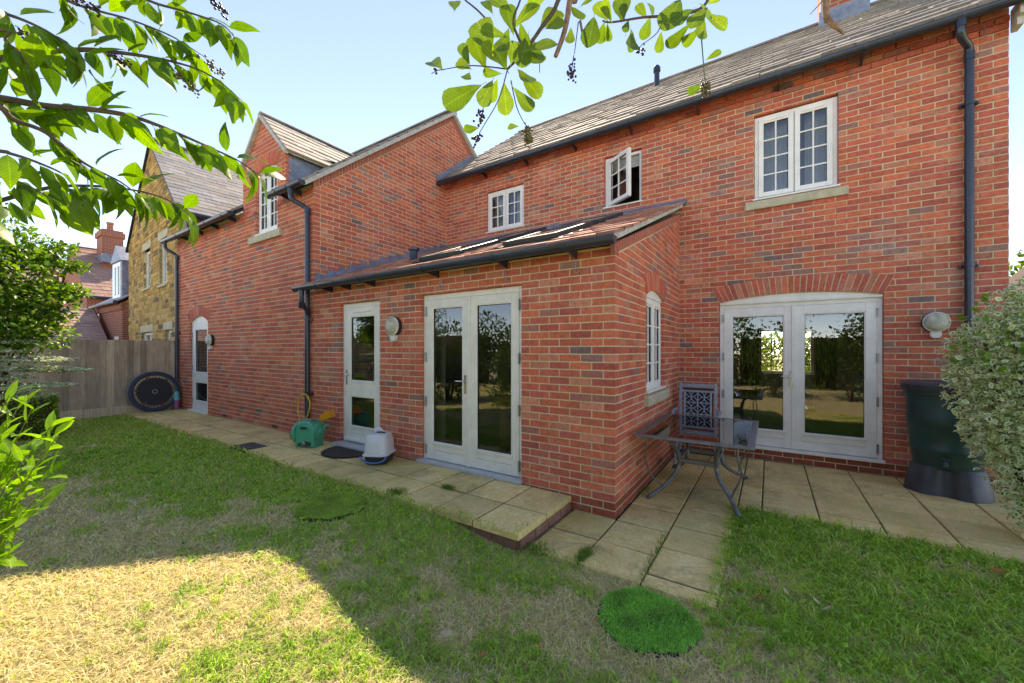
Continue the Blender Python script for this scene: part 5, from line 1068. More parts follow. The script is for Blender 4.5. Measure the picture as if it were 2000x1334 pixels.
m = MB(); m.tube([mt @ Vector((-0.05, 0, 0.36)), mt @ Vector((-0.04, -0.01, 0.395)), mt @ Vector((0.0, 0.005, 0.41)), mt @ Vector((0.03, 0, 0.385)), mt @ Vector((0.07, -0.02, 0.37))], [0.016, 0.026, 0.03, 0.018, 0.012], 8); m.build('bag_knot', 'litter_white', lb, smooth=True); m = MB(); m.tube([mt @ Vector((-0.01, -0.04, 0.372)), mt @ Vector((0.05, -0.05, 0.378)), mt @ Vector((0.09, -0.03, 0.366))], 0.008, 6); m.build('scoop_handle', 'litter_grey', lb, smooth=True)

# --- glass topped garden table
gt = thing('garden_table', 'rectangular garden table with smoked glass top and curved dark metal legs', 'table', (-0.62, 4.6, 0))
TX0, TX1, TY0, TY1, TZ = -1.12, -0.105, 3.845, 5.36, 0.72
m = MB(); fw = 0.062
for q in ((TX0, TX1, TY0, TY0 + fw), (TX0, TX1, TY1 - fw, TY1), (TX0, TX0 + fw, TY0 + fw, TY1 - fw), (TX1 - fw, TX1, TY0 + fw, TY1 - fw)): m.box(q[0], q[1], q[2], q[3], TZ - 0.026, TZ)
m.build('rim', 'table_metal', gt, bevel=0.008)
m = MB(); m.box(TX0 + fw - 0.006, TX1 - fw + 0.006, TY0 + fw - 0.006, TY1 - fw + 0.006, TZ - 0.012, TZ - 0.004); m.build('glass_top', 'table_glass', gt)
legs = {}
for sx in (-1, 1):
    for sy in (-1, 1):
        cx = -0.615; fx, fy = (-1.05 if sx < 0 else -0.23), (4.17 if sy < 0 else 5.42); bx = cx + sx * 0.17; tx, ty2 = cx + sx * 0.27, (4.05 if sy < 0 else 5.18)
        yb_ = 4.36 if sy < 0 else 4.86
        pts = smooth_path([(tx, ty2, TZ - 0.02), (bx + sx * 0.03, (ty2 + yb_) / 2, 0.58), (bx, yb_, 0.40), (bx + sx * 0.03, yb_ - sy * -0.03, 0.27), (cx + sx * 0.30, (fy + yb_) / 2, 0.13), (fx - sx * 0.02, fy, 0.035), (fx, fy, 0.0)], 6)
        m = MB(); m.tube(pts, 0.021, 8); m.build('leg', 'table_metal', gt, smooth=True); legs[sx, sy] = (bx, yb_)
        rod = smooth_path([(fx + sx * -0.01, ty2 - sy * 0.02, TZ - 0.02), (fx - sx * 0.01, ty2, 0.55), (fx - sx * 0.0 + sx * 0.015, (ty2 + fy) / 2, 0.4), (fx - sx * 0.05, fy, 0.22), (cx + sx * 0.31, (fy + yb_) / 2, 0.135)], 6)
        m = MB(); m.tube(rod, 0.0085, 6); m.build('brace_rod', 'table_metal', gt, smooth=True)
for sy in (-1, 1): m = MB(); m.box(legs[-1, sy][0], legs[1, sy][0], legs[-1, sy][1] - 0.014, legs[-1, sy][1] + 0.014, 0.375, 0.42); m.build('cross_rail', 'table_metal', gt, bevel=0.004)
for sx in (-1, 1): m = MB(); m.box(legs[sx, -1][0] - 0.012, legs[sx, -1][0] + 0.012, legs[sx, -1][1], legs[sx, 1][1], 0.40, 0.43); m.build('side_rail', 'table_metal', gt, bevel=0.004)
m = MB(); m.box(TX0 + 0.1, TX1 - 0.1, 4.03, 4.07, TZ - 0.05, TZ - 0.026); m.box(TX0 + 0.1, TX1 - 0.1, 5.14, 5.18, TZ - 0.05, TZ - 0.026); m.build('bearer', 'table_metal', gt)
# --- folding garden chair with lattice back
gc = thing('garden_chair', 'blue grey metal folding chair with flower lattice back behind the table', 'chair', (-0.84, 5.9, 0))
cy0 = 5.93; lean = 0.07; CX0, CX1 = -1.075, -0.595
yb = lambda z: cy0 + (z - 0.45) * lean
def bar(mb, x0, z0, x1, z1, wd, th=0.022, dy=0.0):
    a, b = Vector((x0, yb(z0) + dy, z0)), Vector((x1, yb(z1) + dy, z1)); d = (b - a).normalized(); s_ = Vector((-d.z, 0, d.x)).normalized() * wd / 2; n = Vector((0, th / 2, 0)); mb.prism([a - s_ - n, a + s_ - n, a + s_ + n, a - s_ + n], [b - s_ - n, b + s_ - n, b + s_ + n, b - s_ + n])
for x in (CX0 + 0.018, CX1 - 0.018): m = MB(); bar(m, x, 0.0, x, 1.075, 0.036, 0.03); m.build('back_post', 'chair_metal', gc, bevel=0.004)
m = MB(); bar(m, CX0 + 0.036, 1.04, CX1 - 0.036, 1.04, 0.05); m.build('top_rail', 'chair_metal', gc, bevel=0.004)
LX0, LX1, LZ0, LZ1 = CX0 + 0.075, CX1 - 0.075, 0.46, 0.965
m = MB(); bar(m, LX0, LZ0, LX0, LZ1, 0.026, dy=-0.012); bar(m, LX1, LZ0, LX1, LZ1, 0.026, dy=-0.012); bar(m, CX0 + 0.036, LZ1, CX1 - 0.036, LZ1, 0.028, dy=-0.0125); bar(m, LX0, LZ0, LX1, LZ0, 0.028, dy=-0.0125); lf = m.build('lattice_frame', 'chair_metal', gc, bevel=0.003)
lw, lh = (LX1 - LX0) / 2, (LZ1 - LZ0) / 3.2
for i in range(2):
    for j in range(3):
        cx, cz = LX0 + lw * (i + 0.5), LZ1 - lh * (j + 0.5)
        for q in range(4):
            ang = math.pi / 4 + math.pi / 2 * q; pts = []
            for k in range(16):
                t_ = 2 * math.pi * k / 16; u_, v_ = 0.052 * math.cos(t_) + 0.056, 0.0235 * math.sin(t_); x_ = cx + u_ * math.cos(ang) - v_ * math.sin(ang); z_ = cz + (u_ * math.sin(ang) + v_ * math.cos(ang)); pts.append((x_, yb(z_) - 0.012, z_))
            m = MB(); m.tube(pts, 0.0065, 6, closed=True); m.build('petal', 'chair_metal', lf, smooth=True)
m = MB(); bar(m, (LX0 + LX1) / 2, LZ0, (LX0 + LX1) / 2, LZ1, 0.012, 0.012, -0.012)
for j in (1, 2, 3): bar(m, LX0, LZ1 - lh * j, LX1, LZ1 - lh * j, 0.012, 0.012, -0.012)
m.build('lattice_bar', 'chair_metal', lf)
m = MB(); bar(m, (CX0 + CX1) / 2, 0.5, (CX0 + CX1) / 2, 1.0, 0.37, 0.012, 0.035); m.build('mesh_panel', 'chair_mesh', gc)
for sx, x in ((-1, CX0 - 0.03), (1, CX1 + 0.03)):
    m = MB(); m.tube(smooth_path([(x, yb(.7) + 0.02, 0.70), (x + sx * 0.01, yb(.7) - 0.1, 0.705), (x + sx * 0.012, yb(.7) - 0.24, 0.68), (x, yb(.7) - 0.3, 0.645)], 5), 0.021, 8); m.build('armrest', 'chair_metal', gc, smooth=True)
    m = MB(); m.tube(smooth_path([(x + sx * 0.0, yb(.6) - 0.26, 0.66), (x, yb(.6) - 0.18, 0.42), (x, yb(.4) - 0.03, 0.2), (x, yb(0) + 0.02, 0.0)], 5), 0.014, 8); m.build('front_leg', 'chair_metal', gc, smooth=True)
    m = MB(); m.tube([(x - sx * 0.02, yb(.4), 0.4), (x - sx * 0.02, yb(.2) - 0.24, 0.0)], 0.014, 8); m.build('rear_leg', 'chair_metal', gc, smooth=True)
m = MB(); m.box(CX0 + 0.03, CX1 - 0.03, cy0 - 0.1, cy0 - 0.06, 0.12, 0.155); m.box(CX0 + 0.02, CX1 - 0.02, cy0 - 0.05, cy0 - 0.015, 0.30, 0.56); m.build('folded_seat', 'chair_mesh', gc, bevel=0.006)
# --- water butt on its stand
wb = thing('water_butt', 'dark green plastic water butt with lid on a black stand by the wall', 'water butt', (1.6, 6.12, 0))
bt = Matrix.Translation((1.60, 6.13, 0.0))
m = MB(); m.lathe([(0.255, 0.30), (0.262, 0.32), (0.285, 0.46), (0.289, 0.465), (0.292, 0.49), (0.289, 0.495), (0.306, 0.72), (0.31, 0.725), (0.314, 0.74), (0.314, 0.85), (0.31, 0.86), (0.322, 1.05), (0.335, 1.06), (0.335, 1.11), (0.318, 1.112)], 40, bt); m.build('barrel', 'butt_green', wb, smooth=True)
m = MB(); m.lathe([(0.352, 1.10), (0.36, 1.125), (0.362, 1.165), (0.345, 1.185), (0.32, 1.19), (0.30, 1.178), (0.05, 1.195), (0.01, 1.196)], 40, bt); m.build('lid', 'stand_black', wb, smooth=True)
m = MB(); rings = []
for z, rr_ in ((0.0, 0.335), (0.03, 0.33), (0.27, 0.285), (0.30, 0.26)):
    ring = []
    for k in range(64):
        a = 2 * math.pi * k / 64; s_ = max(0.0, math.cos(2 * (a + 1.83))) ** 3; q = rr_ - 0.10 * s_ * (1 if z < 0.29 else 0.2); ring.append(bt @ Vector((q * math.cos(a), q * math.sin(a), z)))
    rings.append(ring)
loft(m, rings); m.build('stand', 'stand_black', wb, smooth=True)
m = MB(); tapm = bt @ Matrix.Rotation(R(-106), 4, 'Z'); m.tube([tapm @ Vector((0.26, 0, 0.38)), tapm @ Vector((0.33, 0, 0.38)), tapm @ Vector((0.34, 0, 0.34))], 0.016, 8); m.tube([tapm @ Vector((0.3, -0.035, 0.405)), tapm @ Vector((0.3, 0.035, 0.405))], 0.009, 6); m.build('tap', 'stand_black', wb, smooth=True)

# ================================================================== plants
def leaf_mesh(name, rows, mat, fold=0.25, droop=0.25, twist=0.0, pet=0.16):
    V = []; F = []
    for t_, w_ in rows:
        z = -droop * t_ * t_; a = twist * t_
        for sx in (-1, 0, 1):
            x_ = sx * w_; zz = z + abs(sx) * w_ * fold + (0.02 * math.sin(t_ * 9) * abs(sx))
            V.append((x_ * math.cos(a) - zz * 0 * math.sin(a), t_, zz + x_ * math.sin(a)))
    for i in range(len(rows) - 1):
        for k in (0, 1): F.append((i * 3 + k, i * 3 + k + 1, i * 3 + k + 4, i * 3 + k + 3))
    n = len(V); V += [(-0.008, -pet, 0.02), (0.008, -pet, 0.02), (0.008, 0.02, 0), (-0.008, 0.02, 0)]; F.append((n, n + 1, n + 2, n + 3))
    me = bpy.data.meshes.new(name); me.from_pydata(V, [], F); me.update(); me.materials.append(M[mat])
    me.polygons.foreach_set('use_smooth', np.ones(len(F), dtype=bool)); return me
OV = [(0.0, 0.01), (0.12, 0.13), (0.3, 0.23), (0.5, 0.25), (0.7, 0.19), (0.86, 0.10), (1.0, 0.005)]
OB = [(0.0, 0.015), (0.2, 0.09), (0.45, 0.19), (0.7, 0.26), (0.85, 0.25), (0.95, 0.17), (1.0, 0.06)]
LA = [(0.0, 0.01), (0.15, 0.09), (0.35, 0.155), (0.6, 0.16), (0.8, 0.10), (0.92, 0.045), (1.0, 0.004)]
CH_L = [leaf_mesh('leaf', OV, 'cherry_leaf', *a) for a in ((0.3, 0.25, 0.3), (0.15, 0.4, -0.4), (0.45, 0.12, 0.1), (0.2, 0.55, 0.6))]
OB_L = [leaf_mesh('leaf', OB, 'broad_leaf', *a) for a in ((0.12, 0.1, 0.2), (0.25, 0.2, -0.2), (0.05, -0.12, 0.1))]
LA_L = [leaf_mesh('leaf', LA, 'laurel_leaf', *a) for a in ((0.3, 0.15, 0.1), (0.2, 0.3, -0.2), (0.4, 0.05, 0.3))]
YL_L = leaf_mesh('leaf', OV, 'yellow_leaf', 0.3, 0.3, 0.2)
rl = random.Random(17)
def put_leaf(parent, me, pos, d, up, size, name='leaf', wid=1.0):
    y_ = Vector(d).normalized(); x_ = y_.cross(Vector(up)); x_ = x_.normalized() if x_.length > 1e-4 else Vector((1, 0, 0)); z_ = x_.cross(y_)
    mw = Matrix((tuple(x_), tuple(y_), tuple(z_))).transposed().to_4x4(); mw.translation = pos
    o = bpy.data.objects.new(name, me); C.objects.link(o); o.parent = parent; o.matrix_parent_inverse = pinv(parent); o.matrix_basis = mw @ Matrix.Diagonal((size * wid, size, size, 1)); return o
rv = lambda s_=1.0: Vector((rl.uniform(-s_, s_), rl.uniform(-s_, s_), rl.uniform(-s_, s_)))
VR, VU = Vector((_c, _s, 0)), Vector((0, 0, 1)); VD = Vector((-_s, _c, 0))
def berries(parent, a, b, n, r, spread, mat, stalk='twig'):
    m = MB(); m.tube([a, (a + b) / 2 + rv(0.008), b], [0.0014, 0.0012, 0.001], 5); m.build('berry_stalk', stalk, parent)
    m = MB()
    for k in range(n):
        t_ = rl.uniform(0.35, 1.06); p = a + (b - a) * t_ + rv(spread); q = r * rl.uniform(0.7, 1.15); m.lathe([(q * 0.1, -q), (q * 0.75, -q * 0.6), (q, 0), (q * 0.75, q * 0.6), (q * 0.1, q)], 7, Matrix.Translation(p))
    m.build('berry_cluster', mat, parent, smooth=True)
# --- cherry on the left: trunk stands out of the frame, boughs reach in
ct = thing('cherry_tree', 'leafy bird cherry with hanging berry clusters reaching over the lawn', 'tree', (-2.75, -0.95, 0.08))
m = MB(); m.tube(smooth_path([(-2.75, -0.95, 0.0), (-2.72, -0.9, 0.7), (-2.66, -0.82, 1.4), (-2.55, -0.7, 2.0), (-2.45, -0.55, 2.7), (-2.35, -0.5, 3.4)], 5), [0.10] * 6 + [0.09] * 6 + [0.08] * 6 + [0.065] * 5 + [0.05] * 3, 12); m.build('trunk', 'bark', ct, smooth=True)
TWIGS = [  # photo pixels and distance of each bough, root first
 ([(-60, 135, 1.2), (0, 115, 1.2), (65, 104, 1.2), (165, 97, 1.22), (234, 103, 1.25), (284, 110, 1.28), (331, 119, 1.3), (385, 135, 1.32), (430, 160, 1.33), (470, 195, 1.34)], 0.006),
 ([(-60, 190, 1.12), (0, 192, 1.13), (90, 207, 1.15), (180, 214, 1.18), (248, 225, 1.2), (299, 241, 1.22), (360, 266, 1.25), (414, 290, 1.28), (464, 313, 1.3), (510, 345, 1.32)], 0.007),
 ([(-50, 190, 1.1), (0, 209, 1.1), (29, 234, 1.12), (90, 259, 1.14), (151, 309, 1.18), (187, 331, 1.2), (235, 355, 1.22), (275, 385, 1.24)], 0.006),
 ([(-60, 410, 1.2), (0, 392, 1.2), (94, 367, 1.22), (173, 363, 1.25), (259, 371, 1.28), (324, 389, 1.3), (370, 420, 1.32)], 0.005),
 ([(60, -40, 1.25), (130, 0, 1.25), (180, 18, 1.26), (259, 40, 1.28), (345, 76, 1.3), (380, 110, 1.32)], 0.004),
 ([(240, -40, 1.3), (288, 0, 1.3), (371, 25, 1.32), (432, 47, 1.34), (460, 75, 1.35)], 0.004),
 ([(-40, 20, 1.1), (20, 30, 1.1), (90, 60, 1.12), (140, 95, 1.14), (180, 130, 1.16)], 0.004),
 ([(-40, 290, 1.05), (20, 300, 1.06), (80, 320, 1.08), (130, 345, 1.1), (170, 390, 1.12)], 0.004),
 ([(-40, 330, 1.1), (10, 345, 1.12), (60, 365, 1.12), (120, 400, 1.15)], 0.003),
 ([(-30, 60, 1.0), (10, 80, 1.02), (50, 120, 1.03), (70, 165, 1.05)], 0.003)]
hub = [Vector((-2.5, -0.62, 2.35)), Vector((-2.55, -0.7, 2.0))]
nl = 0
for bi, (pp, r0) in enumerate(TWIGS):
    W = [at(*q) for q in pp]; root = hub[bi % 2] + rv(0.04); W = [root, (root + W[0]) / 2 + Vector((0, 0, 0.06))] + W
    SP = smooth_path(W, 5); n = len(SP); m = MB(); m.tube(SP, [r0 * 2.2 + (0.0012 - r0 * 2.2) * min(1, (i / n)) ** 0.7 for i in range(n)], 6); m.build('branch', 'twig', ct, smooth=True)
    acc = 0; side = 1
    for i in range(12, n):
        acc += (SP[i] - SP[i - 1]).length
        step_ = 0.0148 if bi in (1, 3) else 0.0162
        while acc > step_ and nl < 292:
            acc -= step_; side = -side; tg = (SP[i] - SP[i - 1]).normalized()
            d = tg * rl.uniform(0.25, 0.9) + Vector((0, 0, -rl.uniform(0.45, 1.25))) + VR * side * rl.uniform(0.0, 0.45) + VD * rl.uniform(-0.45, 0.45)
            if rl.random() < 0.18: d.z = abs(d.z) * 0.4
            up = Vector((0, 0, 0.7)) - VD * rl.uniform(-0.5, 1.2) + VR * rl.uniform(-0.8, 0.8)
            sz = rl.uniform(0.06, 0.1); me = rl.choice(CH_L)
            pos = SP[i] + d.normalized() * sz * 0.14 + rv(0.004); put_leaf(ct, YL_L if (bi == 6 and rl.random() < 0.08) else me, pos, d, up, sz, wid=rl.uniform(0.85, 1.15)); nl += 1
for (a, b, n, mat) in (((365, 88, 1.3), (436, 146, 1.3), 36, 'berry_green'), ((318, 112, 1.3), (378, 176, 1.3), 44, 'berry_green'), ((195, 92, 1.22), (248, 124, 1.22), 30, 'berry'), ((120, -8, 1.2), (192, 22, 1.22), 40, 'berry'), ((395, -15, 1.33), (442, 28, 1.33), 42, 'berry'), ((30, 50, 1.05), (72, 86, 1.06), 30, 'berry')):
    berries(ct, at(*a), at(*b), n, 0.0042, 0.012, mat)
# --- broad leaved tree standing over the camera, its lowest twigs hang into the picture
bt_ = thing('overhanging_tree', 'broad leaved tree whose lowest twigs with round leaves and berries hang down before the sky', 'tree', (3.1, -1.9, 0))
m = MB(); m.tube(smooth_path([(3.1, -1.9, -0.05), (3.05, -1.85, 0.9), (2.8, -1.7, 1.9), (2.2, -1.3, 2.8), (1.2, -0.8, 3.3), (0.3, -0.1, 3.35), (-0.35, 0.45, 3.0)], 5), [0.12] * 6 + [0.11] * 5 + [0.1] * 5 + [0.08] * 5 + [0.06] * 5 + [0.035] * 5, 12); m.build('trunk', 'bark', bt_, smooth=True)
A8 = lambda x_, y_, d_=1.08: at(800 + x_ / 4.444, y_ / 4.444, d_)
A7 = lambda x_, y_, d_=1.12: at(820 + x_ / 3.226, y_ / 3.226, d_)
root = Vector((-0.35, 0.45, 3.0))
def stem(pts, r0, r1=0.0015, mat='twig'):
    SP = smooth_path(pts, 4); n = len(SP); m = MB(); m.tube(SP, [r0 + (r1 - r0) * i / (n - 1) for i in range(n)], 6); m.build('branch', mat, bt_, smooth=True)
stem([root, A8(1350, -500), A8(1290, 0), A8(1150, 230), A8(1000, 440), A8(850, 600)], 0.009, 0.003); stem([root, A8(1420, -300), A8(1390, 0), A8(1350, 250), A8(1290, 430), A8(1265, 490)], 0.011, 0.006, 'dead_wood')
stem([A8(850, 600), A8(640, 575), A8(480, 572), A8(300, 602)], 0.002, 0.001); stem([A8(1000, 440), A8(900, 200), A8(960, 0), A8(1000, -200)], 0.004, 0.002); stem([A8(650, 150), A8(580, 80), A8(480, 0)], 0.0025, 0.002)
stem([root, A8(1900, -300), A7(1780, -60), A7(1760, 60), A7(1530, 100), A7(1400, 110), A7(1210, 140), A7(1150, 130)], 0.006, 0.002); stem([A7(1760, 60), A7(1775, 250), A7(1795, 500)], 0.003, 0.0012, 'twig_green'); stem([A7(1530, 100), A7(1500, 200), A7(1410, 275)], 0.002, 0.001)
stem([A8(850, 600), A8(770, 870), A8(620, 1130), A8(570, 1240)], 0.0018, 0.001); stem([A8(880, 700), A8(930, 930), A8(1000, 1080)], 0.0018, 0.001); stem([A8(1465, 190), A8(1430, 470)], 0.0016, 0.001); stem([A8(1480, 180), A8(1520, 380), A8(1545, 405)], 0.0035, 0.0025, 'dead_wood'); stem([A8(1130, 500), A8(1128, 630)], 0.0012, 0.001)
L8 = [(620, 740, 300, 900), (520, 560, 440, 370), (660, 600, 550, 345), (720, 480, 580, 150), (770, 540, 640, 370), (840, 600, 700, 330), (720, 700, 620, 900), (760, 690, 700, 880), (820, 720, 835, 970), (900, 760, 1060, 970), (960, 640, 1135, 810), (940, 600, 1060, 750), (880, 560, 900, 370), (990, 450, 1275, 340), (1000, 420, 1150, 580), (900, 300, 840, 20), (900, 250, 1110, 0), (720, 120, 640, -20), (1130, 260, 1300, 60), (1180, 250, 1335, 190), (530, 600, 425, 550), (520, 630, 480, 710), (285, 602, 165, 485), (390, 95, 390, -10), (600, 1110, 478, 1120), (948, 1100, 850, 1095), (850, 330, 620, 230), (860, 250, 780, 480), (1030, 300, 960, 560), (1060, 330, 1110, 540), (880, 100, 700, -60), (1000, 120, 1150, -80), (960, 200, 1010, 420), (800, 640, 640, 640), (1720, 180, 1615, 50), (1690, 190, 1640, 380), (1720, 200, 1690, 365), (1600, 150, 1565, 350), (1860, 180, 1850, 10), (1900, 180, 1865, 270), (1920, 290, 1930, 460), (1400, 240, 1390, 395), (1480, 60, 1620, -60), (1400, 60, 1500, 150)]
L7 = [(1775, 90, 1945, 150), (1790, 110, 1755, 265), (1700, 150, 1560, 315), (1720, 60, 1590, 130), (1770, 180, 1655, 285), (1800, 380, 1900, 315), (1785, 540, 1690, 580), (1690, 180, 1620, 250), (1520, 200, 1505, 330), (1430, 120, 1370, 20), (1310, 140, 1300, 225), (1430, 20, 1490, 90), (1640, 0, 1560, 140), (1450, 110, 1410, 235), (1330, 180, 1340, 330), (1800, 30, 1900, -30), (1800, 60, 1720, 140), (1760, 20, 1850, 110), (1270, 130, 1270, 10), (1210, 140, 1150, 10), (1180, 150, 1200, 260)]
for LL, fn_ in ((L8, A8), (L7, A7)):
    for (x0, y0, x1, y1) in LL:
        dj = rl.uniform(-0.05, 0.05); base = 1.08 if fn_ is A8 else 1.12; a, b = fn_(x0, y0, base + dj), fn_(x1, y1, base + dj + rl.uniform(-0.04, 0.04)); d = b - a
        up = -VD * rl.uniform(0.9, 1.2) + VU * rl.uniform(-0.15, 0.3) + VR * rl.uniform(-0.25, 0.25); put_leaf(bt_, rl.choice(OB_L), a, d, up, d.length, wid=rl.uniform(0.95, 1.2))
for (a, b, n, mat) in ((A8(640, 900), A8(600, 1060), 22, 'berry'), (A8(610, 1150), A8(565, 1260), 16, 'berry'), (A8(1000, 1060), A8(1040, 1230), 70, 'berry_green'), (A8(1425, 480), A8(1410, 680), 34, 'berry'), (A7(1795, 490), A7(1805, 590), 60, 'berry_green'), (A7(1410, 270), A7(1385, 330), 12, 'berry'), (A8(300, 602), A8(190, 640), 5, 'berry')): berries(bt_, a, b, n, 0.0038, 0.011, mat)
# crown overhead, above and behind the camera
def leaf_cloud(name, lumps, n, size, cols, mat='foliage', parent=None, seed=1, flat=0.0, kind='stuff', shell=0.45, margin=None, aspect=0.5):
    r = np.random.default_rng(seed); L = np.array([tuple(q) + (1.0,) * (5 - len(q)) for q in lumps], float); wts = L[:, 3] ** 2; k = r.choice(len(L), n, p=wts / wts.sum())
    d = r.normal(size=(n, 3)); d /= np.linalg.norm(d, axis=1)[:, None]; rad = L[k, 3] * (1 - shell * r.random(n) ** 1.5) * (0.88 + 0.24 * vnoise(d[:, 0] * 3 + k * 7, d[:, 1] * 3 + d[:, 2] * 2, seed + 5, 1.0))
    sq = L[k, 4] if L.shape[1] > 4 else np.ones(n); P_ = L[k, :3] + d * rad[:, None] * np.stack([np.ones(n), np.ones(n), sq], 1)
    keep = P_[:, 2] > 0.02; P_ = P_[keep]; d = d[keep]; n = len(P_)
    ax = d * 0.6 + r.normal(size=(n, 3)) * 0.6; ax[:, 2] *= (1 - flat); ax /= np.linalg.norm(ax, axis=1)[:, None]
    up = r.normal(size=(n, 3)) * 0.5 + np.array([0, 0, 0.9]) + d * 0.4; x_ = np.cross(ax, up); x_ /= np.linalg.norm(x_, axis=1)[:, None]; z_ = np.cross(x_, ax)
    s_ = size * r.uniform(0.65, 1.25, n)[:, None]; cols = np.array(cols); c = cols[r.integers(0, len(cols), n)] * r.uniform(0.75, 1.25, (n, 1))
    if margin is None:
        V = np.stack([P_, P_ + ax * s_ * 0.5 + x_ * s_ * aspect * 0.55 + z_ * s_ * 0.1, P_ + ax * s_, P_ + ax * s_ * 0.5 - x_ * s_ * aspect * 0.55 + z_ * s_ * 0.1], 1).reshape(-1, 3)
        i = np.arange(n)[:, None] * 4; F = np.concatenate([i + [0, 1, 2], i + [0, 2, 3]], 1).reshape(-1, 3); fc = np.repeat(c, 2, 0)
    else:
        ol = [(0, 0), (0.3, 0.5), (0.7, 0.46), (1, 0), (0.7, -0.46), (0.3, -0.5)]; il = [(0.12, 0), (0.36, 0.26), (0.64, 0.24), (0.8, 0), (0.64, -0.24), (0.36, -0.26)]
        pts = [P_ + ax * s_ * a + x_ * s_ * aspect * b + z_ * s_ * abs(b) * 0.25 for a, b in ol + il]; V = np.stack(pts, 1).reshape(-1, 3); i = np.arange(n)[:, None] * 12
        fs = [[k_, (k_ + 1) % 6, (k_ + 1) % 6 + 6, k_ + 6] for k_ in range(6)] + [[6, 7, 8, 9], [6, 9, 10, 11]]
        F = np.concatenate([i + f for f in fs], 1).reshape(-1, 4); mg = np.array(margin) * r.uniform(0.8, 1.15, (n, 1)); fc = np.stack([mg] * 6 + [c] * 2, 1).reshape(-1, 3)
    return np_mesh(name, V, F, mat, fc, parent, kind)
GR = [(0.05, 0.105, 0.014), (0.075, 0.15, 0.02), (0.10, 0.18, 0.025), (0.035, 0.075, 0.012)]
leaf_cloud('crown', [(0.9, -1.2, 3.6, 0.9), (0.3, -1.0, 4.0, 0.8), (1.6, -1.7, 3.8, 0.9), (0.9, -2.1, 3.3, 0.9)], 2600, 0.075, GR, parent=bt_, seed=3)
leaf_cloud('crown', [(-2.6, -0.9, 3.4, 0.8), (-2.9, -1.4, 2.9, 0.8), (-2.3, -1.3, 3.6, 0.7)], 1800, 0.09, GR, parent=ct, seed=4)
# dead twig hanging in front of the chimney
dt = thing('dead_branch', 'broken brown dead branch hanging down in front of the chimney', 'branch', at(1625, -30, 1.15))
m = MB(); m.tube(smooth_path([(0.3, -0.1, 3.33), at(1600, -230, 1.0), at(1612, -60, 1.12), at(1612, 10, 1.15), at(1616, 35, 1.15), at(1632, 52, 1.15), at(1648, 66, 1.15)], 4), [0.006] * 12 + [0.009] * 5 + [0.007] * 4 + [0.004] * 4, 7); m.build('stem', 'dead_wood', dt, smooth=True); m = MB(); m.tube([at(1608, 0, 1.15), at(1582, 28, 1.16)], [0.002, 0.0012], 5); m.tube([at(1618, -20, 1.15), at(1612, 45, 1.16)], [0.006, 0.003], 6); m.build('twig', 'dead_wood', dt)
# --- glossy shrub at the left edge
ls = thing('laurel_shrub', 'bright green shrub with long glossy leaves at the lawn edge', 'shrub', (-3.45, 0.12, 0.05))
tips = [(100, 832), (112, 852), (96, 888), (104, 925), (62, 800), (40, 785), (18, 772), (86, 962), (72, 1000), (28, 1078), (6, 1100), (52, 868), (30, 900), (20, 960), (45, 1010), (10, 840), (70, 930), (-10, 1020), (-20, 900)]
for i, (px, py) in enumerate(tips):
    e = at(px, py, 2.0 + rl.uniform(-0.12, 0.15)); b0 = Vector((-3.5 + rl.uniform(-0.1, 0.1), 0.12 + rl.uniform(-0.1, 0.1), 0.1)); md = (b0 * 0.45 + e * 0.55) + Vector((-0.08, -0.03, 0.06)); SP = smooth_path([b0, md, e], 8); m = MB(); m.tube(SP, [0.006 - 0.004 * k / (len(SP) - 1) for k in range(len(SP))], 5); m.build('stem', 'twig_green', ls)
    for k in range(12):
        p = SP[-1 - min(k, 9)] + rv(0.01); tg = (SP[-1] - SP[-3]).normalized(); ang = k * 2.4 + i; d = tg * rl.uniform(0.5, 1.0) + (VR * math.cos(ang) + VU * math.sin(ang) * 0.8 + VD * math.sin(ang) * 0.6) * 0.75 + Vector((0, 0, 0.15)); put_leaf(ls, rl.choice(LA_L), p, d, Vector((0, 0, 1)) + rv(0.5), rl.uniform(0.095, 0.15))
# --- trees and hedge by the far fence
lt = thing('garden_tree', 'small bright leaved garden tree growing in front of the fence', 'tree', (-8.5, 0.3, 0.1))
m = MB(); m.tube(smooth_path([(-8.5, 0.3, 0), (-8.45, 0.35, 0.8), (-8.4, 0.4, 1.6), (-8.35, 0.5, 2.5), (-8.3, 0.6, 3.0)], 4), [0.06] * 8 + [0.045] * 6 + [0.03] * 3, 8)
for e in ((-8.3, 1.15, 2.95), (-8.2, 1.0, 2.3), (-8.6, 0.9, 2.6), (-8.1, 0.2, 2.9)): m.tube([(-8.42, 0.38, 1.5), tuple((Vector(e) + Vector((-8.42, 0.38, 1.5))) / 2 + Vector((0, 0, 0.1))), e], [0.03, 0.018, 0.006], 6)
m.build('trunk', 'bark', lt, smooth=True)
leaf_cloud('crown', [(-8.2, 0.25, 3.0, 0.62, 0.7), (-8.0, 0.4, 2.5, 0.62, 0.7), (-8.3, 0.75, 2.85, 0.42, 0.6), (-8.3, 1.0, 2.75, 0.28, 0.5), (-8.2, 0.8, 2.25, 0.48, 0.6), (-8.1, 0.5, 1.85, 0.55, 0.6), (-8.4, 1.15, 3.0, 0.16, 0.4), (-8.2, 1.15, 2.35, 0.24, 0.4), (-8.0, -0.3, 2.5, 0.8), (-8.1, 0.75, 1.75, 0.45, 0.6), (-8.2, 0.95, 2.0, 0.3, 0.5), (-8.3, 1.25, 2.72, 0.14, 0.4)], 13500, 0.075, [(0.12, 0.25, 0.025), (0.19, 0.36, 0.035), (0.27, 0.44, 0.05), (0.07, 0.15, 0.02)], parent=lt, seed=8, shell=0.9)
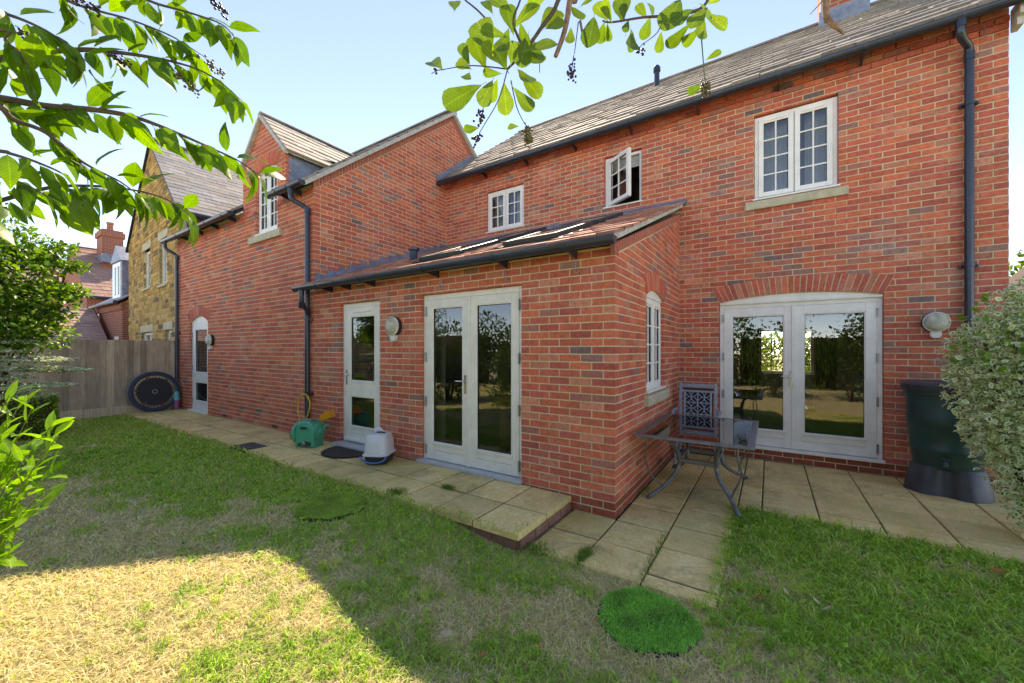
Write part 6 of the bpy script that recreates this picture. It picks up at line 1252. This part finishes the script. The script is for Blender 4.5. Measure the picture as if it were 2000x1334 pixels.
vb = thing('variegated_shrub', 'low shrub with tiers of white edged leaves under the garden tree', 'shrub', (-8.3, 0.4, 0.1)); m = MB()
for k in range(7): m.tube([(-8.3, 0.3, 0.05), (-8.25 + 0.1 * math.cos(k), 0.5 + 0.12 * math.sin(k), 0.7), (-8.1, 0.6 + 0.1 * k / 7, 0.9 + 0.1 * k)], 0.01, 5)
m.build('stems', 'bark', vb); leaf_cloud('foliage', [(-8.1, 0.6 + 0.22 * math.sin(k * 2.1), 0.95 + 0.115 * k, 0.42, 0.07) for k in range(7)] + [(-8.15, 0.95, 1.28, 0.3, 0.1), (-8.2, 1.2, 1.25, 0.2, 0.1)], 5200, 0.062, [(0.14, 0.27, 0.06), (0.2, 0.36, 0.09)], parent=vb, seed=9, flat=0.85, margin=(0.78, 0.84, 0.68), shell=0.8, mat='variegated')
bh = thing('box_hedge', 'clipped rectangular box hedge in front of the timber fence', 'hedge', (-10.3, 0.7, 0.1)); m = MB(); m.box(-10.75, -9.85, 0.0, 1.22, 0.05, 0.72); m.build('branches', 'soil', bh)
def box_leaves(x0, x1, y0, y1, z0, z1, n, size, cols, parent, seed):
    r = np.random.default_rng(seed); P_ = np.stack([r.uniform(x0, x1, n), r.uniform(y0, y1, n), r.uniform(z0, z1, n)], 1); f = r.integers(0, 5, n); lim = [(0, x1), (0, x0), (1, y1), (1, y0), (2, z1)]
    for i, (ax_, v) in enumerate(lim): P_[f == i, ax_] = v + r.normal(0, 0.018, (f == i).sum())
    d = r.normal(size=(n, 3)); d /= np.linalg.norm(d, axis=1)[:, None]; e = r.normal(size=(n, 3)); e = np.cross(d, e); e /= np.linalg.norm(e, axis=1)[:, None]; s_ = size * r.uniform(0.7, 1.3, n)[:, None]
    V = np.stack([P_ - d * s_ * .5, P_ + e * s_ * 0.35, P_ + d * s_ * .5, P_ - e * s_ * 0.35], 1).reshape(-1, 3); i = np.arange(n)[:, None] * 4; cols = np.array(cols); c = cols[r.integers(0, len(cols), n)] * r.uniform(0.7, 1.3, (n, 1)); return np_mesh('foliage', V, i + [0, 1, 2, 3], 'foliage', c, parent, 'stuff')
box_leaves(-10.8, -9.8, -0.05, 1.27, 0.05, 0.77, 11000, 0.04, [(0.1, 0.22, 0.025), (0.19, 0.34, 0.035), (0.3, 0.46, 0.05)], bh, 5)
# --- variegated bush by the water butt
rbush = thing('variegated_bush', 'large cream and green variegated bush spilling over the patio beside the water butt', 'bush', (1.8, 5.05, 0)); m = MB()
for k in range(9):
    a = k * 0.7; m.tube(smooth_path([(1.85, 5.05, 0.0), (1.85 + 0.15 * math.cos(a), 5.05 + 0.12 * math.sin(a), 0.6), (1.75 + 0.25 * math.cos(a), 5.05 + 0.25 * math.sin(a), 1.2 + 0.08 * k)], 4), 0.012, 6)
m.build('stems', 'bark', rbush, smooth=True)
LB = [(1.86, 5.1, 1.78, 0.36), (1.70, 5.05, 1.5, 0.38), (1.66, 5.02, 1.2, 0.36), (1.72, 5.0, 0.9, 0.34), (1.83, 4.95, 0.55, 0.30), (1.88, 4.93, 0.28, 0.26), (2.15, 5.05, 1.5, 0.5), (2.1, 5.0, 0.9, 0.5), (2.05, 5.1, 1.95, 0.33), (1.52, 5.1, 1.32, 0.2), (1.55, 5.08, 1.62, 0.17), (1.62, 4.98, 0.72, 0.18)]
leaf_cloud('foliage', LB, 17000, 0.046, [(0.22, 0.44, 0.09), (0.32, 0.54, 0.14), (0.16, 0.34, 0.06), (0.5, 0.64, 0.26)], parent=rbush, seed=12, margin=(0.9, 0.91, 0.64), shell=0.55, flat=0.2, aspect=0.62, mat='variegated')
leaf_cloud('young_shoots', [(1.72, 5.02, 1.72, 0.34), (1.6, 5.0, 1.42, 0.26)], 170, 0.075, [(0.16, 0.34, 0.03), (0.2, 0.38, 0.04)], parent=rbush, seed=13, shell=0.1)
# --- beyond the house on the right, and behind the lounge window
tr_ = thing('far_tree', 'rounded green tree seen past the right hand corner of the house', 'tree', (7.3, 15, 0)); m = MB(); m.tube([(7.3, 15, 0), (7.25, 15, 2), (7.2, 15, 4)], [0.2, 0.16, 0.08], 8); m.build('trunk', 'bark', tr_)
leaf_cloud('crown', [(7.2, 15, 3.6, 1.7), (6.2, 14.6, 3.0, 1.1), (5.9, 14.3, 4.2, 0.9), (5.4, 14.2, 3.0, 0.9), (5.2, 14.2, 1.9, 0.9), (7.6, 15, 4.8, 1.1), (6.3, 14.4, 2.0, 0.9)], 6500, 0.16, GR + [(0.2, 0.32, 0.04), (0.3, 0.4, 0.06)], parent=tr_, seed=15)
shd = thing('garden_shed', 'dark brown timber outbuilding with sloping barge board beyond the house corner', 'shed', (4.6, 10, 0)); m = MB(); m.prism([(3.3, 9.2, 0), (5.9, 9.2, 0), (5.9, 9.2, 2.1), (4.6, 9.2, 3.48), (3.3, 9.2, 2.1)], [(3.3, 12, 0), (5.9, 12, 0), (5.9, 12, 2.1), (4.6, 12, 3.48), (3.3, 12, 2.1)]); m.build('wall', 'far_brick', shd)
m = MB(); m.prism([(3.25, 9.1, 2.02), (4.6, 9.1, 3.5), (4.6, 9.1, 3.6), (3.2, 9.1, 2.1)], [(3.25, 12.1, 2.02), (4.6, 12.1, 3.5), (4.6, 12.1, 3.6), (3.2, 12.1, 2.1)]); m.prism([(6.0, 9.1, 2.02), (4.6, 9.1, 3.5), (4.6, 9.1, 3.6), (6.05, 9.1, 2.1)], [(6.0, 12.1, 2.02), (4.6, 12.1, 3.5), (4.6, 12.1, 3.6), (6.05, 12.1, 2.1)]); m.build('roof', 'bark', shd)
fp = thing('front_garden_shrub', 'sunlit strap leaved plant outside the far lounge window', 'shrub', (0.35, 14.3, 0)); m = MB(); m.tube([(0.35, 14.3, -0.1), (0.35, 14.3, 1.0)], 0.05, 6); m.build('stem', 'bark', fp); leaf_cloud('foliage', [(0.35, 14.3, 1.2, 0.9), (-0.6, 14.5, 1.4, 0.7), (1.3, 14.5, 1.5, 0.8)], 1500, 0.3, [(0.16, 0.3, 0.03), (0.3, 0.36, 0.06), (0.1, 0.2, 0.02)], parent=fp, seed=16, aspect=0.2)
# --- garden boundary behind the camera: mirrored in the glass, and throws sunlight back onto the walls
for i, (cx, cy, h_, lab) in enumerate(((-16.5, -5.6, 2.6, 'rounded'), (-12.2, -6.2, 2.9, 'dark'), (-8.0, -6.6, 2.5, 'low'), (-3.6, -6.9, 3.1, 'bushy'), (0.8, -6.7, 2.7, 'broad'), (5.0, -6.2, 3.0, 'tall'), (9.0, -5.4, 2.8, 'loose'))):
    h_t = thing('hedge_shrub', f'{lab} sunlit green shrub of the boundary hedge behind the lawn', 'shrub', (cx, cy, 0), 'boundary hedge shrubs'); m = MB(); m.box(cx - 1.9, cx + 1.9, cy - 0.5, cy - 0.2, -0.1, h_ - 0.7); m.build('stems', 'bark', h_t)
    r = random.Random(i); leaf_cloud('foliage', [(cx - 2.2 + 4.4 * k / 13, cy + r.uniform(-0.3, 0.4), r.uniform(0.3, h_ - 0.7), r.uniform(0.65, 1.0)) for k in range(14)], 7000, 0.16, GR + [(0.13, 0.2, 0.03)], parent=h_t, seed=40 + i, shell=0.5)
for i, (cx, cy, h_, lab) in enumerate(((-7.6, -1.2, 1.7, 'small leaved'), (-5.2, -1.3, 1.9, 'round'), (0.1, -2.2, 1.9, 'mid green'), (2.0, -2.3, 2.3, 'upright'), (4.2, -1.4, 2.0, 'wide'))):
    h_t = thing('border_shrub', f'{lab} leafy shrub in the border facing the house', 'shrub', (cx, cy, 0), 'border shrubs'); m = MB()
    for k in range(5): m.tube([(cx, cy, -0.1), (cx + 0.3 * math.cos(k * 1.3), cy + 0.3 * math.sin(k * 1.3), h_ * 0.7)], [0.025, 0.01], 5)
    m.build('stems', 'bark', h_t); r = random.Random(70 + i); leaf_cloud('foliage', [(cx + r.uniform(-0.6, 0.6), cy + r.uniform(-0.3, 0.3), r.uniform(0.3, h_ - 0.4), r.uniform(0.4, 0.62)) for k in range(9)], 3800, 0.09, GR + [(0.16, 0.27, 0.04)], parent=h_t, seed=75 + i, shell=0.6)
for i, (cx, cy, zc, rr_) in enumerate(((-6.0, -8.5, 4.6, 2.0), (4.2, -8.2, 4.2, 1.9))):
    h_t = thing('boundary_tree', ('spreading' if i else 'tall') + ' garden tree standing behind the boundary hedge', 'tree', (cx, cy, 0), 'boundary trees'); m = MB(); m.tube([(cx, cy, -0.1), (cx, cy, zc * 0.6), (cx, cy, zc)], [0.2, 0.15, 0.06], 8); m.build('trunk', 'bark', h_t); r = random.Random(50 + i); leaf_cloud('crown', [(cx + r.uniform(-1.4, 1.4), cy + r.uniform(-1, 1), zc + r.uniform(-1.2, 1.2), r.uniform(0.8, 1.2)) for k in range(8)], 3500, 0.17, GR, parent=h_t, seed=60 + i, shell=0.7)

# ================================================================== grass
def in_lawn(x, y, e=0.0):
    a = (x < -1.59) & (y < 2.5 + e) & (x > -11.85); b = (x >= -1.59) & (x < -0.3 + e) & (y < 2.62 + e); c = (x >= -0.3 + e * -1) & (y < 4.4 + e); return (a | b | c) & (x < 6)
COV = [(-0.595, 2.315, 0.275), (-3.32, 2.07, 0.30)]
def blades(P_, h, wd, lean, col, seed):
    n = len(P_); r = np.random.default_rng(seed); a = r.uniform(0, 2 * np.pi, n); b = r.uniform(0, 2 * np.pi, n); a = b + np.pi / 2 + r.normal(0, 0.5, n); sx = np.stack([np.cos(a), np.sin(a), np.zeros(n)], 1) * (wd / 2)[:, None]; ld = np.stack([np.cos(b), np.sin(b), np.zeros(n)], 1) * (lean * h)[:, None]; uz = np.stack([np.zeros(n), np.zeros(n), h], 1)
    mid = P_ + ld * 0.35 + uz * 0.6; tip = P_ + ld + uz * (1 - 0.35 * np.clip(lean, 0, 1.5))[:, None]
    V = np.stack([P_ - sx, P_ + sx, mid - sx * 0.8, mid + sx * 0.8, tip], 1).reshape(-1, 3); i = np.arange(n)[:, None] * 5; F = np.concatenate([i + [0, 1, 3], i + [0, 3, 2], i + [2, 3, 4]], 1).reshape(-1, 3); return V, F, np.repeat(col, 3, 0)
def grow_grass():
    r = np.random.default_rng(2); Vs, Fs, Cs, off = [], [], [], 0
    x = r.uniform(-12, 5.5, 3400000); y = r.uniform(-5, 4.5, 3400000); edge = r.exponential(0.02, len(x)); ok = in_lawn(x, y, edge); x, y = x[ok], y[ok]
    dist = np.hypot(x, y); az = np.degrees(np.arctan2(x, y)); seen = (az > -92) & (az < 62) & (dist > 0.9)
    dens = np.where(dist < 2.7, 8500, np.where(dist < 4.6, 4600, np.where(dist < 8, 2300, 1300))); dens = np.where(seen, dens, 450); keep = r.random(len(x)) < dens / (3400000 / (17.5 * 9.5)); x, y, dist, seen = x[keep], y[keep], dist[keep], seen[keep]
    for cx, cy, cr in COV: k = np.hypot(x - cx, y - cy) > cr * (0.95 + 0.06 * r.random(len(x))); x, y, dist, seen = x[k], y[k], dist[k], seen[k]
    n = len(x); g = 0.42 * vnoise(x + 20, y + 20, 11, 1.3) + 0.33 * vnoise(x + 20, y + 20, 12, 4.2) + 0.25 * vnoise(x + 20, y + 20, 13, 13.0)
    lush = sstep(-0.75, 0.1, x) * sstep(2.1, 3.0, y); left = sstep(-3.4, -6.0, x) * sstep(0.2, 1.6, y); near_path = sstep(1.7, 2.45, y) * (x < -1.6)
    gr = g - 0.53 - 0.07 * sstep(-3.6, -2.6, x) * sstep(2.75, 2.4, y) + 0.24 * lush + 0.30 * left + 0.16 * near_path - 0.10 * sstep(1.9, 0.9, y) * (x > -4); pg = np.clip(0.42 + gr * 7.0, 0.04, 0.94); green = r.random(n) < pg
    gc_ = np.array([(0.36, 0.6, 0.06), (0.48, 0.7, 0.1), (0.6, 0.73, 0.16), (0.24, 0.45, 0.05)])[r.integers(0, 4, n)]; dc_ = np.array([(0.88, 0.78, 0.43), (0.8, 0.67, 0.35), (0.93, 0.86, 0.57), (0.7, 0.68, 0.29)])[r.integers(0, 4, n)]
    col = np.where(green[:, None], gc_, dc_) * r.uniform(0.8, 1.2, (n, 1)); h = np.where(green, r.uniform(0.016, 0.046, n), r.uniform(0.012, 0.034, n)) * (1 + 0.9 * lush * r.random(n)) * (0.85 + 0.5 * vnoise(x + 9, y + 9, 15, 6)); lod = np.clip(dist / 2.6, 1, 3.2); wd = r.uniform(0.003, 0.0062, n) * lod * np.where(green, 1.15, 0.9)
    lean = np.where(green, r.uniform(0.4, 1.8, n), r.uniform(1.0, 3.2, n)); Pb = np.stack([x, y, lawn_z(x, y) - 0.004], 1)
    edge_up = (in_lawn(x, y) == False); Pb[:, 2] = np.where(edge_up & (x < -1.6), np.maximum(Pb[:, 2], PATH_Z - 0.004), np.where(edge_up, np.maximum(Pb[:, 2], -0.002), Pb[:, 2]))
    V, F, cc = blades(Pb, h * np.clip(lod, 1, 1.25), wd, lean, col, 5); np_mesh('lawn_grass', V, F, 'grass', cc, lawn, 'stuff')
    # tufts
    nt_ = 2600; cx = np.concatenate([r.uniform(-9, -0.6, 1700), r.uniform(-0.4, 1.9, 900)]); cy = np.concatenate([r.uniform(0.6, 2.5, 1700), r.uniform(2.2, 4.42, 900)]); gq = 0.6 * vnoise(cx + 20, cy + 20, 11, 1.3) + 0.4 * vnoise(cx + 20, cy + 20, 12, 4.2)
    k = in_lawn(cx, cy, 0.03) & ((gq > 0.54) | (cx > -0.4)) & ((cx > -0.4) | (r.random(len(cx)) < 0.6))
    for qx, qy, qr in COV: k &= np.hypot(cx - qx, cy - qy) > qr + 0.03
    cx, cy = cx[k], cy[k]; nb = 15; x = np.repeat(cx, nb) + r.normal(0, 0.014, len(cx) * nb); y = np.repeat(cy, nb) + r.normal(0, 0.014, len(cx) * nb); n = len(x); hb = np.repeat(r.uniform(0.03, 0.062, len(cx)) * np.where(cx > -0.4, 1.5, 1.0), nb) * r.uniform(0.6, 1.1, n)
    tc = np.repeat(np.array([(0.3, 0.6, 0.05), (0.46, 0.72, 0.08), (0.6, 0.76, 0.13), (0.2, 0.42, 0.04)])[r.integers(0, 4, len(cx))], nb, 0) * r.uniform(0.8, 1.2, (n, 1)); dd = np.hypot(x, y)
    V, F, cc = blades(np.stack([x, y, lawn_z(x, y) - 0.002], 1), hb, 0.0044 * np.clip(dd / 2.6, 1, 3), r.uniform(0.3, 1.4, n), tc, 8); np_mesh('grass_tufts', V, F, 'grass', cc, lawn, 'stuff')
    # tall seed stalks
    n = 70; x = r.uniform(-2.6, 1.2, n); y = r.uniform(1.2, 4.3, n); k = in_lawn(x, y, 0.03); x, y = x[k], y[k]; n = len(x); V, F, cc = blades(np.stack([x, y, lawn_z(x, y)], 1), r.uniform(0.08, 0.24, n), np.full(n, 0.0028), r.uniform(0.2, 1.3, n), np.tile([(0.5, 0.4, 0.2)], (n, 1)), 6); np_mesh('seed_stalks', V, F, 'grass', cc, lawn, 'stuff')
    # weeds and tufts in the paving joints
    px_ = np.concatenate([r.normal(-1.16, 0.02, 500), r.normal(-0.72, 0.015, 160), r.normal(-3.05, 0.05, 380), r.normal(-2.72, 0.03, 260), r.normal(-1.5, 0.05, 260), r.normal(-1.14, 0.03, 120)]); py_ = np.concatenate([r.normal(2.75, 0.06, 500), r.uniform(2.65, 3.4, 160), r.normal(2.58, 0.04, 380), r.normal(2.95, 0.02, 260), r.normal(2.62, 0.05, 260), r.uniform(4.2, 4.5, 120)]); pz = np.where((px_ < -1.6) | (py_ < 0), PATH_Z, 0.0); n = len(px_)
    V, F, cc = blades(np.stack([px_, py_, pz], 1), r.uniform(0.02, 0.055, n), np.full(n, 0.004), r.uniform(0.3, 1.3, n), np.array([(0.17, 0.3, 0.045)]) * r.uniform(0.8, 1.4, (n, 1)), 7); np_mesh('joint_weeds', V, F, 'grass', cc, path, 'stuff')
    # clover and broad weeds in the lush corner
    n = 2600; x = np.concatenate([r.uniform(-0.5, 1.9, 1500), r.uniform(-4, 0, 1100)]); y = np.concatenate([r.uniform(2.3, 4.4, 1500), r.uniform(1.2, 2.6, 1100)]); k = in_lawn(x, y, 0.02) & ((vnoise(x + 3, y + 3, 31, 2.5) > 0.5) | (x > -0.4)); k &= (x > -0.4) | (r.random(n) < 0.35)
    for cx, cy, cr in COV: k &= np.hypot(x - cx, y - cy) > cr + 0.02
    x, y = x[k], y[k]; n = len(x); a = r.uniform(0, 6.28, n); s_ = r.uniform(0.01, 0.024, n); z = lawn_z(x, y) + r.uniform(0.012, 0.05, n); d1_ = np.stack([np.cos(a) * s_, np.sin(a) * s_, r.normal(0, 0.3, n) * s_], 1); d2_ = np.stack([-np.sin(a) * s_ * 0.7, np.cos(a) * s_ * 0.7, r.normal(0, 0.3, n) * s_], 1); P0 = np.stack([x, y, z], 1)
    V = np.stack([P0 - d1_, P0 + d2_ * 0.9, P0 + d1_, P0 - d2_ * 0.9], 1).reshape(-1, 3); i = np.arange(n)[:, None] * 4; cc = np.array([(0.28, 0.52, 0.07)]) * r.uniform(0.7, 1.4, (n, 1)); np_mesh('lawn_weeds', V, i + [0, 1, 2, 3], 'foliage', cc, lawn, 'stuff')
grow_grass()
for ci, (cx, cy, cr) in enumerate(COV):
    zc = float(lawn_z(cx, cy)) + (-0.004 if ci == 0 else 0.012)
    t_ = thing('turf_cover', 'bright green artificial turf disc over a manhole beside the patio slabs' if ci == 0 else 'round turf covered manhole lid sunk in the lawn by the path', 'manhole cover', (cx, cy, zc)); m = MB(); m.lathe([(cr * 1.0, -0.04), (cr * 1.0, 0.01), (cr * 0.97, 0.014)], 40, Matrix.Translation((cx, cy, zc))); m.build('disc', 'rubber', t_); m = MB(); m.lathe([(cr * 1.07, -0.03), (cr * 1.06, -0.012), (cr * 1.01, -0.01), (cr * 1.01, -0.03)], 40, Matrix.Translation((cx, cy, zc)), caps=False); m.build('concrete_ring', 'concrete', t_)
    r = np.random.default_rng(80 + ci); n = 15000; a = r.uniform(0, 6.283, n); q = np.sqrt(r.random(n)) * cr * (1.0 + 0.04 * np.sin(a * 3 + 1) + 0.03 * np.sin(a * 7) + 0.025 * np.sin(a * 17)); x, y = cx + q * np.cos(a), cy + q * np.sin(a); base = np.array([(0.27, 0.68, 0.1), (0.37, 0.75, 0.14), (0.18, 0.55, 0.07)] if ci == 0 else [(0.28, 0.58, 0.06), (0.38, 0.66, 0.09), (0.58, 0.58, 0.14)])[r.integers(0, 3, n)] * r.uniform(0.8, 1.25, (n, 1)) * (0.72 + 0.56 * vnoise(x + 5, y + 5, 70 + ci, 9.0))[:, None]
    V, F, cc = blades(np.stack([x, y, np.full(n, zc + 0.01)], 1), r.uniform(0.014, 0.026, n), np.full(n, 0.0032), r.uniform(0.2, 1.2, n), base, 90 + ci); np_mesh('turf_pile', V, F, 'grass', cc, t_, 'stuff')
# fallen leaves
FL = [leaf_mesh('fallen_leaf', OV, 'fallen_rust', 0.5, 0.5, 0.8), leaf_mesh('fallen_leaf', OV, 'fallen_buff', 0.4, -0.4, -0.6)]
for (px, py, k, s_) in ((1490, 1168, 0, 0.06), (1605, 1190, 1, 0.07), (1968, 1122, 0, 0.08), (1048, 1255, 0, 0.04), (145, 1196, 1, 0.08), (188, 1245, 1, 0.07), (300, 1036, 0, 0.08), (860, 1235, 1, 0.09), (1361, 1000, 1, 0.05), (1600, 1180, 1, 0.05), (950, 1280, 0, 0.04), (1540, 1162, 1, 0.05), (1170, 1210, 0, 0.04), (1465, 1060, 1, 0.05), (1500, 918, 0, 0.04), (1420, 905, 1, 0.04), (640, 1305, 0, 0.06), (1842, 1160, 1, 0.06), (1062, 1180, 1, 0.05), (400, 1148, 0, 0.05), (80, 1160, 0, 0.09), (560, 1185, 1, 0.05), (985, 1010, 0, 0.04), (1232, 1012, 1, 0.05)):
    d = ray(px, py); zt_ = 0.0 if (1230 < px < 1520 and py < 1020) else (0.03 if px > 1100 else 0.06); t_ = (zt_ + 0.012 - CAMH) / d.z; p = Vector((0, 0, CAMH)) + d * t_
    a = rl.uniform(0, 6.28); o = bpy.data.objects.new('fallen_leaf', FL[k]); C.objects.link(o); o.matrix_basis = Matrix.Translation(p) @ Matrix.Rotation(a, 4, 'Z') @ Matrix.Rotation(rl.uniform(-0.4, 0.4), 4, 'X') @ Matrix.Scale(s_, 4)
    tag(o, ('curled rust brown' if k == 0 else 'dry pale buff') + ' fallen leaf lying on the ' + ('paving slabs' if zt_ == 0 else 'grass'), 'leaf', 'fallen leaves')
